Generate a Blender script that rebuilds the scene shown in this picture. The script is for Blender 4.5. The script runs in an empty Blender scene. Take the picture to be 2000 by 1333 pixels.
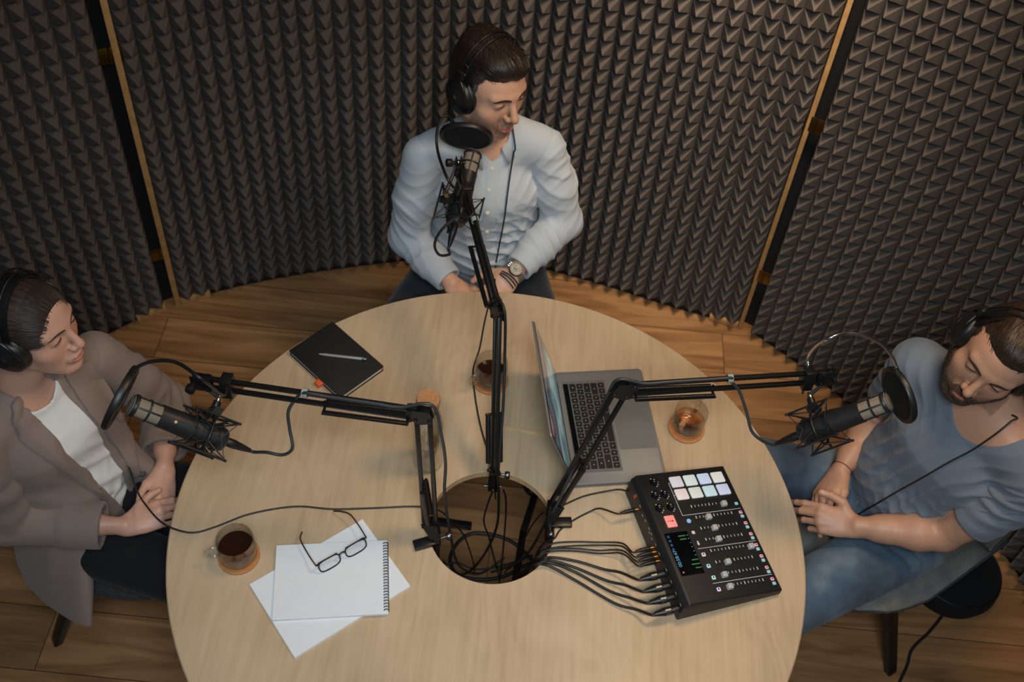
import bpy, bmesh, math, random
import numpy as np
from mathutils import Vector, Matrix

# ------------------------------------------------------------------ camera, world, lights, exposure
SC = bpy.context.scene
COL = SC.collection
FPX, PITCH, ROLL = 2031.8, 0.8840, 0.1013          # focal length in pixels of a 2000 px wide frame
CAMP = Vector((0.004, -1.2357, 2.959))
_F = Vector((0, math.cos(PITCH), -math.sin(PITCH)))
_U0 = Vector((1, 0, 0)).cross(_F)
_R = math.cos(ROLL) * Vector((1, 0, 0)) + math.sin(ROLL) * _U0
_U = -math.sin(ROLL) * Vector((1, 0, 0)) + math.cos(ROLL) * _U0
cam_d = bpy.data.cameras.new('camera')
cam = bpy.data.objects.new('camera', cam_d); COL.objects.link(cam)
cam_d.sensor_width = 36.0
cam_d.lens = FPX * 36.0 / 2000.0
cam_d.clip_start = 0.05
cam_d.dof.use_dof = True
cam_d.dof.focus_distance = 2.22
cam_d.dof.aperture_fstop = 5.0
cam.matrix_world = Matrix(((_R.x, _U.x, -_F.x, CAMP.x), (_R.y, _U.y, -_F.y, CAMP.y), (_R.z, _U.z, -_F.z, CAMP.z), (0, 0, 0, 1)))
SC.camera = cam

W = bpy.data.worlds.new('world'); SC.world = W; W.use_nodes = True
_bg = W.node_tree.nodes['Background']
_bg.inputs[0].default_value = (0.62, 0.66, 0.74, 1); _bg.inputs[1].default_value = 0.075

def area(name, loc, target, size, power, color, size_y=None, spread=180):
    l = bpy.data.lights.new(name, 'AREA'); l.energy = power; l.color = color
    l.size = size
    l.spread = math.radians(spread)
    if size_y: l.shape = 'RECTANGLE'; l.size_y = size_y
    o = bpy.data.objects.new(name, l); COL.objects.link(o); o.location = loc
    d = Vector(target) - Vector(loc)
    o.rotation_euler = d.to_track_quat('-Z', 'Y').to_euler()
    return o
area('ceiling_light_warm', (0.85, 0.35, 3.0), (0.35, 1.0, 0.8), 0.5, 20, (1.0, 0.68, 0.40))
area('camera_side_fill', (0.15, -1.5, 3.4), (0.1, 0.1, 0.75), 0.9, 13.2, (0.80, 0.92, 1.0), spread=85)  # cool fill added near the camera, narrowed towards the table and its hole
area('wall_wash_fill', (0.55, 0.75, 3.0), (0.55, 1.62, 0.95), 0.35, 4.5, (1.0, 0.80, 0.60), spread=52)  # added lamp without a fixture, lifts the right part of the back wall
SC.view_settings.view_transform = 'Standard'
SC.view_settings.look = 'None'
SC.view_settings.exposure = 0.06
SC.view_settings.gamma = 1.0
SC.view_settings.use_curve_mapping = False
SC.cycles.use_denoising = True

# ------------------------------------------------------------------ photo-pixel helpers (surveying: give a pixel and a height, get the place)
def ray(px, py): return _F * FPX + (px - 1000.0) * _R - (py - 666.5) * _U
def atz(px, py, z):
    d = ray(px, py); return CAMP + d * ((z - CAMP.z) / d.z)
def aty(px, py, y):
    d = ray(px, py); return CAMP + d * ((y - CAMP.y) / d.y)
def atd(px, py, dist):
    d = ray(px, py).normalized(); return CAMP + d * dist
V = Vector
TZ = 0.75                                            # height of the table top
# ------------------------------------------------------------------ materials
def srgb(r, g, b):
    f = lambda c: (c / 255 / 12.92) if c / 255 <= 0.04045 else ((c / 255 + 0.055) / 1.055) ** 2.4
    return (f(r), f(g), f(b), 1.0)
class NT:
    def __init__(s, name):
        s.m = bpy.data.materials.new(name); s.m.use_nodes = True
        s.t = s.m.node_tree; s.b = s.t.nodes['Principled BSDF']; s.out = s.t.nodes['Material Output']
    def n(s, typ, **kw):
        x = s.t.nodes.new('ShaderNode' + typ)
        for k, v in kw.items():
            if hasattr(x, k): setattr(x, k, v)
            else: x.inputs[k.replace('_', ' ')].default_value = v
        return x
    def l(s, a, ai, b, bi): s.t.links.new(a.outputs[ai], b.inputs[bi])
    def coord(s, scale=(1, 1, 1), rot=(0, 0, 0), out='Object'):
        tc = s.n('TexCoord'); mp = s.n('Mapping'); mp.inputs['Scale'].default_value = scale; mp.inputs['Rotation'].default_value = rot
        s.l(tc, out, mp, 0); return mp
    def ramp(s, stops):
        r = s.n('ValToRGB'); e = r.color_ramp.elements
        e[0].position, e[0].color = stops[0]; e[1].position, e[1].color = stops[1]
        for p, c in stops[2:]:
            x = e.new(p); x.color = c
        return r
    def set(s, **kw):
        for k, v in kw.items(): s.b.inputs[k.replace('_', ' ')].default_value = v
        return s
def mat(name, col, rough=0.5, metal=0.0, var=0.06, scale=40, bump=0.0, bscale=300, **kw):
    """principled material with slight procedural variation of colour and optional fine bump"""
    N = NT(name); N.set(Roughness=rough, Metallic=metal, **kw)
    mp = N.coord()
    no = N.n('TexNoise'); no.inputs['Scale'].default_value = scale; no.inputs['Detail'].default_value = 3
    N.l(mp, 0, no, 0)
    a = tuple(c * (1 - var) for c in col[:3]) + (1,); b = tuple(min(1, c * (1 + var)) for c in col[:3]) + (1,)
    r = N.ramp([(0.3, a), (0.7, b)]); N.l(no, 0, r, 0); N.l(r, 0, N.b, 'Base Color')
    if bump:
        n2 = N.n('TexNoise'); n2.inputs['Scale'].default_value = bscale; n2.inputs['Detail'].default_value = 2
        N.l(mp, 0, n2, 0); bp = N.n('Bump'); bp.inputs['Strength'].default_value = bump; bp.inputs['Distance'].default_value = 0.002
        N.l(n2, 0, bp, 'Height'); N.l(bp, 0, N.b, 'Normal')
    return N.m
def glow(name, col, strength):
    N = NT(name); N.set(Base_Color=col, Roughness=0.4, Emission_Color=col, Emission_Strength=strength)
    return N.m
def glassm(name, col=(1, 1, 1, 1), rough=0.0, ior=1.45):
    N = NT(name); N.set(Base_Color=col, Roughness=rough, IOR=ior, Transmission_Weight=1.0); return N.m

M = {}
M['black_metal'] = mat('black painted metal', srgb(22, 21, 21), 0.34, 0.0, bump=0.02)
M['black_plastic'] = mat('black plastic', srgb(24, 24, 24), 0.42)
M['dark_rubber'] = mat('cable rubber', srgb(30, 30, 31), 0.5)
M['grey_cable'] = mat('grey cable rubber', srgb(52, 54, 56), 0.42)
M['chrome'] = mat('bright metal', srgb(205, 203, 200), 0.22, 1.0)
M['gunmetal'] = mat('grey metal', srgb(120, 122, 124), 0.35, 1.0)
M['gold'] = mat('gold plated metal', srgb(170, 132, 74), 0.3, 1.0)
M['brass'] = mat('aged brass', srgb(120, 100, 52), 0.4, 1.0)
M['black_foam'] = mat('black foam', srgb(14, 14, 14), 0.95, bump=0.3, bscale=900)
M['leatherette'] = mat('black leatherette', srgb(20, 20, 21), 0.45, bump=0.15, bscale=500)
M['clip'] = mat('pale grey plastic clip', srgb(150, 158, 155), 0.4)

# ------------------------------------------------------------------ object helpers
def setp(o, label=None, cat=None, group=None, kind=None):
    if label: o['label'] = label
    if cat: o['category'] = cat
    if group: o['group'] = group
    if kind: o['kind'] = kind
    return o
def thing(name, loc, label, cat, group=None, rz=0.0):
    o = bpy.data.objects.new(name, None); COL.objects.link(o); o.empty_display_size = 0.05
    o.location = loc; o.rotation_euler = (0, 0, rz)
    return setp(o, label, cat, group)
def world_of(o):
    m = o.matrix_basis.copy(); p = o.parent
    while p is not None:
        m = p.matrix_basis @ m; p = p.parent
    return m
def link_mesh(name, me, m, parent=None, label=None, world=True, smooth=40):
    """link a mesh as one object; its vertices are in world space and are moved into the parent's frame"""
    if m is not None and not me.materials: me.materials.append(m)
    o = bpy.data.objects.new(name, me); COL.objects.link(o)
    if parent is not None:
        o.parent = parent
        if world: me.transform(world_of(parent).inverted())
    if smooth is not None:
        for p in me.polygons: p.use_smooth = True
        if smooth < 180: me.set_sharp_from_angle(angle=math.radians(smooth))
    if label: o['label'] = label
    return o
def origin_to(o, p):
    """move a top-level mesh's origin to p"""
    p = Vector(p); o.data.transform(Matrix.Translation(-p)); o.location = p; return o

def frame_z(z, hint=(0, 0, 1)):
    z = Vector(z).normalized(); h = Vector(hint)
    if abs(z.dot(h)) > 0.98: h = Vector((1, 0, 0)) if abs(z.x) < 0.9 else Vector((0, 1, 0))
    x = h.cross(z).normalized(); y = z.cross(x)
    return Matrix((x, y, z)).transposed()
def xf(loc=(0, 0, 0), rot=None):
    m = Matrix.Translation(Vector(loc))
    return m @ rot.to_4x4() if rot is not None else m
def rz(a): return Matrix.Rotation(a, 3, 'Z')

class MB:
    def __init__(s): s.v = []; s.f = []; s.mi = []; s.cur = 0
    def add(s, vs, fs, m=None):
        b = len(s.v)
        s.v += [tuple(m @ Vector(v)) if m is not None else tuple(v) for v in vs]
        s.f += [tuple(i + b for i in f) for f in fs]; s.mi += [s.cur] * len(fs); return s
    def bm(s, bm, m=None):
        bm.verts.index_update()
        s.add([v.co[:] for v in bm.verts], [[v.index for v in f.verts] for f in bm.faces], m); bm.free(); return s
    def box(s, c, size, rot=None, bev=0.0, seg=2):
        b = bmesh.new(); bmesh.ops.create_cube(b, size=1.0)
        for v in b.verts: v.co = Vector((v.co.x * size[0], v.co.y * size[1], v.co.z * size[2]))
        if bev: bmesh.ops.bevel(b, geom=b.edges[:], offset=bev, segments=seg, profile=0.5, affect='EDGES')
        return s.bm(b, xf(c, rot))
    def tube(s, pts, r, n=10, cap=True, closed=False, flat=None):
        """swept tube; r one radius or one per point; flat=(a,b) scales the section"""
        P = [Vector(p) for p in pts]; k = len(P); rr = r if isinstance(r, (list, tuple)) else [r] * k
        T = []
        for i in range(k):
            a = P[(i - 1) % k] if (closed or i) else P[0]; b = P[(i + 1) % k] if (closed or i < k - 1) else P[-1]
            T.append((b - a).normalized())
        X = frame_z(T[0]).col[0].copy(); vs = []; fs = []
        for i in range(k):
            X = (X - T[i] * X.dot(T[i])).normalized(); Y = T[i].cross(X)
            for j in range(n):
                a = 2 * math.pi * j / n; ca, sa = math.cos(a), math.sin(a)
                if flat: ca *= flat[0]; sa *= flat[1]
                vs.append(P[i] + (X * ca + Y * sa) * rr[i])
        m = k if closed else k - 1
        for i in range(m):
            for j in range(n):
                a = i * n + j; b = i * n + (j + 1) % n; c = ((i + 1) % k) * n + (j + 1) % n; d = ((i + 1) % k) * n + j
                fs.append((a, b, c, d))
        if cap and not closed:
            fs.append(tuple(range(n))[::-1]); fs.append(tuple((k - 1) * n + j for j in range(n)))
        return s.add(vs, fs)
    def cyl(s, a, b, r, n=20, r2=None): return s.tube([a, b], [r, r if r2 is None else r2], n)
    def lathe(s, prof, m=None, n=32, close=False):
        """profile of (radius, height) turned about z"""
        vs = []; fs = []; k = len(prof); ring = []
        for r, z in prof:
            if r < 1e-6: ring.append([len(vs)]); vs.append((0, 0, z))
            else:
                ring.append(list(range(len(vs), len(vs) + n)))
                vs += [(r * math.cos(2 * math.pi * j / n), r * math.sin(2 * math.pi * j / n), z) for j in range(n)]
        seq = list(range(k - 1)) + ([k - 1] if close else [])
        for i in seq:
            A = ring[i]; B = ring[(i + 1) % k]
            for j in range(n):
                a, b = A[j % len(A)], A[(j + 1) % len(A)]; c, d = B[(j + 1) % len(B)], B[j % len(B)]
                f = []
                for q in (a, b, c, d):
                    if q not in f: f.append(q)
                if len(f) > 2: fs.append(tuple(f))
        return s.add(vs, fs, m)
    def sphere(s, c, r, n=16, sc=(1, 1, 1), rot=None):
        b = bmesh.new(); bmesh.ops.create_uvsphere(b, u_segments=n, v_segments=max(6, n // 2), radius=r)
        for v in b.verts: v.co = Vector((v.co.x * sc[0], v.co.y * sc[1], v.co.z * sc[2]))
        return s.bm(b, xf(c, rot))
    def torus(s, c, R, r, axis=(0, 0, 1), n=40, k=10, arc=None):
        fr = frame_z(axis); c = Vector(c)
        if arc is None:
            return s.tube([c + fr @ Vector((R * math.cos(2 * math.pi * i / n), R * math.sin(2 * math.pi * i / n), 0)) for i in range(n)], r, k, closed=True)
        a0, a1 = arc
        return s.tube([c + fr @ Vector((R * math.cos(a0 + (a1 - a0) * i / n), R * math.sin(a0 + (a1 - a0) * i / n), 0)) for i in range(n + 1)], r, k)
    def prism(s, poly, z0, z1, m=None, bev=0.0):
        """extruded 2D outline"""
        b = bmesh.new(); vs = [b.verts.new((x, y, z0)) for x, y in poly]
        f = b.faces.new(vs); g = bmesh.ops.extrude_face_region(b, geom=[f])
        for v in g['geom']:
            if isinstance(v, bmesh.types.BMVert): v.co.z = z1
        bmesh.ops.recalc_face_normals(b, faces=b.faces[:])
        if bev:
            es = [e for e in b.edges if abs(e.verts[0].co.z - e.verts[1].co.z) < 1e-6]
            bmesh.ops.bevel(b, geom=es, offset=bev, segments=2, profile=0.5, affect='EDGES')
        return s.bm(b, m)
    def mesh(s, name):
        me = bpy.data.meshes.new(name); me.from_pydata(s.v, [], s.f)
        if any(s.mi): me.polygons.foreach_set('material_index', s.mi)
        me.update(); return me
    def build(s, name, m, parent=None, label=None, world=True, smooth=40):
        me = s.mesh(name)
        if isinstance(m, (list, tuple)):
            for x in m: me.materials.append(x)
        b = bmesh.new(); b.from_mesh(me); bmesh.ops.recalc_face_normals(b, faces=b.faces[:]); b.to_mesh(me); b.free()
        return link_mesh(name, me, m if not isinstance(m, (list, tuple)) else None, parent, label, world, smooth)
def rrect(w, h, r, n=6):
    P = []
    for cx, cy, a0 in ((w / 2 - r, h / 2 - r, 0), (-w / 2 + r, h / 2 - r, 90), (-w / 2 + r, -h / 2 + r, 180), (w / 2 - r, -h / 2 + r, 270)):
        for i in range(n + 1):
            a = math.radians(a0 + 90 * i / n); P.append((cx + r * math.cos(a), cy + r * math.sin(a)))
    return P
def spline(pts, n=8, closed=False):
    """Catmull-Rom through the points"""
    P = [Vector(p) for p in pts]; out = []; k = len(P)
    for i in range(k if closed else k - 1):
        if closed: a, b, c, d = P[i - 1], P[i], P[(i + 1) % k], P[(i + 2) % k]
        else: a, b, c, d = P[max(i - 1, 0)], P[i], P[i + 1], P[min(i + 2, k - 1)]
        for j in range(n):
            t = j / n
            out.append(0.5 * ((2 * b) + (c - a) * t + (2 * a - 5 * b + 4 * c - d) * t * t + (3 * b - a - 3 * c + d) * t ** 3))
    if not closed: out.append(P[-1])
    return out
def helix(a, b, R, turns, n=10):
    a, b = Vector(a), Vector(b); fr = frame_z(b - a); L = (b - a).length; k = int(turns * n)
    return [a + fr @ Vector((R * math.cos(2 * math.pi * i / n), R * math.sin(2 * math.pi * i / n), L * i / k)) for i in range(k + 1)]
def dup(o, parent=None):
    """copy of a thing with copies of its parts and sub-parts"""
    c = o.copy(); COL.objects.link(c); c.parent = parent
    for ch in list(o.children): dup(ch, c)
    return c
# ------------------------------------------------------------------ the room
def wood_floor():
    N = NT('floor laminate'); N.set(Roughness=0.42)
    mp = N.coord()
    br = N.n('TexBrick'); br.offset = 0.37; br.inputs['Scale'].default_value = 1.0
    br.inputs['Brick Width'].default_value = 1.25; br.inputs['Row Height'].default_value = 0.19
    br.inputs['Mortar Size'].default_value = 0.0012; br.inputs['Color1'].default_value = (0, 0, 0, 1); br.inputs['Color2'].default_value = (1, 1, 1, 1)
    br.inputs['Mortar'].default_value = (0.5, 0.5, 0.5, 1); N.l(mp, 0, br, 0)
    m2 = N.coord(scale=(1.6, 16, 1)); ad = N.n('VectorMath', operation='ADD'); N.l(m2, 0, ad, 0)
    sc = N.n('VectorMath', operation='SCALE'); sc.inputs[3].default_value = 7.0; N.l(br, 'Color', sc, 0); N.l(sc, 0, ad, 1)
    no = N.n('TexNoise'); no.inputs['Scale'].default_value = 1.0; no.inputs['Detail'].default_value = 6; no.inputs['Distortion'].default_value = 1.6; N.l(ad, 0, no, 0)
    rp = N.ramp([(0.28, srgb(124, 87, 55)), (0.74, srgb(190, 143, 97)), (0.5, srgb(158, 116, 75))]); N.l(no, 0, rp, 0)
    hs = N.n('HueSaturation'); N.l(rp, 0, hs, 'Color')
    mr = N.n('MapRange'); mr.inputs['To Min'].default_value = 0.82; mr.inputs['To Max'].default_value = 1.15; N.l(br, 'Color', mr, 0); N.l(mr, 0, hs, 'Value')
    mx = N.n('Mix', data_type='RGBA'); N.l(br, 'Fac', mx, 0); N.l(hs, 0, mx, 6); mx.inputs[7].default_value = srgb(52, 34, 20); N.l(mx, 2, N.b, 'Base Color')
    bp = N.n('Bump'); bp.inputs['Strength'].default_value = 0.12; bp.inputs['Distance'].default_value = 0.002; N.l(no, 0, bp, 'Height'); N.l(bp, 0, N.b, 'Normal')
    return N.m
M['floor'] = wood_floor()
MB().box((0, 0.0, -0.03), (5.2, 4.6, 0.06)).build('floor', M['floor'])['kind'] = 'structure'

M['foam'] = mat('charcoal acoustic foam', srgb(83, 76, 71), 0.92, var=0.12, scale=9, bump=0.35, bscale=700)
M['backing'] = mat('dark fibre backing', srgb(12, 11, 11), 0.9)
M['ply'] = mat('bare plywood edge', srgb(176, 138, 88), 0.6, var=0.16, scale=30)
WALL_H = 2.1
PITCHF = 0.0525

def resample(pts, step):
    P = [Vector((p[0], p[1], 0)) for p in spline([(x, y, 0) for x, y in pts], 24)]
    L = [0]
    for a, b in zip(P, P[1:]): L.append(L[-1] + (b - a).length)
    n = max(1, round(L[-1] / step)); out = []
    for i in range(n + 1):
        t = L[-1] * i / n; k = 0
        while k < len(L) - 2 and L[k + 1] < t: k += 1
        u = (t - L[k]) / (L[k + 1] - L[k]); out.append(P[k].lerp(P[k + 1], u))
    return out
def foam_wall(name, pts, z0=0.03, h=WALL_H, depth=0.058):
    """backing board along a footprint, with one layer of pyramid foam on its room side (left of travel direction is the outside)"""
    P = resample(pts, PITCHF); n = len(P) - 1
    rows = int(h / PITCHF); Nn = []
    for i in range(n + 1):
        t = (P[min(i + 1, n)] - P[max(i - 1, 0)]).normalized(); Nn.append(Vector((t.y, -t.x, 0)))
    mb = MB(); vs = []; fs = []
    def bp(i, j): return P[i] + Vector((0, 0, z0 + j * PITCHF))
    S = 4                                                # sub-rings per pyramid give the slightly dished faces and blunt tip
    for i in range(n):
        nn = (Nn[i] + Nn[i + 1]).normalized()
        for j in range(rows):
            q = [bp(i, j), bp(i + 1, j), bp(i + 1, j + 1), bp(i, j + 1)]; c = sum(q, Vector()) / 4
            prev = None
            for s in range(S + 1):
                u = s / S; sc = 1 - u * 0.95; hh = depth * (0.16 + 0.84 * (u * 0.8 + 0.2 * u * u)) if s else depth * 0.10
                ring = [len(vs) + k for k in range(4)]
                vs += [c + (p - c) * sc + nn * hh for p in q]
                if prev:
                    for k in range(4): fs.append((prev[k], prev[(k + 1) % 4], ring[(k + 1) % 4], ring[k]))
                prev = ring
            fs.append(tuple(prev))
    mb.add(vs, fs)
    w = mb.build(name, M['foam'], smooth=None); w['kind'] = 'structure'
    b = MB(); vs = []; fs = []
    for i in range(n + 1):
        for o_, z in ((-0.014, 0.0), (0.006, 0.0), (0.006, z0 + rows * PITCHF + 0.01), (-0.014, z0 + rows * PITCHF + 0.01)):
            vs.append(P[i] + Nn[i] * o_ + Vector((0, 0, z)))
    for i in range(n):
        for k in range(4): fs.append((i * 4 + k, i * 4 + (k + 1) % 4, i * 4 + 4 + (k + 1) % 4, i * 4 + 4 + k))
    fs += [(3, 2, 1, 0), tuple(n * 4 + k for k in range(4))]
    b.add(vs, fs); b.build('backing_board', M['backing'], w)
    return w, P, Nn
# footprints surveyed on the floor, walked so that the room lies on the right-hand side
L_END, C_BEG = (-1.284, 1.190), (-1.232, 1.222)
C_END, R_BEG = (0.850, 1.385), (0.902, 1.358)
wl, Pl, Nl = foam_wall('wall_left', [(-1.98, 0.10), (-1.80, 0.55), (-1.55, 0.92), L_END])
wb, Pb, Nb = foam_wall('wall_back', [C_BEG, (-1.0, 1.345), (-0.72, 1.455), (-0.36, 1.56), (0.0, 1.585), (0.30, 1.53), (0.58, 1.45), C_END])
wr, Pr, Nr = foam_wall('wall_right', [R_BEG, (1.12, 1.175), (1.42, 0.86), (1.68, 0.50), (1.78, 0.05), (1.78, -0.5)])
# plywood end strips of the middle screen and the hinges that join the screens
def strip(name, p, nn, t, w=0.020, d=0.030):
    R3 = Matrix((t, nn, Vector((0, 0, 1)))).transposed()
    mb = MB().box(Vector((p[0], p[1], WALL_H / 2 + 0.005)) + nn * d * 0.25, (w, d, WALL_H + 0.01), R3, 0.0015)
    return setp(mb.build(name, M['ply']), kind='structure')
tb = (Pb[1] - Pb[0]).normalized(); te = (Pb[-1] - Pb[-2]).normalized()
s1 = strip('trim_1', Pb[0] - tb * 0.011, Nb[0], tb)
s2 = strip('trim_2', Pb[-1] + te * 0.010, Nb[-1], te, 0.016)
def hinge(s, p, q, nn, z):
    p, q = Vector((p[0], p[1], z)), Vector((q[0], q[1], z)); t = (q - p).normalized(); R3 = Matrix((t, nn, Vector((0, 0, 1)))).transposed()
    mb = MB().box((p + q) / 2 + nn * 0.018, ((q - p).length + 0.012, 0.003, 0.055), R3, 0.001)
    mb.cyl((p + q) / 2 + nn * 0.021 + Vector((0, 0, -0.028)), (p + q) / 2 + nn * 0.021 + Vector((0, 0, 0.028)), 0.004, 10)
    mb.build('hinge', M['brass'], s, 'aged brass hinge')
for z in (1.10, 0.28): hinge(s1, Pl[-1], Pb[0], Nb[0], z)
for z in (0.98, 0.30): hinge(s2, Pb[-1], Pr[0], Nb[-1], z)
# near-black boards set behind the gaps stand in for the shade there
for nm, a, b, nn in (('trim_3', Pl[-1], Pb[0], Nb[0]), ('trim_4', Pb[-1], Pr[0], Nb[-1])):
    c = (a + b) / 2; t = (b - a).normalized(); R3 = Matrix((t, Vector((t.y, -t.x, 0)), Vector((0, 0, 1)))).transposed()
    setp(MB().box((c.x - nn.x * 0.03, c.y - nn.y * 0.03, WALL_H / 2), ((b - a).length + 0.05, 0.008, WALL_H), R3).build(nm, M['backing']), kind='structure')
# bare plywood feet showing under the ends of the foam
for nm, P, N_, i, t in (('trim_5', Pb, Nb, 0, tb), ('trim_6', Pl, Nl, -1, (Pl[-2] - Pl[-1]).normalized()), ('trim_7', Pb, Nb, -1, -te)):
    p = P[i]; R3 = Matrix((t, N_[i], Vector((0, 0, 1)))).transposed()
    R3 = R3 if R3.determinant() > 0 else Matrix((-t, N_[i], Vector((0, 0, 1)))).transposed()
    setp(MB().box(p + t * 0.055 + N_[i] * 0.012 + Vector((0, 0, 0.014)), (0.11, 0.022, 0.028), R3, 0.002).build(nm, M['ply']), kind='structure')
# the screens lean in a little towards the top
for o in list(COL.objects):
    if o.type == 'MESH' and (o.name.startswith(('wall_', 'trim_', 'backing_board', 'hinge'))):
        for v in o.data.vertices: v.co.x *= 1 - 0.0185 * v.co.z
# ------------------------------------------------------------------ the round table
TR, HR, TT = 0.754, 0.151, 0.022
def birch():
    N = NT('birch plywood'); N.set(Roughness=0.42, Coat_Weight=0.08, Coat_Roughness=0.3)
    mp = N.coord(scale=(3.2, 0.75, 1), rot=(0, 0, math.radians(6)))
    d = N.n('TexNoise'); d.inputs['Scale'].default_value = 1.5; d.inputs['Detail'].default_value = 2.5; d.inputs['Distortion'].default_value = 0.9; N.l(mp, 0, d, 0)
    mu = N.n('Math', operation='MULTIPLY'); mu.inputs[1].default_value = 11.0; N.l(d, 0, mu, 0)
    fr = N.n('Math', operation='SINE'); m3 = N.n('Math', operation='MULTIPLY'); m3.inputs[1].default_value = 6.283; N.l(mu, 0, m3, 0); N.l(m3, 0, fr, 0)
    m2 = N.coord(scale=(95, 4.5, 1), rot=(0, 0, math.radians(6))); f = N.n('TexNoise'); f.inputs['Scale'].default_value = 1.0; f.inputs['Detail'].default_value = 4; N.l(m2, 0, f, 0)
    b = N.n('TexNoise'); b.inputs['Scale'].default_value = 3.2; b.inputs['Detail'].default_value = 3; N.l(N.coord(), 0, b, 0)
    a1 = N.n('Math', operation='MULTIPLY_ADD'); N.l(fr, 0, a1, 0); a1.inputs[1].default_value = 0.035; a1.inputs[2].default_value = 0.0
    a2 = N.n('Math', operation='MULTIPLY_ADD'); N.l(f, 0, a2, 0); a2.inputs[1].default_value = 0.34; N.l(a1, 0, a2, 2)
    a3 = N.n('Math', operation='MULTIPLY_ADD'); N.l(b, 0, a3, 0); a3.inputs[1].default_value = 0.62; N.l(a2, 0, a3, 2)
    rp = N.ramp([(0.26, srgb(173, 147, 115)), (0.72, srgb(208, 182, 150)), (0.48, srgb(193, 167, 134))]); N.l(a3, 0, rp, 0); N.l(rp, 0, N.b, 'Base Color')
    bp = N.n('Bump'); bp.inputs['Strength'].default_value = 0.05; bp.inputs['Distance'].default_value = 0.001; N.l(f, 0, bp, 'Height'); N.l(bp, 0, N.b, 'Normal')
    return N.m
M['birch'] = birch()
M['birch_edge'] = mat('sanded plywood edge', srgb(206, 168, 122), 0.6, var=0.1, scale=60)
table = thing('round_table', (0, 0, 0), 'large round pale birch table with a cable hole cut in its centre', 'table')
mb = MB(); b = 0.003
mb.lathe([(HR, TZ - TT), (TR - b, TZ - TT), (TR, TZ - TT + b), (TR, TZ - b), (TR - b, TZ), (HR + 0.0015, TZ), (HR, TZ - 0.0015)], n=160, close=True)
tt = mb.build('tabletop', [M['birch'], M['birch_edge']], table, smooth=30)
for p in tt.data.polygons:
    if abs(p.normal.z) < 0.5: p.material_index = 1
for i, a in enumerate((38, 142, 218, 322)):
    ca, sa = math.cos(math.radians(a)), math.sin(math.radians(a)); R3 = rz(math.radians(a))
    mb = MB().box((0.44 * ca, 0.44 * sa, (TZ - TT) / 2), (0.03, 0.05, TZ - TT), R3, 0.003)
    mb.build('leg', M['black_metal'], table)
# floor rails of the frame, their ends show through the hole
def rail(p, q):
    a, b_ = atz(*p, 0.012), atz(*q, 0.012); d = (b_ - a); R3 = frame_z(d)
    MB().box((a + b_) / 2, (0.022, 0.022, d.length), R3, 0.002).build('floor_rail', M['black_metal'], table)
rail((1047, 962), (1022, 1040)); rail((1022, 1040), (1004, 1150)); rail((800, 1012), (921, 1029))
# ------------------------------------------------------------------ things on the table
def text_mesh(s, size, m, ext=0.0004):
    """flat lettering as mesh data (vertices in the xy plane, centred), transformed by m"""
    cu = bpy.data.curves.new('t', 'FONT'); cu.body = s; cu.size = size; cu.align_x = 'CENTER'; cu.align_y = 'CENTER'; cu.extrude = ext
    o = bpy.data.objects.new('t', cu); COL.objects.link(o); dg = bpy.context.evaluated_depsgraph_get(); dg.update()
    me = bpy.data.meshes.new_from_object(o.evaluated_get(dg)); vs = [m @ v.co for v in me.vertices]; fs = [tuple(p.vertices) for p in me.polygons]
    bpy.data.objects.remove(o); bpy.data.curves.remove(cu); bpy.data.meshes.remove(me)
    return vs, fs

# ---- laptop
M['alu'] = mat('space grey aluminium', srgb(128, 127, 124), 0.5, 0.35, var=0.02)
M['alu_pad'] = mat('trackpad glass', srgb(120, 120, 118), 0.45, 0.3, var=0.02)
M['key'] = mat('black key', srgb(20, 20, 22), 0.5)
M['legend'] = mat('white key legend', srgb(150, 150, 150), 0.5)
M['hinge_black'] = mat('black glass bezel', srgb(8, 8, 9), 0.12)
def screen_mat():
    N = NT('laptop wallpaper and reflection'); N.set(Roughness=0.15, Base_Color=(0.01, 0.01, 0.01, 1))
    mp = N.coord(scale=(1, 1, 1)); sx = N.n('SeparateXYZ'); N.l(mp, 0, sx, 0)
    no = N.n('TexNoise'); no.inputs['Scale'].default_value = 7; no.inputs['Detail'].default_value = 1; N.l(mp, 0, no, 0)
    ad = N.n('Math', operation='MULTIPLY_ADD'); N.l(no, 0, ad, 0); ad.inputs[1].default_value = 0.22; N.l(sx, 1, ad, 2)
    mr = N.n('MapRange'); mr.inputs['From Min'].default_value = 0.04; mr.inputs['From Max'].default_value = 0.36; N.l(ad, 0, mr, 0)
    rp = N.ramp([(0.0, srgb(40, 92, 104)), (1.0, srgb(178, 150, 138)), (0.16, srgb(150, 172, 166)), (0.26, srgb(58, 104, 112)), (0.36, srgb(96, 34, 52)), (0.46, srgb(70, 116, 120)), (0.54, srgb(84, 26, 44)), (0.66, srgb(160, 130, 122)), (0.8, srgb(190, 168, 156))])  # wallpaper bands, then pinkish greys painting a reflection on the upper screen
    N.l(mr, 0, rp, 0); N.l(rp, 0, N.b, 'Emission Color'); N.b.inputs['Emission Strength'].default_value = 0.55
    return N.m
M['screen'] = screen_mat()
la = 0.1881; e1 = V((math.cos(la), math.sin(la), 0)); e2 = V((math.sin(la), -math.cos(la), 0))
LO = V((0.1218, 0.4686, TZ)); LW, LD, LH = 0.3493, 0.2407, 0.0155
lap = thing('laptop', LO + e2 * LW / 2 + e1 * LD / 2, 'open grey laptop with black keys and a colourful screen', 'laptop')
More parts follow.
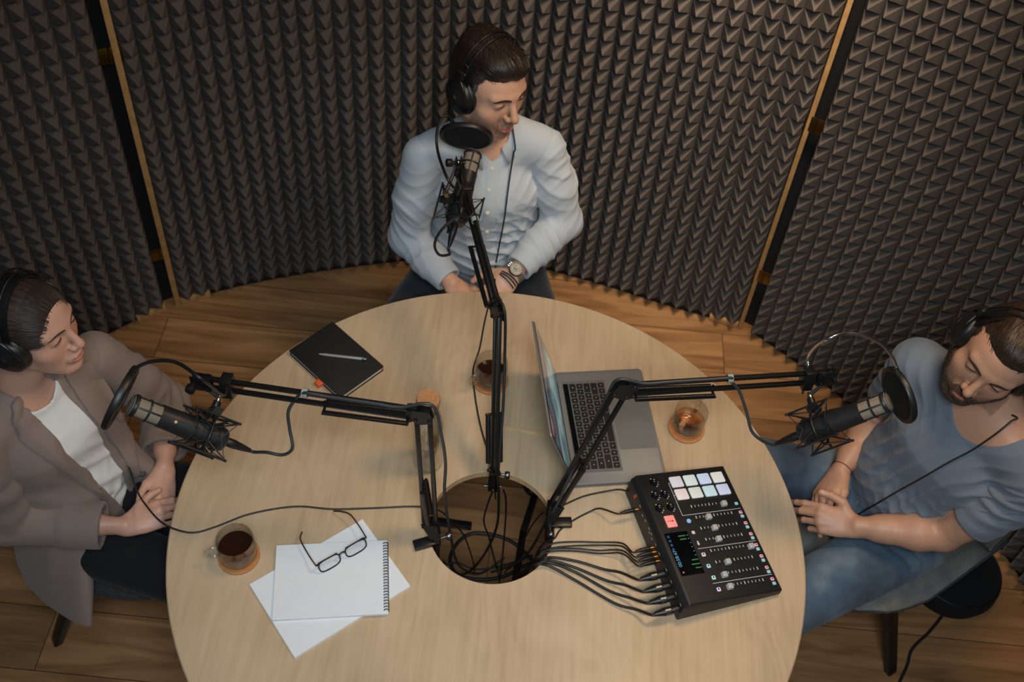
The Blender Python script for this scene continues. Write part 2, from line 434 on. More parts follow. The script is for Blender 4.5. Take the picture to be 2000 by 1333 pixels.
# local frame: u to the user's right along the hinge, v towards the user, z up
LF = Matrix((-e2, e1, V((0, 0, 1)))).transposed().to_4x4(); LF.translation = LO + e2 * LW / 2
mb = MB().prism([(x, y + LD / 2) for x, y in rrect(LW, LD, 0.012)], 0.0012, LH, LF, 0.0016)
for sx in (-1, 1):
    for sy in (0.02, LD - 0.02): mb.lathe([(0, 0), (0.006, 0), (0.006, 0.0014), (0, 0.0014)], LF @ Matrix.Translation((sx * 0.15, sy, 0)), 16)
base = mb.build('base', M['alu'], lap)
mb = MB().prism([(x, y + 0.0755) for x, y in rrect(0.284, 0.117, 0.003)], LH - 0.0004, LH + 0.0002, LF); mb.build('keyboard_well', mat('keyboard well', srgb(112, 111, 108), 0.5, 0.35), base)
mb = MB().prism([(x, y + 0.0265) for x, y in rrect(0.268, 0.013, 0.002)], LH, LH + 0.0008, LF); mb.build('touch_bar', M['hinge_black'], base)
def key(w, d, u, v, protos={}):
    k = (round(w, 4), round(d, 4))
    if k not in protos:
        me = MB().prism(rrect(w, d, 0.0016, 3), 0, 0.0013)
        a = len(me.f); me.cur = 1
        me.add([(-0.0014, -0.0016, 0.00136), (0.0014, -0.0016, 0.00136), (0.0014, 0.0016, 0.00136), (-0.0014, 0.0016, 0.00136)], [(0, 1, 2, 3)])
        me = me.mesh('key'); me.materials.append(M['key']); me.materials.append(M['legend']); protos[k] = me
    o = bpy.data.objects.new('key', protos[k]); COL.objects.link(o); o.parent = base
    o.matrix_local = world_of(base).inverted() @ LF @ Matrix.Translation((u, v, LH + 0.0002))
KP, KW = 0.0191, 0.0162
rows = [([1] * 13 + [1.5], 0), ([1.5] + [1] * 13, 1), ([1.8] + [1] * 11 + [1.7], 2), ([2.35] + [1] * 10 + [2.15], 3), ([1, 1, 1, 1.25, 5, 1.25, 1, 1, 1, 1], 4)]
for ks, r in rows:
    tot = sum(ks); x = -0.134
    for k in ks:
        w = k * 0.268 / tot; key(w - 0.0029, KW, x + w / 2, 0.0445 + r * KP); x += w
mb = MB().prism([(x, y + 0.186) for x, y in rrect(0.160, 0.098, 0.004)], LH - 0.0002, LH + 0.00025, LF); mb.build('trackpad', M['alu_pad'], base)
la2 = math.radians(109); LT = LF @ Matrix.Translation((0, 0.004, LH + 0.002)) @ Matrix.Rotation(la2 - math.pi, 4, 'X') @ Matrix.Rotation(math.pi, 4, 'X')
# lid local frame: x along the hinge, y up the lid, -z towards the user
q = V((math.cos(la2), 0, math.sin(la2)))
upv = e1 * math.cos(la2) + V((0, 0, 1)) * math.sin(la2); nv = (-e2).cross(upv).normalized()
LT = Matrix((-e2, upv, nv)).transposed().to_4x4(); LT.translation = LO + e2 * LW / 2 + e1 * 0.006 + V((0, 0, LH + 0.001))
mb = MB().prism([(x, y + 0.118) for x, y in rrect(LW, 0.236, 0.010)], -0.006, -0.0008, LT, 0.001); lid = mb.build('lid', M['alu'], lap)
mb = MB().prism([(x, y + 0.118) for x, y in rrect(LW - 0.004, 0.232, 0.009)], -0.0008, 0.0002, LT); bez = mb.build('bezel', M['hinge_black'], lid)
scr_o = MB().prism([(x, y) for x, y in rrect(0.331, 0.207, 0.001)], 0.0, 0.0005).build('screen', M['screen'], None)
scr_o.parent = lid; scr_o.matrix_local = world_of(lid).inverted() @ LT @ Matrix.Translation((0, 0.121, 0.0001))
mb = MB().cyl(LT @ V((-0.14, -0.001, -0.003)), LT @ V((0.14, -0.001, -0.003)), 0.004, 14); mb.build('hinge', M['hinge_black'], lap)

# ---- audio mixer
ma = 0.3569; m1 = V((math.cos(ma), math.sin(ma), 0)); m2 = V((math.sin(ma), -math.cos(ma), 0))
MO = V((0.3359, 0.136, TZ)); MD, MW, MZR, MZF = 0.2425, 0.3482, 0.0744, 0.0271
M['mixer'] = mat('black mixer housing', srgb(27, 27, 27), 0.48, bump=0.05, bscale=1500)
M['white_print'] = mat('white print', srgb(215, 218, 218), 0.6)
M['knob'] = mat('black knob', srgb(14, 14, 14), 0.4)
mix = thing('audio_mixer', MO + m1 * MD / 2 + m2 * MW / 2, 'black podcast mixing console with eight lit pads and sliders', 'mixer')
MF = Matrix((m1, m2, V((0, 0, 1)))).transposed().to_4x4(); MF.translation = MO      # a: back to front, b: far to near (left-handed, faces are recalculated)
b = bmesh.new()
prof = [(-0.019, 0.004), (MD, 0.004), (MD, MZF), (0.0, MZR), (-0.012, MZR - 0.012)]
L_ = [b.verts.new((x, 0, z)) for x, z in prof]; R_ = [b.verts.new((x, MW, z)) for x, z in prof]; n = len(prof)
b.faces.new(L_); b.faces.new(R_[::-1])
for i in range(n): b.faces.new((L_[i], L_[(i + 1) % n], R_[(i + 1) % n], R_[i]))
bmesh.ops.recalc_face_normals(b, faces=b.faces[:])
bmesh.ops.bevel(b, geom=b.edges[:], offset=0.004, segments=3, profile=0.5, affect='EDGES')
mb = MB().bm(b, MF)
for sa in (0.0, MD - 0.02):
    for sb in (0.02, MW - 0.02): mb.lathe([(0, 0), (0.008, 0), (0.008, 0.006), (0, 0.006)], MF @ Matrix.Translation((sa, sb, 0)), 16)
mb.build('housing', M['mixer'], mix)
# top-panel frame: a along the slope towards the user, b sideways, n out of the panel
sl = math.hypot(MD, MZR - MZF); pa = (m1 * MD + V((0, 0, MZF - MZR))) / sl; pn = V((0, 0, 1)); pn = (pn - pa * pn.dot(pa)).normalized()
PF = Matrix((-m2, -pa, pn)).transposed().to_4x4()       # x = user's right, y = away from the user, z = out
def PT(a, b_, z=0.0): 
    m = PF.copy(); m.translation = MO + V((0, 0, MZR)) + pa * (a * sl / MD) + m2 * b_ + pn * z; return m
def slab(name, a, b_, w, d, h, m, parent=mix, r=0.002, z=-0.0005, label=None):
    return MB().prism(rrect(w, d, r, 4), z, h, PT(a, b_), min(0.0006, h * 0.3) if h > 0.001 else 0).build(name, m, parent, label)
pc = [(206, 200, 206), (205, 214, 206), (190, 204, 226), (212, 212, 204), (214, 200, 198), (206, 208, 200), (188, 212, 216), (194, 198, 224)]
for i, c in enumerate(pc):
    slab('sound_pad', 0.0957 + 0.0385 * (i % 4), 0.0328 + 0.0357 * (i // 4), 0.0295, 0.0325, 0.0032, glow('lit pad %d' % i, srgb(*c), 0.32), r=0.003)
for a, b_ in ((0.0357, 0.0275), (0.0246, 0.0642), (0.0498, 0.0637), (0.0212, 0.0994), (0.0513, 0.0997)):
    k = MB().lathe([(0, -0.0005), (0.0095, -0.0005), (0.0088, 0.004), (0.0074, 0.0145), (0.0062, 0.0155), (0, 0.0155)], PT(a, b_), 24).build('volume_knob', M['knob'], mix)
    t = MB()
    for q in range(6):
        an = math.radians(-150 + 160 * q / 5); t.prism([(x * 0.0012 + math.cos(an) * 0.0122, y * 0.0012 + math.sin(an) * 0.0122) for x, y in ((-1, -1), (1, -1), (1, 1), (-1, 1))], 0.0, 0.0004, PT(a, b_))
    t.build('dial_marks', M['white_print'], k, 'white dial marks')
    MB().prism([(-0.0006, 0.002), (0.0006, 0.002), (0.0006, 0.006), (-0.0006, 0.006)], 0.0154, 0.0158, PT(a, b_)).build('pointer', M['white_print'], k)
rec = slab('record_button', 0.0375, 0.137, 0.031, 0.026, 0.003, glow('lit record button', srgb(235, 140, 132), 0.35), label='lit pink record button')
t = MB()
for q, a in enumerate((-0.008, -0.004, 0.0, 0.0045)): t.lathe([(0, 0), (0.0012 + 0.0009 * (q == 3) , 0), (0.0012 + 0.0009 * (q == 3), 0.0004), (0, 0.0004)], PT(0.0375 + a, 0.137, 0.0031), 12)
t.build('record_mark', mat('red print', srgb(110, 20, 18), 0.5), rec)
MB().lathe([(0, -0.0005), (0.0056, -0.0005), (0.0056, 0.0015), (0.005, 0.002), (0, 0.002)], PT(0.0844, 0.1415), 24).build('round_button', glow('lit blue button', srgb(128, 166, 220), 0.4), mix, 'lit blue round button')
slab('play_mark', 0.0833, 0.1726, 0.008, 0.008, 0.0004, M['white_print'], r=0.001, z=0.0)
MB().prism([(-0.0018, -0.006), (0.0018, -0.006), (0.0018, 0.001), (0.004, 0.001), (0, 0.006), (-0.004, 0.001), (-0.0018, 0.001)], 0.0, 0.0004, PT(0.084, 0.2018) @ Matrix.Rotation(math.pi / 2, 4, 'Z')).build('arrow_mark', M['white_print'], mix)
for q, c in enumerate(((206, 198, 206), (160, 206, 216), (178, 214, 208), (206, 190, 220))):
    k = slab('select_button', 0.0843, 0.2324 + 0.03 * q, 0.0095, 0.0095, 0.002, glow('lit key %d' % q, srgb(*c), 0.3), r=0.002)
    slab('mark', 0.0838, 0.2318 + 0.03 * q, 0.0042, 0.003, 0.0024, M['knob'], k, 0.0008, 0.0019)
M['pink_btn'] = glow('lit pink key', srgb(226, 158, 170), 0.3); M['teal_btn'] = glow('lit teal key', srgb(140, 190, 190), 0.28)
for q in range(7):
    k = slab('mute_button', 0.2286, 0.1360 + 0.0303 * q, 0.0078, 0.0086, 0.002, M['pink_btn'], r=0.0015, label='lit pink small button')
    slab('mark', 0.2286, 0.1360 + 0.0303 * q, 0.003, 0.003, 0.0024, mat('dark red mark', srgb(120, 50, 60), 0.5), k, 0.0008, 0.0019)
for q in range(8):
    slab('listen_button', 0.2284, 0.1112 + (0.0360 + 0.0303 * (q - 1) if q else 0), 0.0078, 0.0086, 0.002, M['teal_btn'], r=0.0015, label='lit teal small button')
M['slot'] = mat('slider slot', srgb(6, 6, 6), 0.6)
M['cap'] = mat('translucent grey slider cap', srgb(196, 194, 188), 0.2, 0.1)
for q, ka in enumerate((0.1924, 0.1368, 0.1399, 0.1371, 0.2109, 0.1341, 0.1116, 0.1120)):
    b_ = 0.1072 + 0.0303 * q; bs = b_ + 0.0025
    s_ = slab('slider_slot', 0.156, bs, 0.0036, 0.104, 0.0003, M['slot'], r=0.0012, z=-0.0008)
    t = MB()
    for i in range(11):
        if abs(0.1075 + 0.0097 * i - ka) > 0.008:
            t.prism([(x * (0.0026 if i % 5 else 0.0036), y * 0.0007 * (1.5 if i % 5 == 0 else 1)) for x, y in ((-1, -1), (1, -1), (1, 1), (-1, 1))], 0.0, 0.00045, PT(0.1075 + 0.0097 * i, b_ - 0.0035))
    t.build('scale_marks', M['white_print'], s_, 'white scale marks')
    b = bmesh.new(); bmesh.ops.create_cube(b, size=1)
    for v in b.verts: v.co = V((v.co.x * (0.0130 if v.co.z > 0 else 0.0140), v.co.y * (0.0120 if v.co.z > 0 else 0.0165), 0.006 + v.co.z * 0.011))
    bmesh.ops.bevel(b, geom=b.edges[:], offset=0.0018, segments=3, profile=0.5, affect='EDGES')
    mbk = MB().bm(b, PT(ka, bs))
    cap = mbk.build('slider_cap', M['cap'], mix, 'silvery slider cap')
    MB().prism([(-0.005, -0.0006), (0.005, -0.0006), (0.005, 0.0006), (-0.005, 0.0006)], 0.0108, 0.0113, PT(ka, bs)).build('groove', M['knob'], cap)
t = MB()
def pline(pts, w=0.0011):
    for (a0, b0), (a1, b1) in zip(pts, pts[1:]):
        ca, cb = (a0 + a1) / 2, (b0 + b1) / 2; t.prism([(x, y) for x, y in rrect(abs(b1 - b0) + 2 * w * 0.5, abs(a1 - a0) + 2 * w * 0.5, 0.0003, 2)], 0.0, 0.0004, PT(ca, cb))
pline([(0.0785, 0.0337), (0.0745, 0.0337), (0.0745, 0.1252), (0.2352, 0.1252)]); pline([(0.0745, 0.0688), (0.0785, 0.0688)])
pline([(0.0759, 0.2158), (0.2345, 0.2158)]); pline([(0.0755, 0.3059), (0.2352, 0.3059)])
t.build('printed_lines', M['white_print'], mix, 'white printed guide lines')
ds = slab('display', 0.0385, 0.2217, 0.1115, 0.0608, 0.0006, mat('display glass', srgb(7, 9, 12), 0.12), r=0.001)
def dtext(s, a, b_, size, m, name='readout', rot=0):
    vs, fs = text_mesh(s, size, PT(a, b_, 0.0007) @ Matrix.Rotation(rot, 4, 'Z')); MB().add(vs, fs).build(name, m, ds, smooth=None)
M['cyan_txt'] = glow('cyan readout', srgb(84, 140, 164), 0.45); M['green_bar'] = glow('green meter', srgb(58, 120, 50), 0.3); M['blue_icon'] = glow('blue icon', srgb(32, 74, 106), 0.3)
dtext('00:58:47', 0.0165, 0.2335, 0.0125, M['cyan_txt'])
for i in range(4): slab('icon', 0.0155, 0.176 + 0.011 * i, 0.0062, 0.006, 0.001, M['blue_icon'], ds, 0.001, 0.0006)
slab('rec_dot', 0.0165, 0.2690, 0.004, 0.004, 0.001, glow('red dot', srgb(210, 90, 110), 0.6), ds, 0.0018, 0.0006)
for b_, a, l in ((0.1775, 0.050, 0.019), (0.1865, 0.0505, 0.017), (0.2415, 0.056, 0.013), (0.2525, 0.0535, 0.018), (0.2620, 0.0565, 0.011)):
    slab('level_meter', a, b_, 0.0026, l, 0.001, M['green_bar'], ds, 0.0005, 0.0006)
for b_ in (0.1775, 0.1865, 0.1975, 0.2085, 0.2195, 0.2305, 0.2415, 0.2525, 0.2620):
    slab('channel_mark', 0.0645, b_, 0.0022, 0.0022, 0.001, M['cyan_txt'], ds, 0.0005, 0.0006)
# rear panel: sockets, print, red button. frame on the back slope
bk = (V((0, 0, MZR - 0.016)) + m1 * 0.007).normalized()
bn = (-m1 + V((0, 0, 0.1))).normalized()
def BT(b_, z, out=0.0):
    y = V((0, 0, 1)); nrm = bn; y = (y - nrm * y.dot(nrm)).normalized(); x = y.cross(nrm)
    m = Matrix((x, y, nrm)).transposed().to_4x4(); m.translation = MO + m2 * b_ + V((0, 0, z)) - m1 * (0.0190 - 0.0070 * (z - 0.004) / (MZR - 0.016)) + nrm * out; return m
MB().lathe([(0, 0), (0.0052, 0), (0.0052, 0.002), (0, 0.0028)], BT(0.042, 0.046), 20).build('power_button', mat('red button', srgb(205, 52, 44), 0.4), mix, 'red round power button')
JACK_B = (0.073, 0.178, 0.190, 0.202, 0.214); XLR_B = (0.2455, 0.2760, 0.3050, 0.3340)
for b_ in JACK_B: MB().lathe([(0.0036, 0), (0.0052, 0), (0.0052, 0.0014), (0.0036, 0.0014)], BT(b_, 0.040), 20, close=True).build('jack_socket', M['gold'], mix, 'gilt jack socket')
for b_ in XLR_B: MB().lathe([(0.0085, 0), (0.0125, 0), (0.0125, 0.0015), (0.0085, 0.0015)], BT(b_, 0.036), 24, close=True).build('xlr_socket', M['black_plastic'], mix)
t = MB()
for b_, z in ((0.045, 0.056), (0.073, 0.052), (0.095, 0.046), (0.112, 0.050), (0.135, 0.052), (0.142, 0.046), (0.150, 0.053), (0.158, 0.045), (0.178, 0.052), (0.202, 0.052), (0.2455, 0.054), (0.2760, 0.054), (0.3050, 0.054), (0.3340, 0.054)):
    MB().prism(rrect(0.007, 0.0016, 0.0004, 2), 0, 0.0004, BT(b_, z)).build('rear_print', M['white_print'], mix, 'small white print')

# ---- glass mugs on coasters
def thin_glass(name, tint, edge=1.0, rough=0.0, base=0.04, pw_=3.2):
    """thin clear glass: mostly see-through, mirror-like towards grazing angles"""
    N = NT(name); N.t.nodes.remove(N.b)
    tr = N.n('BsdfTransparent'); tr.inputs[0].default_value = tint; gl = N.n('BsdfGlossy'); gl.inputs['Roughness'].default_value = rough
    lw = N.n('LayerWeight'); lw.inputs[0].default_value = 0.5
    pw = N.n('Math', operation='POWER'); N.l(lw, 'Facing', pw, 0); pw.inputs[1].default_value = pw_
    ma_ = N.n('Math', operation='MULTIPLY_ADD'); N.l(pw, 0, ma_, 0); ma_.inputs[1].default_value = 0.62 * edge; ma_.inputs[2].default_value = base
    mx = N.n('MixShader'); N.l(ma_, 0, mx, 0); N.l(tr, 0, mx, 1); N.l(gl, 0, mx, 2); N.l(mx, 0, N.out, 0)
    return N.m
M['glass'] = thin_glass('clear glass', (0.975, 0.982, 0.975, 1), 1.05, 0.0, 0.05); M['bottle_glass'] = thin_glass('pale bottle glass', (0.955, 0.972, 0.96, 1), 1.45, 0.0, 0.07, 2.4); M['thick_glass'] = thin_glass('thick clear glass', (0.93, 0.94, 0.935, 1), 1.0, 0.03, 0.12)
M['coaster'] = mat('orange-brown cork', srgb(186, 124, 72), 0.8, var=0.16, scale=160, bump=0.2, bscale=500)
def liquid(name, col, dens, rough=0.0):
    N = NT(name); N.set(Base_Color=col, Roughness=rough, Transmission_Weight=dens, IOR=1.33); return N.m
M['coffee'] = liquid('black coffee', srgb(40, 21, 12), 0.0, 0.08); M['tea'] = thin_glass('pale tea', srgb(248, 236, 224), 0.7, 0.0, 0.03); M['water'] = thin_glass('water', (0.95, 0.965, 0.96, 1), 1.2, 0.0, 0.05, 2.6)
def coaster(p, label):
    o = MB().lathe([(0, 0), (0.0465, 0), (0.048, 0.0015), (0.048, 0.005), (0.0465, 0.0062), (0.0425, 0.0062), (0.0415, 0.0042), (0, 0.0042)], xf(p), 48).build('coaster', M['coaster'])
    origin_to(o, p); setp(o, label, 'coaster', 'cork coasters under the mugs'); return o
def mug(p, ang, level, liq, lname, label, hcol=None):
    t = thing('glass_mug', p, label, 'mug', 'glass mugs on the table', 0)
    T = xf(p); H, R, w = 0.076, 0.0425, 0.0022
    out = [(0, 0), (R - 0.012, 0), (R - 0.004, 0.003), (R - 0.0005, 0.011), (R, 0.024), (R, H - 0.001), (R - w / 2, H)]
    inn = [(R - w, H - 0.001), (R - w, 0.026), (R - w - 0.001, 0.014), (R - 0.009, 0.0062), (R - 0.016, 0.0048), (0, 0.0045)]
    MB().lathe(out + inn, T, 56).build('bowl', M['glass'], t, smooth=60)
    ri = R - w - 0.0004
    MB().lathe([(0, 0.0050), (R - 0.0165, 0.0052), (R - 0.0095, 0.0066), (ri - 0.001, 0.0145), (ri, 0.026), (ri, level), (0, level)], T, 56).build(lname, M[liq], t, smooth=40)
    ca, sa = math.cos(ang), math.sin(ang); f = lambda r, z: T @ V((ca * r, sa * r, z))
    MB().tube(spline([f(R - 0.001, 0.060), f(R + 0.010, 0.062), f(R + 0.0215, 0.055), f(R + 0.0245, 0.042), f(R + 0.019, 0.030), f(R + 0.009, 0.025), f(R - 0.001, 0.026)], 6), 0.0042, 12, flat=(1.0, 1.35)).build('handle', M['thick_glass'], t, smooth=60)
    return t
pL, pC, pR = V((-0.572, -0.146, TZ)), V((-0.0423, 0.432, TZ)), V((0.478, 0.341, TZ))
coaster(pL, 'cork coaster under the coffee mug beside the notepads'); coaster(pC, 'cork coaster under the mug behind the central microphone stand'); coaster(pR, 'cork coaster under the mug of pale tea')
up = V((0, 0, 0.0043))
mug(pL + up, math.radians(203), 0.044, 'coffee', 'coffee', 'glass mug of black coffee nearest the spiral notepad')
mug(pC + up, math.radians(222), 0.036, 'coffee', 'coffee', 'glass mug of coffee partly hidden by the central microphone stand')
mug(pR + up, math.radians(62), 0.038, 'tea', 'tea', 'glass mug of pale tea to the right of the laptop')

# ---- water carafe with cork stopper
pB = V((-0.1737, 0.1597, TZ)); t = thing('water_carafe', pB, 'clear glass water carafe with a round cork stopper', 'bottle'); T = xf(pB)
MB().lathe([(0, 0.0), (0.030, 0.0), (0.0355, 0.003), (0.0372, 0.010), (0.0375, 0.15), (0.0362, 0.175), (0.0318, 0.200), (0.0272, 0.220), (0.0252, 0.236), (0.0262, 0.246), (0.0250, 0.247),
            (0.0228, 0.238), (0.0248, 0.221), (0.0292, 0.201), (0.0337, 0.175), (0.0350, 0.15), (0.0348, 0.014), (0.031, 0.0085), (0, 0.0075)], T, 56).build('body', M['bottle_glass'], t, smooth=60)
MB().lathe([(0, 0.008), (0.0305, 0.009), (0.0343, 0.0142), (0.0346, 0.072), (0, 0.072)], T, 56).build('water', M['water'], t)
M['cork'] = mat('fine cork', srgb(178, 128, 84), 0.8, var=0.2, scale=260, bump=0.25, bscale=700)
MB().lathe([(0, 0.224), (0.0200, 0.224), (0.0216, 0.240), (0.0225, 0.2475), (0.0268, 0.250), (0.0282, 0.258), (0.0278, 0.268), (0.0262, 0.2715), (0, 0.272)], T, 48).build('stopper', M['cork'], t, 'round cork stopper')

# ---- black notebook and pen
nbc = [atz(566, 685, TZ + 0.014), atz(651, 627, TZ + 0.014), atz(748, 718, TZ + 0.014), atz(664, 768, TZ + 0.014)]
ctr = (nbc[0] + nbc[2]) / 2; ctr.z = TZ; yv = ((nbc[2] - nbc[1]) + (nbc[3] - nbc[0])).normalized(); yv.z = 0; yv.normalize()   # long axis
NF = Matrix((V((yv.y, -yv.x, 0)), -yv, V((0, 0, 1)))).transposed().to_4x4(); NF.translation = ctr       # x: towards the spine edge, y: up the page
M['nb_cover'] = mat('black notebook cover', srgb(24, 25, 22), 0.62, bump=0.08, bscale=900); M['page'] = mat('cream page edges', srgb(232, 224, 208), 0.8, var=0.03)
M['orange'] = mat('orange elastic', srgb(232, 100, 52), 0.6)
t = thing('notebook', ctr, 'closed black notebook with an orange pen loop', 'notebook'); NW, NL = 0.150, 0.212
mb = MB().prism(rrect(NW, NL, 0.005), 0.0, 0.0018, NF, 0.0006); mb.prism(rrect(NW, NL, 0.005), 0.0140, 0.0158, NF, 0.0006)
sx = 1 if (NF @ V((1, 0, 0)) - nbc[1]).length < (NF @ V((-1, 0, 0)) - nbc[1]).length else -1
mb.prism([(sx * (NW / 2 - x), y) for x, y in ((0.0, -NL / 2 + 0.004), (0.003, -NL / 2 + 0.004), (0.003, NL / 2 - 0.004), (0.0, NL / 2 - 0.004))], 0.001, 0.0150, NF)
mb.build('cover', M['nb_cover'], t)
MB().prism([(x - sx * 0.0005, y) for x, y in rrect(NW - 0.008, NL - 0.007, 0.003)], 0.0018, 0.0140, NF).build('pages', M['page'], t)
MB().prism([(sx * (NW / 2 - x), y) for x, y in ((0.001, -NL / 2 + 0.0025), (0.006, -NL / 2 + 0.0025), (0.006, -NL / 2 + 0.0045), (0.001, -NL / 2 + 0.0045))], 0.0019, 0.0139, NF).build('headband', M['orange'], t)
MB().prism([(-sx * (NW / 2 + x), y - 0.028) for x, y in rrect(0.030, 0.020, 0.003)], 0.002, 0.0135, NF, 0.002).build('pen_loop', M['orange'], t, 'orange pen loop')
pa_, pb_ = atz(619, 691, TZ + 0.021), atz(716, 702, TZ + 0.021)
t = thing('ballpoint_pen', V(((pa_ + pb_) / 2)[:2] + (TZ + 0.0159,)), 'slim silver ballpoint pen lying on the black notebook', 'pen')
d = (pb_ - pa_).normalized(); M['silver'] = mat('satin silver', srgb(188, 186, 180), 0.32, 0.55)
z0 = V((0, 0, TZ + 0.0159 + 0.0042)); A = V((pa_.x, pa_.y, 0)) + z0; B = V((pb_.x, pb_.y, 0)) + z0
MB().tube([A + d * 0.006, A + d * 0.022, B - d * 0.012], [0.0022, 0.0041, 0.0042], 18).build('barrel', M['silver'], t)
MB().tube([A, A + d * 0.006], [0.0007, 0.0021], 14).build('tip', M['chrome'], t)
MB().tube([B - d * 0.0118, B - d * 0.010, B - d * 0.0015, B], [0.0036, 0.0041, 0.0039, 0.003], 18).build('button', M['gunmetal'], t)
MB().box(A.lerp(B, 0.80) + V((0, 0, 0.0048)) , (0.040, 0.0026, 0.0012), rz(math.atan2(d.y, d.x)), 0.0004).build('clip', M['silver'], t)

# ---- paper pads
M['paper'] = mat('white paper', srgb(226, 229, 232), 0.85, var=0.015); M['card'] = mat('white card', srgb(214, 214, 212), 0.8, var=0.02)
def pad_frame(c):
    q = [atz(*p, TZ + 0.005) for p in c]; ce = sum(q, V()) / 4; ce.z = TZ; x = ((q[1] - q[0]) + (q[2] - q[3])); x.z = 0; x.normalize()
    f = Matrix((x, V((-x.y, x.x, 0)), V((0, 0, 1)))).transposed().to_4x4(); f.translation = ce; return f
F2 = pad_frame([(486, 1143), (708, 1015), (803, 1145), (576, 1286)])
t = thing('paper_pad', F2.translation, 'plain white paper pad lying crosswise under the spiral notepad', 'notepad')
MB().prism(rrect(0.297, 0.210, 0.001, 2), 0.0, 0.0012, F2).build('backing_card', M['card'], t)
MB().prism(rrect(0.296, 0.209, 0.001, 2), 0.0012, 0.0058, F2).build('sheets', M['paper'], t)
F1 = pad_frame([(538, 1068), (754, 1058), (763, 1203), (532, 1216)]); F1.translation.z = TZ + 0.0059
t = thing('spiral_notepad', F1.translation, 'blank white spiral notepad with a black wire on its right edge', 'notepad')
MB().prism(rrect(0.256, 0.184, 0.002, 3), 0.0, 0.0010, F1).build('back_cover', M['card'], t)
mb = MB().prism(rrect(0.254, 0.183, 0.001, 2), 0.0010, 0.0062, F1); mb.prism([(x, y + 0.0022) for x, y in rrect(0.254, 0.179, 0.001, 2)], 0.0063, 0.0068, F1); mb.build('sheets', M['paper'], t)
mb = MB()
for i in range(24):
    y = -0.083 + 0.166 * i / 23
    for dy in (-0.0010, 0.0010):
        mb.tube([F1 @ V((0.1235 + 0.0062 * math.cos(a), y + dy + 0.0006 * math.sin(a), 0.0042 + 0.0062 * math.sin(a))) for a in [math.radians(-60 + 250 * k / 14) for k in range(15)]], 0.00062, 6)
mb.build('wire_spiral', M['black_metal'], t, 'black wire spiral')

# ---- eyeglasses lying upside up on the notepad
M['frame'] = mat('black acetate', srgb(16, 17, 18), 0.28); M['lens'] = thin_glass('lens glass', (0.97, 0.97, 0.97, 1), 0.4, 0.0, 0.02)
zg = TZ + 0.0128
gl, gr = atz(618, 1112, zg + 0.012), atz(716, 1056, zg + 0.012); gx = (gr - gl); gx.z = 0; GW = gx.length; gx.normalize(); gy = V((-gx.y, gx.x, 0)); gm = (gl + gr) / 2
GF = Matrix((gx, gy, V((0, 0, 1)))).transposed().to_4x4(); GF.translation = V((gm.x, gm.y, zg))
t = thing('eyeglasses', GF.translation, 'black-framed eyeglasses with open temples lying on the spiral notepad', 'glasses')
tl = math.radians(62)            # the front leans: its lower rim reaches forward
def FP(x, h): return GF @ V((x, -math.cos(tl) * (0.026 - h), 0.0025 + math.sin(tl) * h))
k = GW / 0.136
def rim(s):
    P = []
    for a in range(40):
        an = 2 * math.pi * a / 40; c, s_ = math.cos(an), math.sin(an); e = 0.62
        P.append((s * 0.0355 * k + 0.0275 * k * math.copysign(abs(c) ** e, c), 0.0135 + (0.0165 if s_ < 0 else 0.0125) * math.copysign(abs(s_) ** e, s_)))
    return P
mb = MB()
for s in (-1, 1): mb.tube([FP(x, h + 0.003) for x, h in rim(s)], 0.0016, 8, closed=True)
mb.tube(spline([FP(-0.0085 * k, 0.020), FP(0, 0.0235), FP(0.0085 * k, 0.020)], 5), 0.0019, 8)
for s in (-1, 1): mb.tube([FP(s * 0.061 * k, 0.0265), FP(s * 0.0675 * k, 0.0265)], 0.0022, 8)
mb.tube([FP(-0.061 * k, 0.0292), FP(-0.0115 * k, 0.0285)], 0.0017, 8); mb.tube([FP(0.0115 * k, 0.0285), FP(0.061 * k, 0.0292)], 0.0017, 8)
mb.build('front_frame', M['frame'], t, smooth=60)
for s in (-1, 1):
    P = rim(s); mb = MB(); c = (sum(x for x, h in P) / 40, sum(h for x, h in P) / 40)
    mb.add([FP(c[0], c[1] + 0.003)] + [FP(x, h + 0.003) for x, h in P], [(0, 1 + i, 1 + (i + 1) % 40) for i in range(40)]); mb.build('lens', M['lens'], t, smooth=None)
hz = 0.0265
HL, HR_ = FP(-0.0675 * k, hz), FP(0.0675 * k, hz)
tipL = atz(590, 1040, zg + 0.004); midL = atz(603, 1085, zg + 0.018); b3 = atz(587, 1055, zg + 0.014)
MB().tube(spline([HL, midL, b3, tipL], 8), 0.0015, 8, flat=(1, 1.5)).build('temple', M['frame'], t, smooth=60)
MB().tube(spline([HR_, atz(700, 1026, zg + 0.018), atz(684, 1006, zg + 0.017), atz(668, 1000, zg + 0.008), atz(652, 999, TZ + 0.006)], 8), 0.0015, 8, flat=(1, 1.5)).build('temple', M['frame'], t, smooth=60)

# ---- thin pale stick on the bare table left of the laptop
sa_, sb_ = atz(982, 834, TZ + 0.003), atz(1064, 847, TZ + 0.003); d = (sb_ - sa_); sc_ = (sa_ + sb_) / 2
o = MB().box(V((sc_.x, sc_.y, TZ + 0.0015)), (d.length, 0.013, 0.0026), rz(math.atan2(d.y, d.x)), 0.0006).build('wooden_stick', mat('pale wood stick', srgb(196, 166, 124), 0.6, var=0.1, scale=60))
origin_to(o, (sc_.x, sc_.y, TZ)); setp(o, 'thin flat pale wooden stick on the table left of the laptop', 'stick')
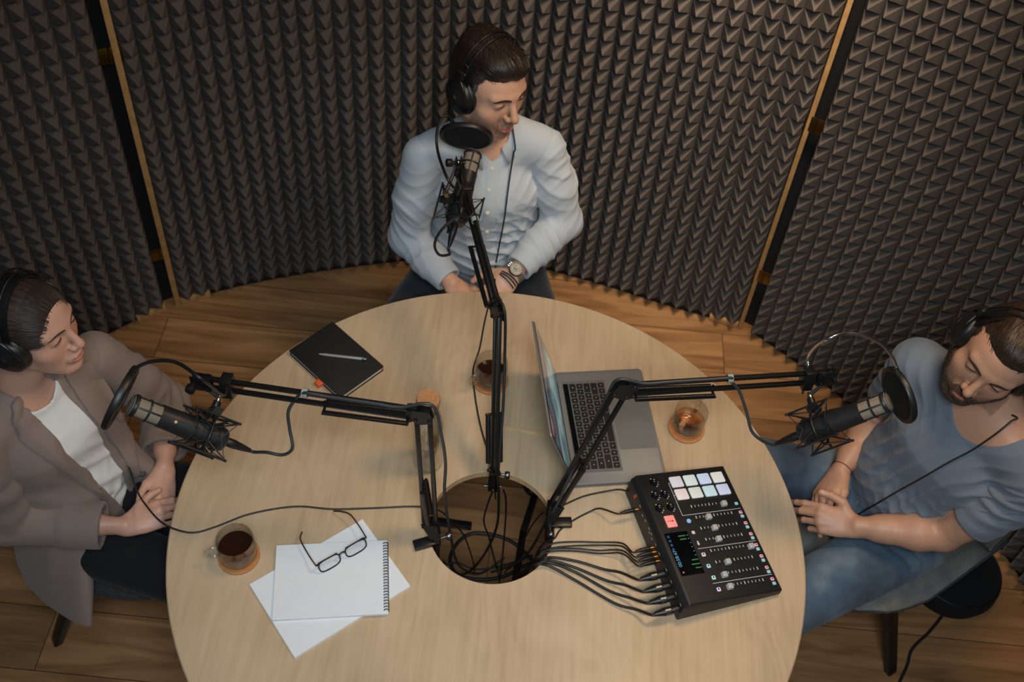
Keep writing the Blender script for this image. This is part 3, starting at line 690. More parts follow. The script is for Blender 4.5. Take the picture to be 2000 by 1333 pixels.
# ------------------------------------------------------------------ microphone arms, microphones, shock mounts, pop filters
M['mic_body'] = mat('satin charcoal microphone body', srgb(40, 40, 41), 0.42, 0.2, bump=0.03, bscale=1500)
M['mic_mesh'] = mat('beige grille mesh', srgb(150, 139, 120), 0.6, 0.3, bump=0.6, bscale=1800)
M['spring'] = mat('black spring steel', srgb(38, 38, 38), 0.3, 0.6)
def bolt(mb, p, ax, r=0.0042, h=0.0035):
    ax = V(ax).normalized(); mb.tube([p - ax * 0.0002, p + ax * h * 0.6, p + ax * h], [r, r, r * 0.6], 10)
def boom_arm(P0, P1, P2, hole_ang, label, group, clamp_in):
    """P0 lower pivot, P1 elbow, P2 far end"""
    P0, P1, P2 = V(P0), V(P1), V(P2)
    cp = V((HR * math.cos(hole_ang), HR * math.sin(hole_ang), TZ))       # grip point on the rim of the hole
    t = thing('microphone_stand', cp, label, 'microphone stand', group)
    d1 = (P1 - P0).normalized(); d2 = (P2 - P1).normalized(); nrm = d1.cross(d2).normalized()
    q1 = nrm.cross(d1).normalized(); q2 = nrm.cross(d2).normalized()
    if q1.dot(d2) > 0: pass
    g = 0.0140
    qd = q2 if q2.z < 0 else -q2
    def rods(name, A, B, q):
        for s in (-1, 1):
            MB().box((A + B) / 2 + q * g * s, (0.0095, 0.0095, (B - A).length), Matrix((q, nrm, (B - A).normalized())).transposed() if Matrix((q, nrm, (B - A).normalized())).determinant() > 0 else Matrix((q, -nrm, (B - A).normalized())).transposed(), 0.0012).build(name, M['black_metal'], t)
    rods('lower_bar', P0, P1 - d1 * 0.006, q1); rods('upper_bar', P1 + d2 * 0.012, P2, q2)
    # elbow plates on both sides
    for s in (-1, 1):
        pts = [P1 - d1 * 0.016 + q1 * 0.021, P1 - d1 * 0.016 - q1 * 0.021, P1 + d1 * 0.018 - q1 * 0.016 , P1 + d2 * 0.004 + q2 * 0.024, P1 + d2 * 0.034 + q2 * 0.018, P1 + d2 * 0.034 - q2 * 0.018]
        c = sum(pts, V()) / len(pts); pts.sort(key=lambda p: math.atan2((p - c).dot(q1), (p - c).dot(d1)))
        o = nrm * s * 0.0072; n_ = len(pts); mb = MB()
        mb.add([p + o for p in pts] + [p + o + nrm * s * 0.002 for p in pts], [tuple(range(n_)), tuple(range(2 * n_ - 1, n_ - 1, -1))] + [(i, (i + 1) % n_, n_ + (i + 1) % n_, n_ + i) for i in range(n_)])
        for p in (P1 - d1 * 0.010 + q1 * g, P1 - d1 * 0.010 - q1 * g, P1 + d2 * 0.026 + q2 * g, P1 + d2 * 0.026 - q2 * g): bolt(mb, p + o + nrm * s * 0.002, nrm * s)
        mb.build('elbow_plate', M['black_metal'], t)
    # springs beside the bars
    L2 = (P2 - P1).length
    for s in (-1, 1):
        a = P1 + d2 * 0.030 + qd * 0.016 + nrm * s * 0.0160; b = P1 + d2 * 0.208 + qd * 0.021 + nrm * s * 0.0160
        mb = MB(); mb.tube(helix(a, b, 0.0048, 62, 9), 0.00125, 5); mb.build('upper_spring', M['spring'], t, smooth=60)
        mb = MB().cyl(b - nrm * s * 0.016, b + nrm * s * 0.005, 0.003, 10); mb.cyl(b - nrm * s * 0.015, b - nrm * s * 0.015 - qd * 0.016, 0.003, 10); mb.cyl(a - nrm * s * 0.010, a + nrm * s * 0.005, 0.003, 10); mb.build('spring_pin', M['black_metal'], t)
        a = P0 + d1 * 0.028 + nrm * s * 0.0155; b = P0 + d1 * 0.150 + q1 * 0.008 + nrm * s * 0.0155
        MB().cyl(a, b, 0.0064, 14).build('lower_spring', M['black_metal'], t)
        MB().cyl(b - nrm * s * 0.012, b + nrm * s * 0.007, 0.0032, 10).build('spring_pin', M['black_metal'], t)
    # yoke and clamp on the hole's rim
    rad = V((math.cos(hole_ang), math.sin(hole_ang), 0)); st = cp - rad * clamp_in
    mb = MB()
    base = V((st.x, st.y, TZ + 0.018))
    for s in (-1, 1):
        pl = [P0 + q1 * 0.020 + d1 * 0.010, P0 - q1 * 0.020 + d1 * 0.010, base + V((0, 0, 0.004)) - q1 * 0.010, base + V((0, 0, 0.004)) + q1 * 0.010]
        o = nrm * s * 0.0078; mb.add([p + o for p in pl] + [p + o + nrm * s * 0.002 for p in pl], [(0, 1, 2, 3), (7, 6, 5, 4)] + [(i, (i + 1) % 4, 4 + (i + 1) % 4, 4 + i) for i in range(4)])
        for p in (P0 + q1 * g + d1 * 0.003, P0 - q1 * g + d1 * 0.003): bolt(mb, p + o + nrm * s * 0.002, nrm * s)
    mb.cyl(base + V((0, 0, -0.014)), base + V((0, 0, 0.006)), 0.009, 18)
    mb.build('yoke', M['black_metal'], t)
    R3 = Matrix((rad, V((-rad.y, rad.x, 0)), V((0, 0, 1)))).transposed()
    mb = MB(); c0 = cp - rad * (clamp_in - 0.014)
    mb.box(cp + rad * 0.012 + V((0, 0, 0.0065)), (0.060, 0.026, 0.012), R3, 0.0025)
    mb.box(cp - rad * 0.0125 + V((0, 0, -0.028)), (0.012, 0.026, 0.075), R3, 0.0025)
    mb.box(cp + rad * 0.008 + V((0, 0, -0.062)), (0.050, 0.026, 0.010), R3, 0.0025)
    mb.cyl(base + V((0, 0, -0.030)), base + V((0, 0, -0.002)), 0.012, 20)
    clampo = mb.build('clamp', M['black_metal'], t)
    mb = MB().cyl(cp + rad * 0.018 + V((0, 0, -0.100)), cp + rad * 0.018 + V((0, 0, -0.026)), 0.004, 12); mb.lathe([(0, 0), (0.010, 0), (0.010, 0.003), (0, 0.003)], xf(cp + rad * 0.018 + V((0, 0, -0.0262))), 18)
    mb.cyl(cp + rad * 0.018 + V((0, 0, -0.098)) - R3 @ V((0, 0.022, 0)), cp + rad * 0.018 + V((0, 0, -0.098)) + R3 @ V((0, 0.022, 0)), 0.003, 10)
    mb.build('clamp_screw', M['gunmetal'], t)
    kd = -rad if rad.x < -0.5 else (R3 @ V((0, -1, 0))); 
    mb = MB().cyl(base + kd * 0.008 + V((0, 0, -0.010)), base + kd * 0.028 + V((0, 0, -0.010)), 0.0028, 10); mb.tube([base + kd * 0.026 + V((0, 0, -0.010)), base + kd * 0.028 + V((0, 0, -0.010)), base + kd * 0.036 + V((0, 0, -0.010)), base + kd * 0.038 + V((0, 0, -0.010))], [0.008, 0.0095, 0.0095, 0.008], 16)
    mb.build('swivel_knob', M['gunmetal'], t, 'grey swivel knob')
    # far end: bracket, knob, hanging stud
    mb = MB()
    for s in (-1, 1): mb.box(P2 + d2 * 0.004 + nrm * s * 0.0066, (0.044, 0.0024, 0.040), Matrix((d2, nrm, d2.cross(nrm))).transposed(), 0.0008)
    for p in (P2 - d2 * 0.008 + q2 * g, P2 - d2 * 0.008 - q2 * g):
        for s in (-1, 1): bolt(mb, p + nrm * s * 0.0078, nrm * s, 0.0045)
    mb.build('end_bracket', M['black_metal'], t)
    e = P2 + d2 * 0.020
    mb = MB().cyl(e - nrm * 0.020, e + nrm * 0.014, 0.0048, 12); mb.tube([e + nrm * 0.014, e + nrm * 0.017, e + nrm * 0.029, e + nrm * 0.031], [0.0085, 0.0105, 0.0105, 0.008], 16); mb.build('end_knob', M['black_plastic'], t)
    return t, dict(P0=P0, P1=P1, P2=P2, d1=d1, d2=d2, q1=q1, q2=q2, n=nrm, e=e, cp=cp, st=st, root=t)

# microphone, built once along +z and copied
def make_mic():
    t = thing('microphone', (0, 0, 0), 'microphone', 'microphone')
    MB().lathe([(0, 0), (0.017, 0), (0.0195, 0.002), (0.0235, 0.004), (0.0258, 0.010), (0.0265, 0.020), (0.0265, 0.058), (0.0258, 0.0585), (0.0258, 0.061), (0.0265, 0.0615), (0.0262, 0.085), (0.0248, 0.115), (0.0240, 0.140), (0.0243, 0.147), (0.0243, 0.1505), (0.022, 0.1515), (0, 0.1515)], None, 40).build('body', M['mic_body'], t, world=False)
    g = MB().lathe([(0, 0.150), (0.0228, 0.150), (0.0228, 0.206), (0.0215, 0.2115), (0.017, 0.2135), (0, 0.2140)], None, 40).build('grille', M['mic_mesh'], t, world=False)
    mb = MB()
    for z0, z1 in ((0.1735, 0.1785), (0.2005, 0.2055)): mb.lathe([(0.0226, z0), (0.0246, z0 + 0.0006), (0.0246, z1 - 0.0006), (0.0226, z1)], None, 40, close=True)
    for i in range(6):
        a = 2 * math.pi * i / 6; mb.box((0.0234 * math.cos(a), 0.0234 * math.sin(a), 0.1775), (0.0022, 0.0040, 0.055), rz(a), 0.0005)
    mb.lathe([(0.0170, 0.2132), (0.0205, 0.2122), (0.0240, 0.2070), (0.0246, 0.2040), (0.0226, 0.2040), (0.0210, 0.2100), (0.0168, 0.2118)], None, 40, close=True)
    mb.build('grille_cage', M['mic_body'], t, world=False)
    b = MB().lathe([(0.0192, 0.0018), (0.0205, 0.0012), (0.0222, 0.0030), (0.0205, 0.0038)], None, 36, close=True).build('end_ring', M['gunmetal'], t, 'grey end ring', world=False)
    MB().lathe([(0, 0), (0.0034, 0), (0.0030, 0.0008), (0, 0.0010)], Matrix.Translation((0.0246, 0, 0.120)) @ Matrix.Rotation(math.pi / 2, 4, 'Y'), 20).build('gilt_dot', mat('pale gold dot', srgb(232, 180, 96), 0.4), t, 'small gold dot', world=False)
    return t
def make_mount():
    """cradle cage around the microphone, along +z, centred on the microphone's balance point; the swivel leaves towards +x"""
    t = thing('shock_mount', (0, 0, 0), 'mount', 'shock mount')
    mb = MB()
    for z in (-0.026, 0.026): mb.lathe([(0.0272, z - 0.004), (0.0302, z - 0.004), (0.0302, z + 0.004), (0.0272, z + 0.004)], None, 40, close=True)
    for i in range(4):
        a = math.pi / 4 + i * math.pi / 2; mb.box((0.0294 * math.cos(a), 0.0294 * math.sin(a), 0), (0.003, 0.007, 0.056), rz(a), 0.0006)
    mb.build('cradle', M['black_plastic'], t, world=False)
    mb = MB(); mb.torus((0, 0, 0), 0.0385, 0.0032, n=44)
    for i in range(4):
        a = math.pi / 4 + i * math.pi / 2; c, s = math.cos(a), math.sin(a); R0 = 0.058
        P = [V((R0 * c, R0 * s, z)) for z in (-0.050, 0.050)]
        mb.tube([P[0], P[1]], 0.0024, 8); mb.tube([V((0.0385 * c, 0.0385 * s, 0)), V((R0 * c, R0 * s, 0))], 0.0032, 8)
        for p in P: mb.sphere(p, 0.0034, 8)
        for j in (-1, 1):
            b_ = a + j * 0.42
            for z, p in zip((-0.006, 0.006), P): mb.tube([V((0.0385 * math.cos(b_), 0.0385 * math.sin(b_), z * 0.2)), p], 0.0019, 7)
    mb.build('outer_cage', M['black_plastic'], t, world=False)
    for i in range(4):
        a = math.pi / 4 + i * math.pi / 2
        for z in (-0.048, 0.048):
            p = V((0.058 * math.cos(a), 0.058 * math.sin(a), z)); q = [V((0.0305 * math.cos(a + j), 0.0305 * math.sin(a + j), math.copysign(0.027, z))) for j in (-0.78, 0.78)]
            MB().tube([q[0], p, q[1]], 0.0011, 6).build('elastic_cord', M['dark_rubber'], t, world=False)
    mb = MB().cyl((0.038, 0, 0), (0.050, 0, 0), 0.0085, 18); mb.cyl((0.050, -0.011, 0), (0.050, 0.011, 0), 0.0095, 18); mb.tube([(0.052, 0, 0), (0.062, 0, 0), (0.072, 0, 0)], [0.0085, 0.0092, 0.0085], 18)
    mb.cyl((0.050, -0.026, 0), (0.050, -0.010, 0), 0.010, 16)
    mb.build('swivel', M['black_plastic'], t, world=False)
    MB().tube([(0.072, 0, 0), (0.078, 0, 0), (0.079, 0, 0), (0.086, 0, 0)], [0.0075, 0.0075, 0.0052, 0.0052], 16).build('adapter', M['brass_bright'], t, 'bright brass adapter', world=False)
    return t
M['brass_bright'] = mat('bright nickel brass', srgb(206, 190, 160), 0.25, 1.0)
def pop_filter(c, nrm, neck, at, arm, label, steel, R=0.068):
    """hoop centre c, facing nrm; neck: points from the hoop's rim to the clamp; at: clamp place on the arm"""
    c = V(c); nrm = V(nrm).normalized(); fr = frame_z(nrm)
    t = thing('pop_filter', V(at), label, 'pop filter', 'round pop filters on the microphone stands'); T = xf(c, fr)
    MB().lathe([(R - 0.006, -0.005), (R - 0.002, -0.0078), (R + 0.003, -0.0062), (R + 0.005, 0), (R + 0.003, 0.0062), (R - 0.002, 0.0078), (R - 0.006, 0.005), (R - 0.007, 0)], T, 64, close=True).build('hoop', M['black_plastic'], t)
    MB().lathe([(0, -0.0032), (R - 0.005, -0.0036), (R - 0.005, 0.0036), (0, 0.0032)], T, 64).build('screen', M['black_foam'], t, 'black mesh screen')
    P = spline(neck, 14); k = len(P)
    MB().tube(P, [0.0036 + (0.0003 if i % 2 else 0.0) for i in range(k)], 9).build('gooseneck', M['chrome'] if steel else M['black_plastic'], t, 'steel gooseneck' if steel else None, smooth=60)
    d = (P[0] - P[1]).normalized(); MB().tube([P[0] - d * 0.014, P[0] - d * 0.002, P[0] + d * 0.002], [0.0052, 0.0062, 0.004], 14).build('hoop_joint', M['gunmetal'] if steel else M['black_plastic'], t)
    d2, q2, n = arm['d2'], arm['q2'], arm['n']; R3 = Matrix((d2, n, d2.cross(n))).transposed()
    MB().box(V(at), (0.024, 0.030, 0.052), R3, 0.002).build('clamp', M['black_metal'], t)
    MB().tube([V(at) - R3 @ V((0, 0, 0.026)), V(at) - R3 @ V((0, 0, 0.046))], [0.0032, 0.0032], 10).build('clamp_screw', M['gunmetal'], t)
    return t

arms = {}
G = 'three black jointed microphone stands'
_, arms['L'] = boom_arm((-0.143, -0.040, 0.795), (-0.1625, -0.012, 1.200), atz(398, 747, 1.185), math.radians(204), 'black jointed microphone stand reaching left over the table towards the woman', G, 0.012)
_, arms['C'] = boom_arm((-0.007, 0.122, 0.790), atz(972, 612, 1.115), atz(897, 330, 1.185), math.radians(92.5), 'black jointed microphone stand reaching away towards the man in the light blue shirt', G, 0.012)
_, arms['R'] = boom_arm((0.145, 0.040, 0.800), atz(1214, 762, 1.165), atz(1610, 737, 1.16), math.radians(8), 'black jointed microphone stand reaching right over the laptop towards the bearded man', G, 0.012)

def solve_tip(tail, px, py, L, hi=True):
    best = None
    for i in range(400):
        p = atz(px, py, tail.z - 0.15 + 0.35 * i / 399); e = abs((p - tail).length - L)
        if p.z >= tail.z - 0.02 or not hi:
            if best is None or e < best[0]: best = (e, p)
    return best[1]
mic0 = make_mic(); mnt0 = make_mount(); mics = {}
def axis_frame(z, xdir):
    z = V(z).normalized(); x = (V(xdir) - z * V(xdir).dot(z)).normalized(); return Matrix((x, z.cross(x), z)).transposed()
spec = {'L': ((440, 862), (254, 790), 1.075, (1, 0.9, 0.4), 'left'), 'C': ((888, 440), (925, 297), 1.075, None, ''), 'R': ((1562, 850), (1737, 784), 1.055, None, '')}
mlabel = {'L': 'black microphone with beige grille and gold dot, left one beside the woman', 'C': 'black microphone with beige grille in front of the man in the light blue shirt', 'R': 'black microphone with beige grille in front of the bearded man in grey-blue'}
slabel = {'L': 'black wire shock mount hanging from the left microphone stand', 'C': 'black wire shock mount on the stand in front of the light blue shirt', 'R': 'black wire shock mount hanging from the right microphone stand'}
for i, k in enumerate('LCR'):
    (tx, ty), (px, py), z, dotdir, _n = spec[k]
    tail = atz(tx, ty, z); tip = solve_tip(tail, px, py, 0.213); ax = (tip - tail).normalized()
    toarm = (arms[k]['e'] + V((0, 0, -0.01))) - (tail + ax * 0.048)
    m = mic0 if i == 0 else dup(mic0); s = mnt0 if i == 0 else dup(mnt0)
    view = (CAMP - tail).normalized() * (1 if k == 'L' else -1)
    m.matrix_basis = xf(tail, axis_frame(ax, view)); s.matrix_basis = xf(tail + ax * 0.048, axis_frame(ax, toarm))
    setp(m, mlabel[k], 'microphone', 'three broadcast microphones'); setp(s, slabel[k], 'shock mount', 'three wire shock mounts')
    # stud between the arm's end and the swivel
    sw = s.matrix_basis @ V((0.080, 0, 0)); e = arms[k]['e']
    par = arms[k]['root']
    mb = MB().tube([sw, sw.lerp(e, 0.35), e], [0.0052, 0.0046, 0.0042], 12); mb.sphere(e, 0.0085, 14); mb.build('stud', M['chrome'], par, 'bright threaded stud')
    mics[k] = (tail, tip, ax)
# pop filters
a = arms['L']
at = a['P2'] - a['d2'] * 0.052
zc = mics['L'][1].z + 0.02; F_, R_, U_ = _F, _R, _U
cL = atz(235, 777, zc + 0.01); vw = (CAMP - cL).normalized()
nL = R_ * 0.91 - U_ * 0.41; nL = (nL - vw * nL.dot(vw)).normalized() + vw * 0.06
pop_filter(cL, nL, [atz(252, 735, zc + 0.065), atz(266, 719, zc + 0.085), atz(300, 706, zc + 0.10), atz(345, 709, zc + 0.115), atz(395, 742, zc + 0.125), atz(436, 772, 1.215), at + V((0, 0, 0.012))], at, a, 'black pop filter seen edge-on before the woman on a black gooseneck', False, 0.066)
a = arms['C']
at = a['P2'] - a['d2'] * 0.075
tp = mics['C'][1]; cC = atz(911, 266, tp.z + 0.045); vw = (CAMP - cC).normalized()
nC = R_ * -0.10 - U_ * 0.99; nC = (nC - vw * nC.dot(vw)).normalized() * 0.905 + vw * 0.425
pop_filter(cC, nC, [atz(885, 243, tp.z + 0.055), atz(878, 227, tp.z + 0.075), atz(862, 232, tp.z + 0.075), atz(853, 262, tp.z + 0.06), atz(856, 300, tp.z + 0.04), atz(872, 345, 1.21), at + V((-0.03, 0, 0.01))], at, a, 'black pop filter seen as a flat oval below the face of the middle man', False, 0.066)
a = arms['R']
at = a['P2'] - a['d2'] * 0.040
tp = mics['R'][1]; cR = atz(1756, 772, tp.z + 0.012); vw = (CAMP - cR).normalized()
nR = -(R_ * 0.94 + U_ * 0.33); nR = (nR - vw * nR.dot(vw)).normalized() * 0.93 + vw * 0.36
pop_filter(cR, nR, [atz(1752, 727, tp.z + 0.06), atz(1744, 700, tp.z + 0.09), atz(1715, 668, tp.z + 0.13), atz(1660, 651, tp.z + 0.15), atz(1610, 666, tp.z + 0.135), atz(1580, 695, 1.20), at + V((0, 0, 0.014))], at, a, 'black pop filter on a bright steel gooseneck before the bearded man', True, 0.060)
# ------------------------------------------------------------------ cables
def cable(name, pts, r, m, label, cat='cable', group=None, n=8, parent=None):
    P = spline(pts, n); o = MB().tube(P, r, 9).build(name, M[m], parent, smooth=60)
    if parent is None: origin_to(o, P[0]); setp(o, label, cat, group)
    elif label: o['label'] = label
    return o
def hole(px, py, z): return atz(px, py, z)
mic_lbl = {'L': 'grey cable running from the left microphone along its stand into the table hole', 'C': 'dark cable running from the middle microphone down its stand into the table hole', 'R': 'grey cable running from the right microphone along its stand over the laptop'}
def mic_cable(k, free, top, into, m):
    """plug on the microphone, a free loop, the run along the stand, then down through the hole"""
    tail, tip, ax = mics[k]
    t = thing('microphone_cable', tail - ax * 0.05, mic_lbl[k], 'cable', 'cables of the three microphones')
    MB().tube([tail + ax * 0.004, tail - ax * 0.004, tail - ax * 0.006, tail - ax * 0.022, tail - ax * 0.024, tail - ax * 0.036, tail - ax * 0.060], [0.0092, 0.0094, 0.0100, 0.0102, 0.0094, 0.0082, 0.0045], 18).build('plug', M['black_plastic'], t)
    P = [tail - ax * 0.050, tail - ax * 0.068] + free + top + into
    MB().tube(spline(P, 9), 0.0036, 10).build('cord', M[m], t, smooth=60)
    return t
def along(a, f0, f1, n, up=0.0, side=0.0, seg=2):
    A, B = (a['P2'], a['P1']) if seg == 2 else (a['P1'], a['P0']); q = a['q2'] if seg == 2 else a['q1']; q = q if q.z > 0 or seg == 1 else -q
    return [A.lerp(B, f0 + (f1 - f0) * i / (n - 1)) + q * up + a['n'] * side for i in range(n)]
def clip(a, f, up=0.0):
    p = a['P2'].lerp(a['P1'], f); q = a['q2'] if a['q2'].z > 0 else -a['q2']; d = a['d2']
    R3 = Matrix((d, a['n'], d.cross(a['n']))).transposed(); mb = MB()
    o = MB().lathe([(0.0085, -0.006), (0.0102, -0.006), (0.0102, 0.006), (0.0085, 0.006)], xf(p + q * (0.0145 + up * 0.2), frame_z(d)), 20, close=True).build('cable_clip', M['clip'], a['root'], 'pale cable clip')
a = arms['L']; sg = 1 if a['n'].dot(CAMP - a['P1']) > 0 else -1
z = mics['L'][0].z
mic_cable('L', [atz(520, 884, z - 0.012), atz(552, 889, z - 0.01), atz(571, 876, z + 0.01), atz(566, 840, z + 0.04), atz(563, 805, z + 0.08), atz(578, 780, z + 0.105)],
          along(a, 0.47, 0.90, 5, 0.021, sg * 0.006) + [a['P1'] + V((0.018, 0.002, 0.034)), atz(862, 850, 1.15), atz(870, 905, 1.05), atz(868, 960, 0.93), atz(872, 1000, 0.83)],
          [atz(880, 1045, 0.70), atz(889, 1090, 0.45), atz(905, 1112, 0.12), atz(940, 1120, 0.012), atz(985, 1090, 0.010)], 'grey_cable')
clip(a, 0.47)
a = arms['R']; z = mics['R'][0].z; sg = 1 if a['n'].dot(CAMP - a['P1']) > 0 else -1
mic_cable('R', [atz(1488, 861, z - 0.005), atz(1468, 842, z + 0.015), atz(1458, 805, z + 0.05), atz(1444, 765, z + 0.09), atz(1428, 745, z + 0.118)],
          along(a, 0.48, 0.90, 5, 0.021, sg * 0.006) + [a['P1'] + V((-0.012, 0.004, 0.030)), atz(1185, 775, 1.13), atz(1155, 835, 1.03), atz(1120, 915, 0.93), atz(1088, 985, 0.84)],
          [atz(1066, 1020, 0.72), atz(1040, 1068, 0.45), atz(1010, 1100, 0.12), atz(960, 1118, 0.012)], 'grey_cable')
clip(a, 0.48)
a = arms['C']; z = mics['C'][0].z; sg = 1 if a['n'].dot(CAMP - a['P1']) > 0 else -1
mic_cable('C', [atz(878, 497, z - 0.05), atz(858, 498, z - 0.035), atz(849, 478, z), atz(862, 450, z + 0.05), atz(895, 422, 1.16), atz(918, 424, 1.175)],
          along(a, 0.36, 0.92, 6, 0.021, 0.0) + [a['P1'] + V((0.016, -0.012, 0.022)), atz(986, 690, 1.03), atz(983, 790, 0.93), atz(976, 880, 0.84), atz(972, 930, 0.78)],
          [atz(974, 965, 0.70), atz(970, 1030, 0.45), atz(945, 1085, 0.15), atz(915, 1118, 0.012), atz(890, 1125, 0.010)], 'dark_rubber')
clip(a, 0.40)
# mixer leads
def lead(name, b_, zz, pts, r, label, plug, group, m='dark_rubber'):
    p = BT(b_, zz) @ V((0, 0, 0)); n = (-m1).normalized()
    t = thing(name, p, label, 'cable', group)
    if plug == 'xlr':
        MB().tube([p - n * 0.004, p + n * 0.016, p + n * 0.017, p + n * 0.018, p + n * 0.034, p + n * 0.036, p + n * 0.058], [0.0082, 0.0084, 0.0080, 0.0098, 0.0098, 0.0090, 0.0048], 20).build('plug', M['black_plastic'], t)
        MB().tube([p + n * 0.020, p + n * 0.033], [0.00995, 0.00995], 20).build('plug_ring', M['gunmetal'], t, 'grey plug sleeve'); st = 0.056
    else:
        MB().tube([p - n * 0.003, p + n * 0.010], [0.0032, 0.0032], 14).build('plug_tip', M['gold'], t, 'gilt plug tip')
        MB().tube([p + n * 0.010, p + n * 0.012, p + n * 0.034, p + n * 0.048], [0.0046, 0.0052, 0.0050, 0.0026], 16).build('plug', M['black_plastic'], t); st = 0.046
    MB().tube(spline([p + n * (st - 0.01), p + n * (st + 0.008)] + pts, 9), r, 9).build('cord', M[m], t, smooth=60)
zt = TZ + 0.005
XP = [[(1212, 1119, zt + 0.014), (1180, 1113, zt + 0.002), (1130, 1098, zt), (1082, 1090, zt + 0.004), (1058, 1093, zt), (1040, 1104, 0.66), (1022, 1128, 0.40), (1010, 1150, 0.05)],
      [(1222, 1144, zt + 0.014), (1185, 1135, zt + 0.002), (1125, 1110, zt), (1080, 1097, zt + 0.008), (1056, 1096, zt + 0.003), (1036, 1108, 0.66), (1015, 1130, 0.40), (1000, 1150, 0.05)],
      [(1232, 1169, zt + 0.014), (1190, 1155, zt + 0.002), (1125, 1119, zt), (1075, 1100, zt + 0.012), (1050, 1100, zt + 0.006), (1030, 1112, 0.66), (1008, 1132, 0.40), (990, 1152, 0.05)],
      [(1245, 1192, zt + 0.014), (1200, 1179, zt + 0.002), (1125, 1135, zt), (1072, 1106, zt + 0.006), (1046, 1103, zt + 0.008), (1024, 1115, 0.66), (1000, 1136, 0.40), (980, 1154, 0.05)]]
for i, (b_, P) in enumerate(zip(XLR_B, XP)):
    lead('microphone_lead', b_, 0.036, [atz(*q) for q in P], 0.0033, 'thick black cable plugged into the mixer back, %s of four towards the near corner' % ('first', 'second', 'third', 'last')[i], 'xlr', 'thick cables plugged into the mixer')
JP = [[(1215, 1062, zt + 0.018), (1170, 1060, zt + 0.002), (1120, 1059, zt), (1078, 1063, zt), (1052, 1080, 0.72), (1035, 1110, 0.45), (1020, 1140, 0.05)],
      [(1215, 1068, zt + 0.018), (1170, 1066, zt + 0.002), (1120, 1067, zt + 0.003), (1076, 1072, zt), (1048, 1088, 0.72), (1030, 1115, 0.45), (1012, 1140, 0.05)],
      [(1215, 1076, zt + 0.018), (1170, 1076, zt + 0.002), (1120, 1072, zt), (1074, 1074, zt + 0.003), (1044, 1092, 0.72), (1026, 1118, 0.45), (1005, 1140, 0.05)],
      [(1215, 1082, zt + 0.018), (1170, 1082, zt + 0.002), (1120, 1077, zt), (1072, 1079, zt), (1040, 1097, 0.72), (1022, 1120, 0.45), (998, 1142, 0.05)]]
for i, (b_, P) in enumerate(zip(JACK_B[1:], JP)):
    lead('headphone_lead', b_, 0.040, [atz(*q) for q in P], 0.0021, 'thin black lead with gilt plug in the mixer back, %s of the bunch of four' % ('farthest', 'second', 'third', 'nearest')[i], 'jack', 'thin leads plugged into the mixer')
lead('power_lead', JACK_B[0], 0.040, [atz(*q) for q in [(1172, 994, zt + 0.014), (1150, 1001, zt), (1118, 1018, zt), (1094, 1036, zt), (1083, 1052, zt - 0.002), (1062, 1062, 0.71), (1047, 1085, 0.5), (1040, 1120, 0.05)]], 0.0021, 'single thin lead plugged in near the red button of the mixer', 'jack', None)
t = cable('usb_cable', [BT(0.022, 0.026) @ V((0, 0, -0.01))] + [atz(*q) for q in [(1212, 957, zt + 0.01), (1180, 961, zt), (1140, 970, zt), (1105, 985, zt), (1070, 1000, TZ + 0.004), (1058, 1004, 0.72), (1038, 1028, 0.5), (1022, 1060, 0.25), (1012, 1090, 0.02), (985, 1120, 0.012)]], 0.0021, 'dark_rubber', 'thin black cable leaving the far corner of the mixer below the laptop')
# cables lying on the floor below the hole
cable('floor_cable', [atz(*q, 0.008) for q in [(1040, 1095), (1012, 1068), (985, 1052), (950, 1043), (918, 1044), (893, 1062), (880, 1088), (884, 1112), (905, 1128), (945, 1133), (985, 1126), (1020, 1108), (1050, 1096)]], 0.0058, 'dark_rubber', 'thick black cable looped on the floor below the table hole')
cable('floor_cable', [atz(*q, 0.020) for q in [(866, 1096), (872, 1102), (895, 1100)]] + [atz(*q, 0.013) for q in [(925, 1112), (960, 1110), (1000, 1100), (1040, 1085)]], 0.0030, 'dark_rubber', 'thin black cable crossing the looped cable on the floor')
cable('floor_cable', [atz(963, 958, 0.70), atz(951, 990, 0.55), atz(945, 1020, 0.35), atz(955, 1050, 0.2), atz(962, 1080, 0.1), atz(972, 1115, 0.02), atz(976, 1140, 0.012)], 0.0026, 'dark_rubber', 'thin black cable hanging from the middle clamp in the hole, left strand')
cable('floor_cable', [atz(982, 955, 0.70), atz(988, 975, 0.6), atz(987, 1020, 0.4), atz(982, 1080, 0.15), atz(977, 1130, 0.012)], 0.0026, 'dark_rubber', 'thin black cable hanging from the middle clamp in the hole, right strand')
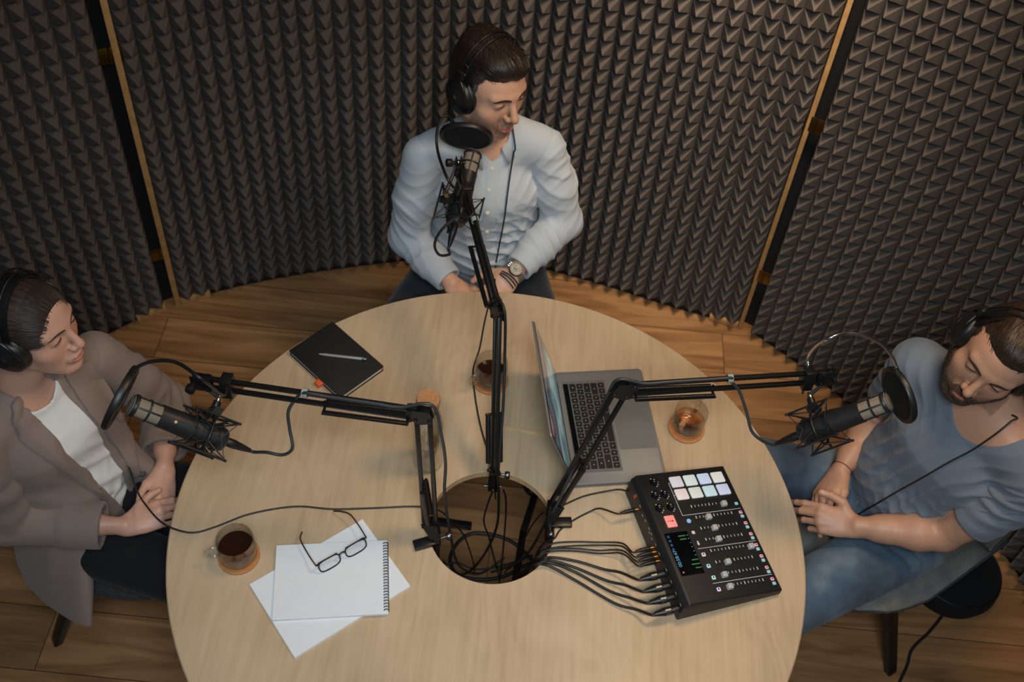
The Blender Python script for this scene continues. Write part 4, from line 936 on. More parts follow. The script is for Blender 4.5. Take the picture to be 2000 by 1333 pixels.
# ------------------------------------------------------------------ chairs, stool, floor speaker
M['seat_grey'] = mat('grey felt upholstery', srgb(112, 110, 105), 0.95, var=0.2, scale=25, bump=0.5, bscale=420)
M['seat_dark'] = mat('charcoal felt upholstery', srgb(52, 54, 54), 0.95, var=0.25, scale=60, bump=0.5, bscale=420)
M['mesh_black'] = mat('black woven cloth', srgb(12, 12, 13), 0.95, bump=0.6, bscale=900)
def shell_chair(loc, face, label, m, hback=0.36, w=0.46, d=0.44, z=0.415, legrot=45.0, side=1.0):
    """upholstered shell: flat seat, sides and back curving up; four splayed legs"""
    t = thing('shell_chair', (loc[0], loc[1], 0), label, 'chair', 'upholstered chairs', math.atan2(face[1], face[0]) - math.pi / 2)
    T = world_of(t); nu, nv = 28, 28; vs = []; fs = []
    def S(u, v, off):
        # v 0 front .. 1 top of back ; u -1..1 across
        if v < 0.55:
            s = v / 0.55; y = d / 2 - s * d; zz = z + 0.012 * (1 - s) ** 2 - 0.012 * s - (0.03 * max(0, 0.12 - s) / 0.12 if s < 0.12 else 0); wid = w / 2 * (0.80 + 0.2 * min(1, s * 2.2))
            rise = 0.15 * side * max(0, s - 0.30) ** 1.5 * 1.7
        else:
            s = (v - 0.55) / 0.45; a = s * 1.2; y = -d / 2 - 0.075 * math.sin(min(1.2, a)) - 0.07 * s; zz = z - 0.012 + hback * s; wid = w / 2 * (1 - 0.18 * s ** 2); rise = 0.15 * side * 0.7 ** 1.5 * 1.7 * (1 - s) ** 1.2
        e = abs(u) ** 2.6
        x = u * wid; zz += rise * e
        if v >= 0.55: y += 0.10 * e * (1 - 0.35 * s)
        else: y += 0.03 * e * 0
        return V((x, y, zz))
    def N(u, v):
        h = 1e-3; a = S(min(1, u + h), v, 0) - S(max(-1, u - h), v, 0); b = S(u, min(1, v + h), 0) - S(u, max(0, v - h), 0); n = a.cross(b); return -n.normalized() if n.length > 0 else V((0, 0, 1))
    def E(u, v):    # rounded outline
        return u, v
    g = [[None] * (nv + 1) for _ in range(nu + 1)]
    top = []; bot = []
    for i in range(nu + 1):
        for j in range(nv + 1):
            u, v = -1 + 2 * i / nu, j / nv
            cr = 0.14; 
            if v > 1 - cr: u *= math.sqrt(max(0.0, 1 - ((v - 1 + cr) / cr) ** 2 * 0.75))
            if v < cr: u *= math.sqrt(max(0.0, 1 - ((cr - v) / cr) ** 2 * 0.55))
            p = S(u, v, 0); n = N(u, v)
            if n.dot(V((0, 0.5, 1))) < 0: n = -n
            edge = max(abs(u), abs(2 * v - 1)) ** 8
            top.append(p + n * 0.016 * (1 - 0.7 * edge)); bot.append(p - n * 0.016 * (1 - 0.7 * edge))
    b = len(top); vs = top + bot; w_ = nv + 1
    for i in range(nu):
        for j in range(nv):
            q = (i * w_ + j, (i + 1) * w_ + j, (i + 1) * w_ + j + 1, i * w_ + j + 1); fs.append(q); fs.append(tuple(b + k for k in q[::-1]))
    for i in range(nu):
        for j in (0, nv): a, c = i * w_ + j, (i + 1) * w_ + j; fs.append((a, c, b + c, b + a))
    for j in range(nv):
        for i in (0, nu): a, c = i * w_ + j, i * w_ + j + 1; fs.append((a, c, b + c, b + a))
    MB().add([T @ v for v in vs], fs).build('seat_shell', M[m], t, smooth=75)
    rim = [i * w_ for i in range(nu + 1)] + [nu * w_ + j for j in range(1, nv + 1)] + [i * w_ + nv for i in range(nu - 1, -1, -1)] + [j for j in range(nv - 1, 0, -1)]
    MB().tube([T @ ((top[k] + bot[k]) / 2) for k in rim], 0.0042, 7, closed=True).build('piping', M['seat_dark'], t, smooth=60)
    for i in range(4):
        a = math.radians(legrot[i] if isinstance(legrot, (list, tuple)) else legrot + 90 * i); er = V((math.cos(a), math.sin(a), 0)); et = V((-er.y, er.x, 0)); mb = MB(); vs = []
        for r_, zz_, k in ((0.275, 0.0, 1.0), (0.262, 0.030, 1.0), (0.09, z - 0.035, 1.25)):
            for x, y in rrect(0.036 * k, 0.026 * k, 0.006, 3): vs.append(T @ (er * (r_ + y) + et * x + V((0, 0, zz_))))
        n_ = len(vs) // 3; mb.add(vs, [tuple(range(n_)), tuple(range(3 * n_ - 1, 2 * n_ - 1, -1))] + [(b_ + i_, b_ + (i_ + 1) % n_, b_ + n_ + (i_ + 1) % n_, b_ + n_ + i_) for b_ in (0, n_) for i_ in range(n_)])
        mb.build('leg', M['black_metal'], t)
    mb = MB().box(T @ V((0, 0, z - 0.028)), (0.27, 0.25, 0.012), rz(t.rotation_euler.z), 0.003); mb.build('seat_frame', M['black_metal'], t)
    return t
# ------------------------------------------------------------------ implicit-surface modeller for bodies, hair and clothes
_rs = np.random.RandomState(7); _LAT = _rs.rand(32, 32, 32).astype(np.float32) * 2 - 1
def vnoise(P):
    i = np.floor(P).astype(np.int64); f = (P - i).astype(np.float32); f = f * f * (3 - 2 * f); i &= 31; j = (i + 1) & 31
    x0, y0, z0 = i.T; x1, y1, z1 = j.T; fx, fy, fz = f.T; L = _LAT
    a = L[x0, y0, z0] * (1 - fx) + L[x1, y0, z0] * fx; b = L[x0, y1, z0] * (1 - fx) + L[x1, y1, z0] * fx
    c = L[x0, y0, z1] * (1 - fx) + L[x1, y0, z1] * fx; d = L[x0, y1, z1] * (1 - fx) + L[x1, y1, z1] * fx
    a = a * (1 - fy) + b * fy; c = c * (1 - fy) + d * fy; return a * (1 - fz) + c * fz
def A3(v): return np.array([v[0], v[1], v[2]], float)
def unit(v): v = A3(v); return v / np.linalg.norm(v)
def f_cone(a, b, ra, rb):
    a, b = A3(a), A3(b); w = b - a; ww = max(w @ w, 1e-12)
    def f(P):
        t = np.clip((P - a) @ w / ww, 0, 1); return np.linalg.norm(P - a - t[:, None] * w, axis=1) - (ra + (rb - ra) * t)
    return f, (a + b) / 2, math.sqrt(ww) / 2 + max(ra, rb)
def f_ell(c, r, R=None):
    c, r = A3(c), A3(r)
    def f(P):
        q = P - c
        if R is not None: q = q @ R
        k0 = np.linalg.norm(q / r, axis=1); k1 = np.linalg.norm(q / (r * r), axis=1); return k0 * (k0 - 1) / np.maximum(k1, 1e-9)
    return f, c, max(r)
def f_econe(a, b, ra, rb, side, cap=0.8):
    """tapering limb of elliptical section: radii (along side, across)"""
    a, b = A3(a), A3(b); w = b - a; L = np.linalg.norm(w); wh = w / L; sx = A3(side); sx = unit(sx - wh * (sx @ wh)); sy = np.cross(wh, sx)
    def f(P):
        q = P - a; t = np.clip(q @ wh / L, 0, 1); q = q - t[:, None] * w; rx = ra[0] + (rb[0] - ra[0]) * t; ry = ra[1] + (rb[1] - ra[1]) * t; rz_ = np.minimum(rx, ry) * cap
        x, y, z = q @ sx, q @ sy, q @ wh
        k0 = np.sqrt((x / rx) ** 2 + (y / ry) ** 2 + (z / rz_) ** 2); k1 = np.sqrt((x / rx ** 2) ** 2 + (y / ry ** 2) ** 2 + (z / rz_ ** 2) ** 2)
        return k0 * (k0 - 1) / np.maximum(k1, 1e-9)
    return f, (a + b) / 2, L / 2 + max(ra[0], ra[1], rb[0], rb[1])
def f_half(p, n, r=3.0):
    p, n = A3(p), unit(n); return (lambda P: (P - p) @ n), p, r
def f_box(c, h, R, rd=0.0):
    c, h = A3(c), A3(h) - rd
    def f(P):
        q = np.abs((P - c) @ R) - h; return np.linalg.norm(np.maximum(q, 0), axis=1) + np.minimum(q.max(axis=1), 0) - rd
    return f, c, float(np.linalg.norm(h)) + rd
def f_cutend(p, d, r):
    """everything past the plane at p (facing d), but only within r of p: gives sleeves and hems a clean flat end"""
    p, d = A3(p), unit(d); return (lambda P: np.maximum(-((P - p) @ d), np.linalg.norm(P - p, axis=1) - r)), p, r
class Sdf:
    def __init__(s): s.p = []; s.d = []
    def copy(s): c = Sdf(); c.p = list(s.p); c.d = list(s.d); return c
    def u(s, prim, k=0.01): s.p.append(prim + (k, 0)); return s
    def sub(s, prim, k=0.004): s.p.append(prim + (k, 1)); return s
    def cut(s, prim, k=0.004): s.p.append(prim + (k, 2)); return s          # keep only the inside of prim
    def cone(s, a, b, ra, rb, k=0.01): return s.u(f_cone(a, b, ra, rb), k)
    def ell(s, c, r, R=None, k=0.01): return s.u(f_ell(c, r, R), k)
    def chain(s, pts, rad, k=0.01):
        for i in range(len(pts) - 1): s.cone(pts[i], pts[i + 1], rad[i], rad[i + 1], k)
        return s
    def disp(s, fn): s.d.append(fn); return s
    def fold(s, c, r, dirv, lam, amp, wob=1.5, seed=0.0, sharp=1.0):
        """cloth folds: ridges across dirv, fading out over r"""
        c, dv = A3(c), unit(dirv)
        def f(P, d):
            q = P - c; g = np.exp(-(q * q).sum(1) / (r * r)); m = g > 0.03; o = np.zeros(len(P))
            if m.any():
                Q = P[m]; n = vnoise(Q * 8 + seed) * wob + vnoise(Q * 21 + seed + 5) * wob * 0.35
                x = (q[m] @ dv) / lam + n * 0.55 + seed; w = 1 - np.abs(2 * (x - np.floor(x)) - 1)     # triangle wave, rounded into narrow ridges and wide hollows
                w = (w * w * (3 - 2 * w)) ** (1.5 * sharp); o[m] = -amp * 1.7 * g[m] * (w * 1.5 - 0.55) * np.clip(0.55 + 0.9 * vnoise(Q * 6.5 + seed * 3), 0, 1.25)
            return o
        s.d.append(f); return s
    def crease(s, pts, r, depth, k=0.012):
        """one long soft ridge (depth>0) or furrow (depth<0) along a polyline"""
        pts = [A3(p) for p in pts]
        def f(P, d):
            best = np.full(len(P), 9.0)
            for a, b in zip(pts, pts[1:]):
                w = b - a; t = np.clip((P - a) @ w / (w @ w), 0, 1); best = np.minimum(best, ((P - a - t[:, None] * w) ** 2).sum(1))
            return -depth * np.exp(-best / (r * r))
        s.d.append(f); return s
    def ev(s, P, disp=True):
        P = np.asarray(P, float); d = np.full(len(P), 1.0)
        for fn, c, r, k, op in s.p:
            lb = np.linalg.norm(P - c, axis=1) - r
            if op == 0:
                m = (lb < d + k) & (lb < 0.12); d = np.where(~m & (lb < d), lb, d)
                if m.any():
                    b = fn(P[m]); a = d[m]; h = np.clip(0.5 + 0.5 * (a - b) / k, 0, 1); d[m] = a + (b - a) * h - k * h * (1 - h)
            elif op == 1:
                m = lb < k + np.maximum(-d, 0) + 0.02
                if m.any():
                    b = -fn(P[m]); a = d[m]; h = np.clip(0.5 + 0.5 * (b - a) / k, 0, 1); d[m] = a + (b - a) * h + k * h * (1 - h)
            else:
                b = fn(P); h = np.clip(0.5 + 0.5 * (b - d) / k, 0, 1); d = d + (b - d) * h + k * h * (1 - h)
        if disp and s.d:
            m = np.abs(d) < 0.035
            if m.any():
                Q = P[m]; q = d[m]; o = np.zeros(len(q))
                for fn in s.d: o += fn(Q, q)
                d[m] = q + o
        return d
    def box(s):
        lo = np.min([c - r for f, c, r, k, o in s.p if o == 0], axis=0) - 0.03; hi = np.max([c + r for f, c, r, k, o in s.p if o == 0], axis=0) + 0.03; return lo, hi
    def polygonise(s, h, lo=None, hi=None):
        """sparse surface nets"""
        l, u = s.box(); lo = l if lo is None else np.maximum(l, lo); hi = u if hi is None else np.minimum(u, hi)
        B = 16; nb = np.ceil((hi - lo) / (B * h)).astype(int)
        g = np.stack(np.meshgrid(*[np.arange(n) for n in nb], indexing='ij'), -1).reshape(-1, 3)
        cen = lo + (g + 0.5) * B * h; dc = s.ev(cen, False); act = g[np.abs(dc) < B * h * 0.90 + 0.012]
        ax = np.arange(B + 1); off = np.stack(np.meshgrid(ax, ax, ax, indexing='ij'), -1).reshape(-1, 3)
        K = 1 << 20; key = lambda c: (c[:, 0] * K + c[:, 1]) * K + c[:, 2]
        VK, VP, EK = [], [], [[], [], []]
        corners = [(i, j, k) for i in (0, 1) for j in (0, 1) for k in (0, 1)]
        for b0 in range(0, len(act), 150):
            bl = act[b0:b0 + 150]; base = bl * B
            pts = (base[:, None, :] + off[None]).reshape(-1, 3); D = s.ev(lo + pts * h).reshape(len(bl), B + 1, B + 1, B + 1)
            S = D < 0; cs = np.zeros((len(bl), B, B, B), int)
            for i, j, k in corners: cs += S[:, i:B + i, j:B + j, k:B + k]
            w = np.argwhere((cs > 0) & (cs < 8))
            if len(w) == 0: continue
            n_, x, y, z = w.T; acc = np.zeros((len(w), 3)); cnt = np.zeros(len(w))
            for p in corners:
                for ax_ in range(3):
                    if p[ax_]: continue
                    q = list(p); q[ax_] = 1
                    da = D[n_, x + p[0], y + p[1], z + p[2]]; db = D[n_, x + q[0], y + q[1], z + q[2]]; m = (da < 0) != (db < 0)
                    t = np.where(m, da / np.where(m, da - db, 1), 0); e = np.tile(np.array(p, float), (len(w), 1)); e[:, ax_] += t; acc[m] += e[m]; cnt[m] += 1
            cell = base[n_] + w[:, 1:]; VK.append(key(cell)); VP.append(lo + (cell + acc / cnt[:, None]) * h)
            for ax_ in range(3):
                sl = [slice(0, B)] * 3; s2 = list(sl); s2[ax_] = slice(1, B + 1)
                a = S[(slice(None),) + tuple(sl)]; b = S[(slice(None),) + tuple(s2)]; e = np.argwhere(a != b)
                if len(e): EK[ax_].append(np.c_[base[e[:, 0]] + e[:, 1:], a[e[:, 0], e[:, 1], e[:, 2], e[:, 3]][:, None] if False else a[tuple(e.T)][:, None]])
        VK = np.concatenate(VK); VP = np.concatenate(VP); o = np.argsort(VK); VK = VK[o]; VP = VP[o]; F = []
        for ax_ in range(3):
            if not EK[ax_]: continue
            E = np.concatenate(EK[ax_]).astype(int); c = E[:, :3]; u1, v1 = np.eye(3, dtype=int)[(ax_ + 1) % 3], np.eye(3, dtype=int)[(ax_ + 2) % 3]
            idx = []; ok = np.ones(len(c), bool)
            for dlt in (0 * u1, -u1, -u1 - v1, -v1):
                k_ = key(c + dlt); i = np.searchsorted(VK, k_); i = np.minimum(i, len(VK) - 1); ok &= VK[i] == k_; idx.append(i)
            q = np.stack(idx, 1); fl = E[:, 3] == 0; q[fl] = q[fl][:, ::-1]; F.append(q[ok])
        return VP, np.concatenate(F)
    def hit(s, p, d, far=0.4, inside=False):
        """first surface point from p along d (from outside)"""
        p, d = A3(p), unit(d); t = np.linspace(0, far, 800); v = s.ev(p + t[:, None] * d); i = np.argmax(v < 0) if not inside else np.argmax(v > 0)
        if i == 0 and not (v[0] < 0): return None
        return V(p + d * t[i])
def sdf_mesh(name, S, h, m, parent=None, label=None, colour=None, lo=None, hi=None, smooth=0.35, iters=1):
    VP, F = S.polygonise(h, lo, hi)
    for _ in range(iters):                                  # light relaxation takes the grid stepping out
        nb = np.zeros_like(VP); ct = np.zeros(len(VP))
        for i in range(4):
            a, b = F[:, i], F[:, (i + 1) % 4]
            for k in range(3): nb[:, k] += np.bincount(a, VP[b, k], len(VP)) + np.bincount(b, VP[a, k], len(VP))
            ct += np.bincount(a, minlength=len(VP)) + np.bincount(b, minlength=len(VP))
        VP = VP + smooth * (nb / np.maximum(ct, 1)[:, None] - VP)
    me = bpy.data.meshes.new(name); me.vertices.add(len(VP)); me.vertices.foreach_set('co', VP.astype(np.float32).ravel())
    me.loops.add(len(F) * 4); me.loops.foreach_set('vertex_index', F.astype(np.int32).ravel()); me.polygons.add(len(F)); me.polygons.foreach_set('loop_start', np.arange(0, len(F) * 4, 4, dtype=np.int32))
    me.update(calc_edges=True)
    if colour is not None:
        c = colour(VP); at = me.color_attributes.new('tone', 'FLOAT_COLOR', 'POINT'); at.data.foreach_set('color', np.c_[c, np.ones(len(c))].astype(np.float32).ravel())
    return link_mesh(name, me, m, parent, label, smooth=180)
def mixc(c, col, w): return c * (1 - w[:, None]) + np.array(col)[None] * w[:, None]
def lin(r, g, b): return srgb(r, g, b)[:3]

def skin_mat(name):
    N = NT(name); N.set(Roughness=0.46, Subsurface_Weight=0.10, Subsurface_Scale=0.008); N.b.inputs['Subsurface Radius'].default_value = (1.0, 0.35, 0.2)
    at = N.n('VertexColor'); at.layer_name = 'tone'; no = N.n('TexNoise'); no.inputs['Scale'].default_value = 55; no.inputs['Detail'].default_value = 4; N.l(N.coord(), 0, no, 0)
    mr = N.n('MapRange'); mr.inputs['To Min'].default_value = 0.90; mr.inputs['To Max'].default_value = 1.08; N.l(no, 0, mr, 0)
    hs = N.n('HueSaturation'); N.l(at, 0, hs, 'Color'); N.l(mr, 0, hs, 'Value'); N.l(hs, 0, N.b, 'Base Color')
    n2 = N.n('TexNoise'); n2.inputs['Scale'].default_value = 420; N.l(N.coord(), 0, n2, 0); bp = N.n('Bump'); bp.inputs['Strength'].default_value = 0.10; bp.inputs['Distance'].default_value = 0.001; N.l(n2, 0, bp, 'Height'); N.l(bp, 0, N.b, 'Normal')
    return N.m
def cloth_mat(name, col, rough=0.9, var=0.08, weave=900, bump=0.25, scale=7, col2=None, sheen=0.15, fade=None):
    N = NT(name); N.set(Roughness=rough, Sheen_Weight=sheen)
    mp = N.coord(); no = N.n('TexNoise'); no.inputs['Scale'].default_value = scale; no.inputs['Detail'].default_value = 5; N.l(mp, 0, no, 0)
    a = tuple(c * (1 - var) for c in col[:3]) + (1,); b = col2 or tuple(min(1, c * (1 + var)) for c in col[:3]) + (1,)
    r = N.ramp([(0.35, a), (0.65, b)]); N.l(no, 0, r, 0); N.l(r, 0, N.b, 'Base Color')
    n2 = N.n('TexNoise'); n2.inputs['Scale'].default_value = weave; N.l(mp, 0, n2, 0); bp = N.n('Bump'); bp.inputs['Strength'].default_value = bump; bp.inputs['Distance'].default_value = 0.0012; N.l(n2, 0, bp, 'Height'); N.l(bp, 0, N.b, 'Normal')
    return N.m
def hair_mat(name, col, col2):
    """strands: noise drawn out along the combing direction stored in the UV-free local frame"""
    N = NT(name); N.set(Roughness=0.42, Specular_IOR_Level=0.4)
    at = N.n('VertexColor'); at.layer_name = 'tone'; mp = N.n('Mapping'); mp.inputs['Scale'].default_value = (1, 1, 1); N.l(at, 0, mp, 0)
    no = N.n('TexNoise'); no.inputs['Scale'].default_value = 1.0; no.inputs['Detail'].default_value = 3; N.l(mp, 0, no, 0)
    r = N.ramp([(0.3, col), (0.75, col2)]); N.l(no, 0, r, 0); N.l(r, 0, N.b, 'Base Color')
    bp = N.n('Bump'); bp.inputs['Strength'].default_value = 0.55; bp.inputs['Distance'].default_value = 0.002; N.l(no, 0, bp, 'Height'); N.l(bp, 0, N.b, 'Normal')
    return N.m

# ------------------------------------------------------------------ anatomy
class Head:
    """local frame: x to the person's own right, y forward, z up, origin between the ears"""
    def __init__(s, c, fwd, up, scale=1.0):
        s.c = A3(c); f = unit(fwd); u = A3(up); u = unit(u - f * (u @ f)); r = np.cross(f, u); s.R = np.stack([r, f, u], 1); s.k = scale
    def w(s, x, y, z): return s.c + s.R @ (np.array([x, y, z]) * s.k)
    def wv(s, p): return V(s.w(*p))
    def loc(s, P): return ((np.asarray(P) - s.c) @ s.R) / s.k
    def mat(s): return Matrix(((*s.R[0], s.c[0]), (*s.R[1], s.c[1]), (*s.R[2], s.c[2]), (0, 0, 0, 1))) @ Matrix.Scale(s.k, 4)
    def build(s, S, fem=False, mouth=0.0, lidgap=0.0030, eyeshift=0.0):
        k = s.k; w = s.w; E = lambda c, r, kk=0.012: S.ell(w(*c), np.array(r) * k, s.R, kk); C = lambda a, b, ra, rb, kk=0.01: S.cone(w(*a), w(*b), ra * k, rb * k, kk)
        jw = 0.88 if fem else 1.0
        E((0, -0.014, 0.046), (0.0765, 0.097, 0.079), 0.01)                     # cranium
        E((0, -0.045, 0.020), (0.068, 0.060, 0.070), 0.03)                      # occiput
        E((0, 0.026, 0.020), (0.0655, 0.065, 0.078), 0.03)                      # forehead and face block
        E((0, 0.034, -0.040), (0.054 * jw, 0.053, 0.062), 0.025)                # mid-face
        for q in (-1, 1):
            C((q * 0.058 * jw, 0.0, -0.050), (q * 0.022 * jw, 0.066, -0.098), 0.016, 0.0145, 0.022)   # jaw line
            C((q * 0.064, -0.002, -0.010), (q * 0.058 * jw, 0.0, -0.052), 0.012, 0.015, 0.02)
            E((q * 0.0450, 0.050, -0.022), (0.020, 0.019, 0.016), 0.030)         # cheekbones
            E((q * 0.040 * jw, 0.040, -0.052), (0.018, 0.024, 0.028), 0.03)
            C((q * 0.010, 0.0855, 0.030), (q * 0.046, 0.071, 0.032), 0.0085 if not fem else 0.006, 0.0075, 0.016)   # brow
        E((0, 0.050, -0.075), (0.034 * jw, 0.034, 0.034), 0.02)
        E((0, 0.0735, -0.100), (0.019 * jw, 0.015, 0.0145), 0.016)              # chin
        E((0, 0.020, -0.075), (0.042 * jw, 0.048, 0.028), 0.02)
        for q in (-1, 1): S.sub(f_ell(w(q * 0.0315, 0.0965, 0.010), np.array((0.0185, 0.0150, 0.0125)) * k, s.R), 0.012 * k)   # sockets
        C((0, 0.086, 0.022), (0, 0.1065, -0.020), 0.0075, 0.0098, 0.010)        # nose
        nt = 0.111 if not fem else 0.1085
        E((0, nt - 0.001, -0.027), (0.0110, 0.0115, 0.0098), 0.007)
        for q in (-1, 1): E((q * 0.0125, 0.097, -0.031), (0.0078, 0.0100, 0.0078), 0.006)
        for q in (-1, 1): S.sub(f_ell(w(q * 0.0068, 0.103, -0.0385), np.array((0.0036, 0.0048, 0.0035)) * k, s.R), 0.003)
        E((0, 0.083, -0.060), (0.026, 0.0135, 0.018), 0.012)                    # muzzle
        fl = 0.0058 if not fem else 0.0052
        for q in (-1, 1):
            S.chain([w(q * 0.0235, 0.0855, -0.0635), w(q * 0.011, 0.0945, -0.0600), w(0, 0.0955, -0.0610)], [0.0028 * k, fl * 0.82 * k, fl * 0.80 * k], 0.004)
            S.chain([w(q * 0.0225, 0.0855, -0.0655), w(q * 0.010, 0.0935, -0.0705 - mouth), w(0, 0.0945, -0.0712 - mouth)], [0.0030 * k, fl * k, fl * 1.05 * k], 0.004)
        for q in (-1, 1): S.sub(f_cone(w(0, 0.1015, -0.0655 - mouth * 0.5), w(q * 0.0235, 0.0905, -0.0650), 0.0016 * k + mouth * 0.4, 0.0011 * k), 0.003)
        for q in (-1, 1):
            S.ell(w(q * 0.0315, 0.0745 + eyeshift, 0.0100), np.array((0.0150, 0.0138, 0.0138)) * k, s.R, 0.005)                       # lids
            if lidgap > 0: S.sub(f_ell(w(q * 0.0318, 0.0885 + eyeshift, 0.0078), np.array((0.0128, 0.0080, lidgap)) * k, s.R), 0.0015)
            S.ell(w(q * 0.0755, -0.012, 0.0), np.array((0.010, 0.018, 0.030)) * k, s.R, 0.006)                                # ears
        return s
    def tone(s, base, lip, stub=None, stubamt=0.0, brow=None):
        """skin colours that belong to the face: lips, beard shadow, flush"""
        def f(P):
            q = s.loc(P); x, y, z = q.T; c = np.tile(np.array(base), (len(P), 1)); near = (np.abs(x) < 0.09) & (np.abs(z) < 0.14)
            g = lambda cx, cy, cz, rx, ry, rz_: np.exp(-(((np.abs(x) - cx) / rx) ** 2 + ((y - cy) / ry) ** 2 + ((z - cz) / rz_) ** 2))
            fl = np.clip(g(0.042, 0.065, -0.028, 0.02, 0.03, 0.018) * 0.35 + g(0, 0.11, -0.028, 0.014, 0.014, 0.012) * 0.4 + g(0.078, -0.01, 0, 0.015, 0.03, 0.03) * 0.3, 0, 1)
            c = mixc(c, np.array(base) * np.array((1.05, 0.80, 0.74)), fl * near)
            if stub is not None:
                m = near * stubamt * np.clip((y - 0.0) / 0.02, 0, 1) * (1 / (1 + np.exp((z + 0.045 + 0.020 * np.clip((0.055 - y) / 0.05, -1, 1) * 0 - 0.018 * (np.abs(x) < 0.030) * (y > 0.075)) / 0.006)))
                m = np.maximum(m, near * stubamt * g(0.066, 0.002, -0.045, 0.016, 0.014, 0.03)); m = m / (1 + np.exp(-(z + 0.119) / 0.003)) * np.clip((y - 0.020 - np.clip(-z - 0.075, 0, 1) * 2.4) / 0.012 + 0.5, 0, 1); c = mixc(c, stub, np.clip(m, 0, 1) * (0.75 + 0.25 * vnoise(P * 700)))
            lipm = np.clip(1.6 * np.exp(-((x / 0.0225) ** 4 + ((z + 0.0658) / 0.0078) ** 4)) * (y > 0.078), 0, 1); c = mixc(c, lip, lipm * near * 0.85)
            em = np.exp(-(((np.abs(x) - 0.0315) / 0.017) ** 4 + ((z - 0.009) / 0.010) ** 4)) * (y > 0.06); c = mixc(c, np.array(base) * np.array((0.80, 0.66, 0.62)), em * near * 0.4)
            return c
        return f
    def eyes(s, parent, look, iris=(70, 46, 30), shift=0.0):
        for q in (-1, 1):
            c = s.w(q * 0.0315, 0.0742 + shift, 0.0100); r = 0.0124 * s.k; d = unit(look); fr = frame_z(V(d)); mb = MB(); mb.cur = 0
            prof = [(0, r)] + [(r * math.sin(a), r * math.cos(a)) for a in [math.radians(x) for x in (8, 14, 20, 27, 40, 60, 90, 120, 150)]] + [(0, -r)]
            mb.lathe(prof, xf(V(c), fr), 28)
            n = 28; mb.mi = [2 if i < n else 1 if i < 4 * n else 0 for i in range(len(mb.f))]
            mb.build('eye', [M['eye_white'], mat('iris', srgb(*iris), 0.2), M['pupil']], parent)
            P = [s.wv((q * 0.0315 + 0.0142 * t, 0.0895 + shift - 0.0050 * t * t - 0.001, 0.0102 + 0.0028 * (1 - t * t) - 0.0022 - 0.001 * q * t)) for t in [x / 8 - 1 for x in range(17)]]
            MB().tube(P, [0.0004 + 0.0007 * math.sin(math.pi * i / 16) for i in range(17)], 6).build('eyelashes', M['lash'], parent, smooth=60)
    def brows(s, parent, S, m, thick=0.0032, lift=0.0):
        for q in (-1, 1):
            P = []
            for i in range(9):
                t = i / 8; x = q * (0.0125 + 0.040 * t); z = 0.0285 + lift + 0.006 * math.sin(math.pi * min(1, t * 1.15) * 0.8) - 0.006 * t
                h = S.hit(s.w(x, 0.14, z), -s.R[:, 1], 0.12); P.append(h if h is not None else s.wv((x, 0.08, z)))
            n = s.R[:, 1]; mb = MB()
            mb.tube(P, [thick * s.k * (0.55 + 0.55 * math.sin(math.pi * (0.18 + 0.78 * i / 8))) for i in range(9)], 8, flat=(0.55, 1.0))
            mb.build('eyebrow', m, parent, smooth=60)
M['eye_white'] = mat('eye white', srgb(188, 178, 170), 0.15, var=0.02); M['pupil'] = mat('pupil', srgb(8, 7, 6), 0.08); M['lash'] = mat('dark lashes', srgb(26, 20, 17), 0.7)

def hand(S, W, d, n, thumb_sign, curls, k=1.0, spread=0.0, thumb=None):
    """W wrist, d towards the knuckles, n back of the hand; thumb_sign picks the thumb's side; curls: three bends (deg) per finger, index to little.
    returns a dict of finger chains for later use"""
    W, d, n = A3(W), unit(d), A3(n); n = unit(n - d * (n @ d)); t = np.cross(d, n) * thumb_sign
    L = [(0.044, 0.026, 0.021), (0.049, 0.030, 0.022), (0.046, 0.028, 0.022), (0.036, 0.021, 0.020)]; lat = (0.0295, 0.0095, -0.0105, -0.0285); kn = (0.090, 0.093, 0.088, 0.079); arch = (0.0, 0.003, 0.001, -0.004)
    rad = (0.0098, 0.0100, 0.0094, 0.0083); out = {}
    S.ell(W + d * 0.050 * k - n * 0.002, np.array((0.036, 0.052, 0.0135)) * k, np.stack([t, d, n], 1), 0.012)
    S.ell(W + d * 0.004 * k, np.array((0.027, 0.026, 0.0185)) * k, np.stack([t, d, n], 1), 0.014)
    for i in range(4):
        b = W + d * 0.014 * k + t * lat[i] * 0.55 * k; q = W + d * kn[i] * k + t * lat[i] * k + n * arch[i] * k
        S.cone(b, q, 0.0120 * k, rad[i] * 1.12 * k, 0.010)
        ang = 0; p = q; dirv = unit(d + t * spread * lat[i] / 0.03); ch = [q]
        for j in range(3):
            ang += math.radians(curls[i][j]); v = dirv * math.cos(ang) - n * math.sin(ang); p2 = p + v * L[i][j] * k
            S.cone(p, p2, rad[i] * (1 - 0.10 * j) * k, rad[i] * (0.92 - 0.12 * j) * k, 0.0035); p = p2; ch.append(p)
        out[i] = ch
    a, b_, c = thumb or ((0.62, 0.72, -0.28), (0.85, 0.48, -0.20), (0.95, 0.20, -0.25))
    base = W + d * 0.018 * k + t * 0.018 * k - n * 0.006 * k; U = lambda v: unit(d * v[0] + t * v[1] + n * v[2])
    m1_ = base + U(a) * 0.044 * k; i1 = m1_ + U(b_) * 0.033 * k; t1 = i1 + U(c) * 0.025 * k
    S.cone(base, m1_, 0.0155 * k, 0.0122 * k, 0.012); S.cone(m1_, i1, 0.0116 * k, 0.0102 * k, 0.004); S.cone(i1, t1, 0.0104 * k, 0.0086 * k, 0.003); out['t'] = [base, m1_, i1, t1]; out['n'] = n; out['tv'] = t
    return out
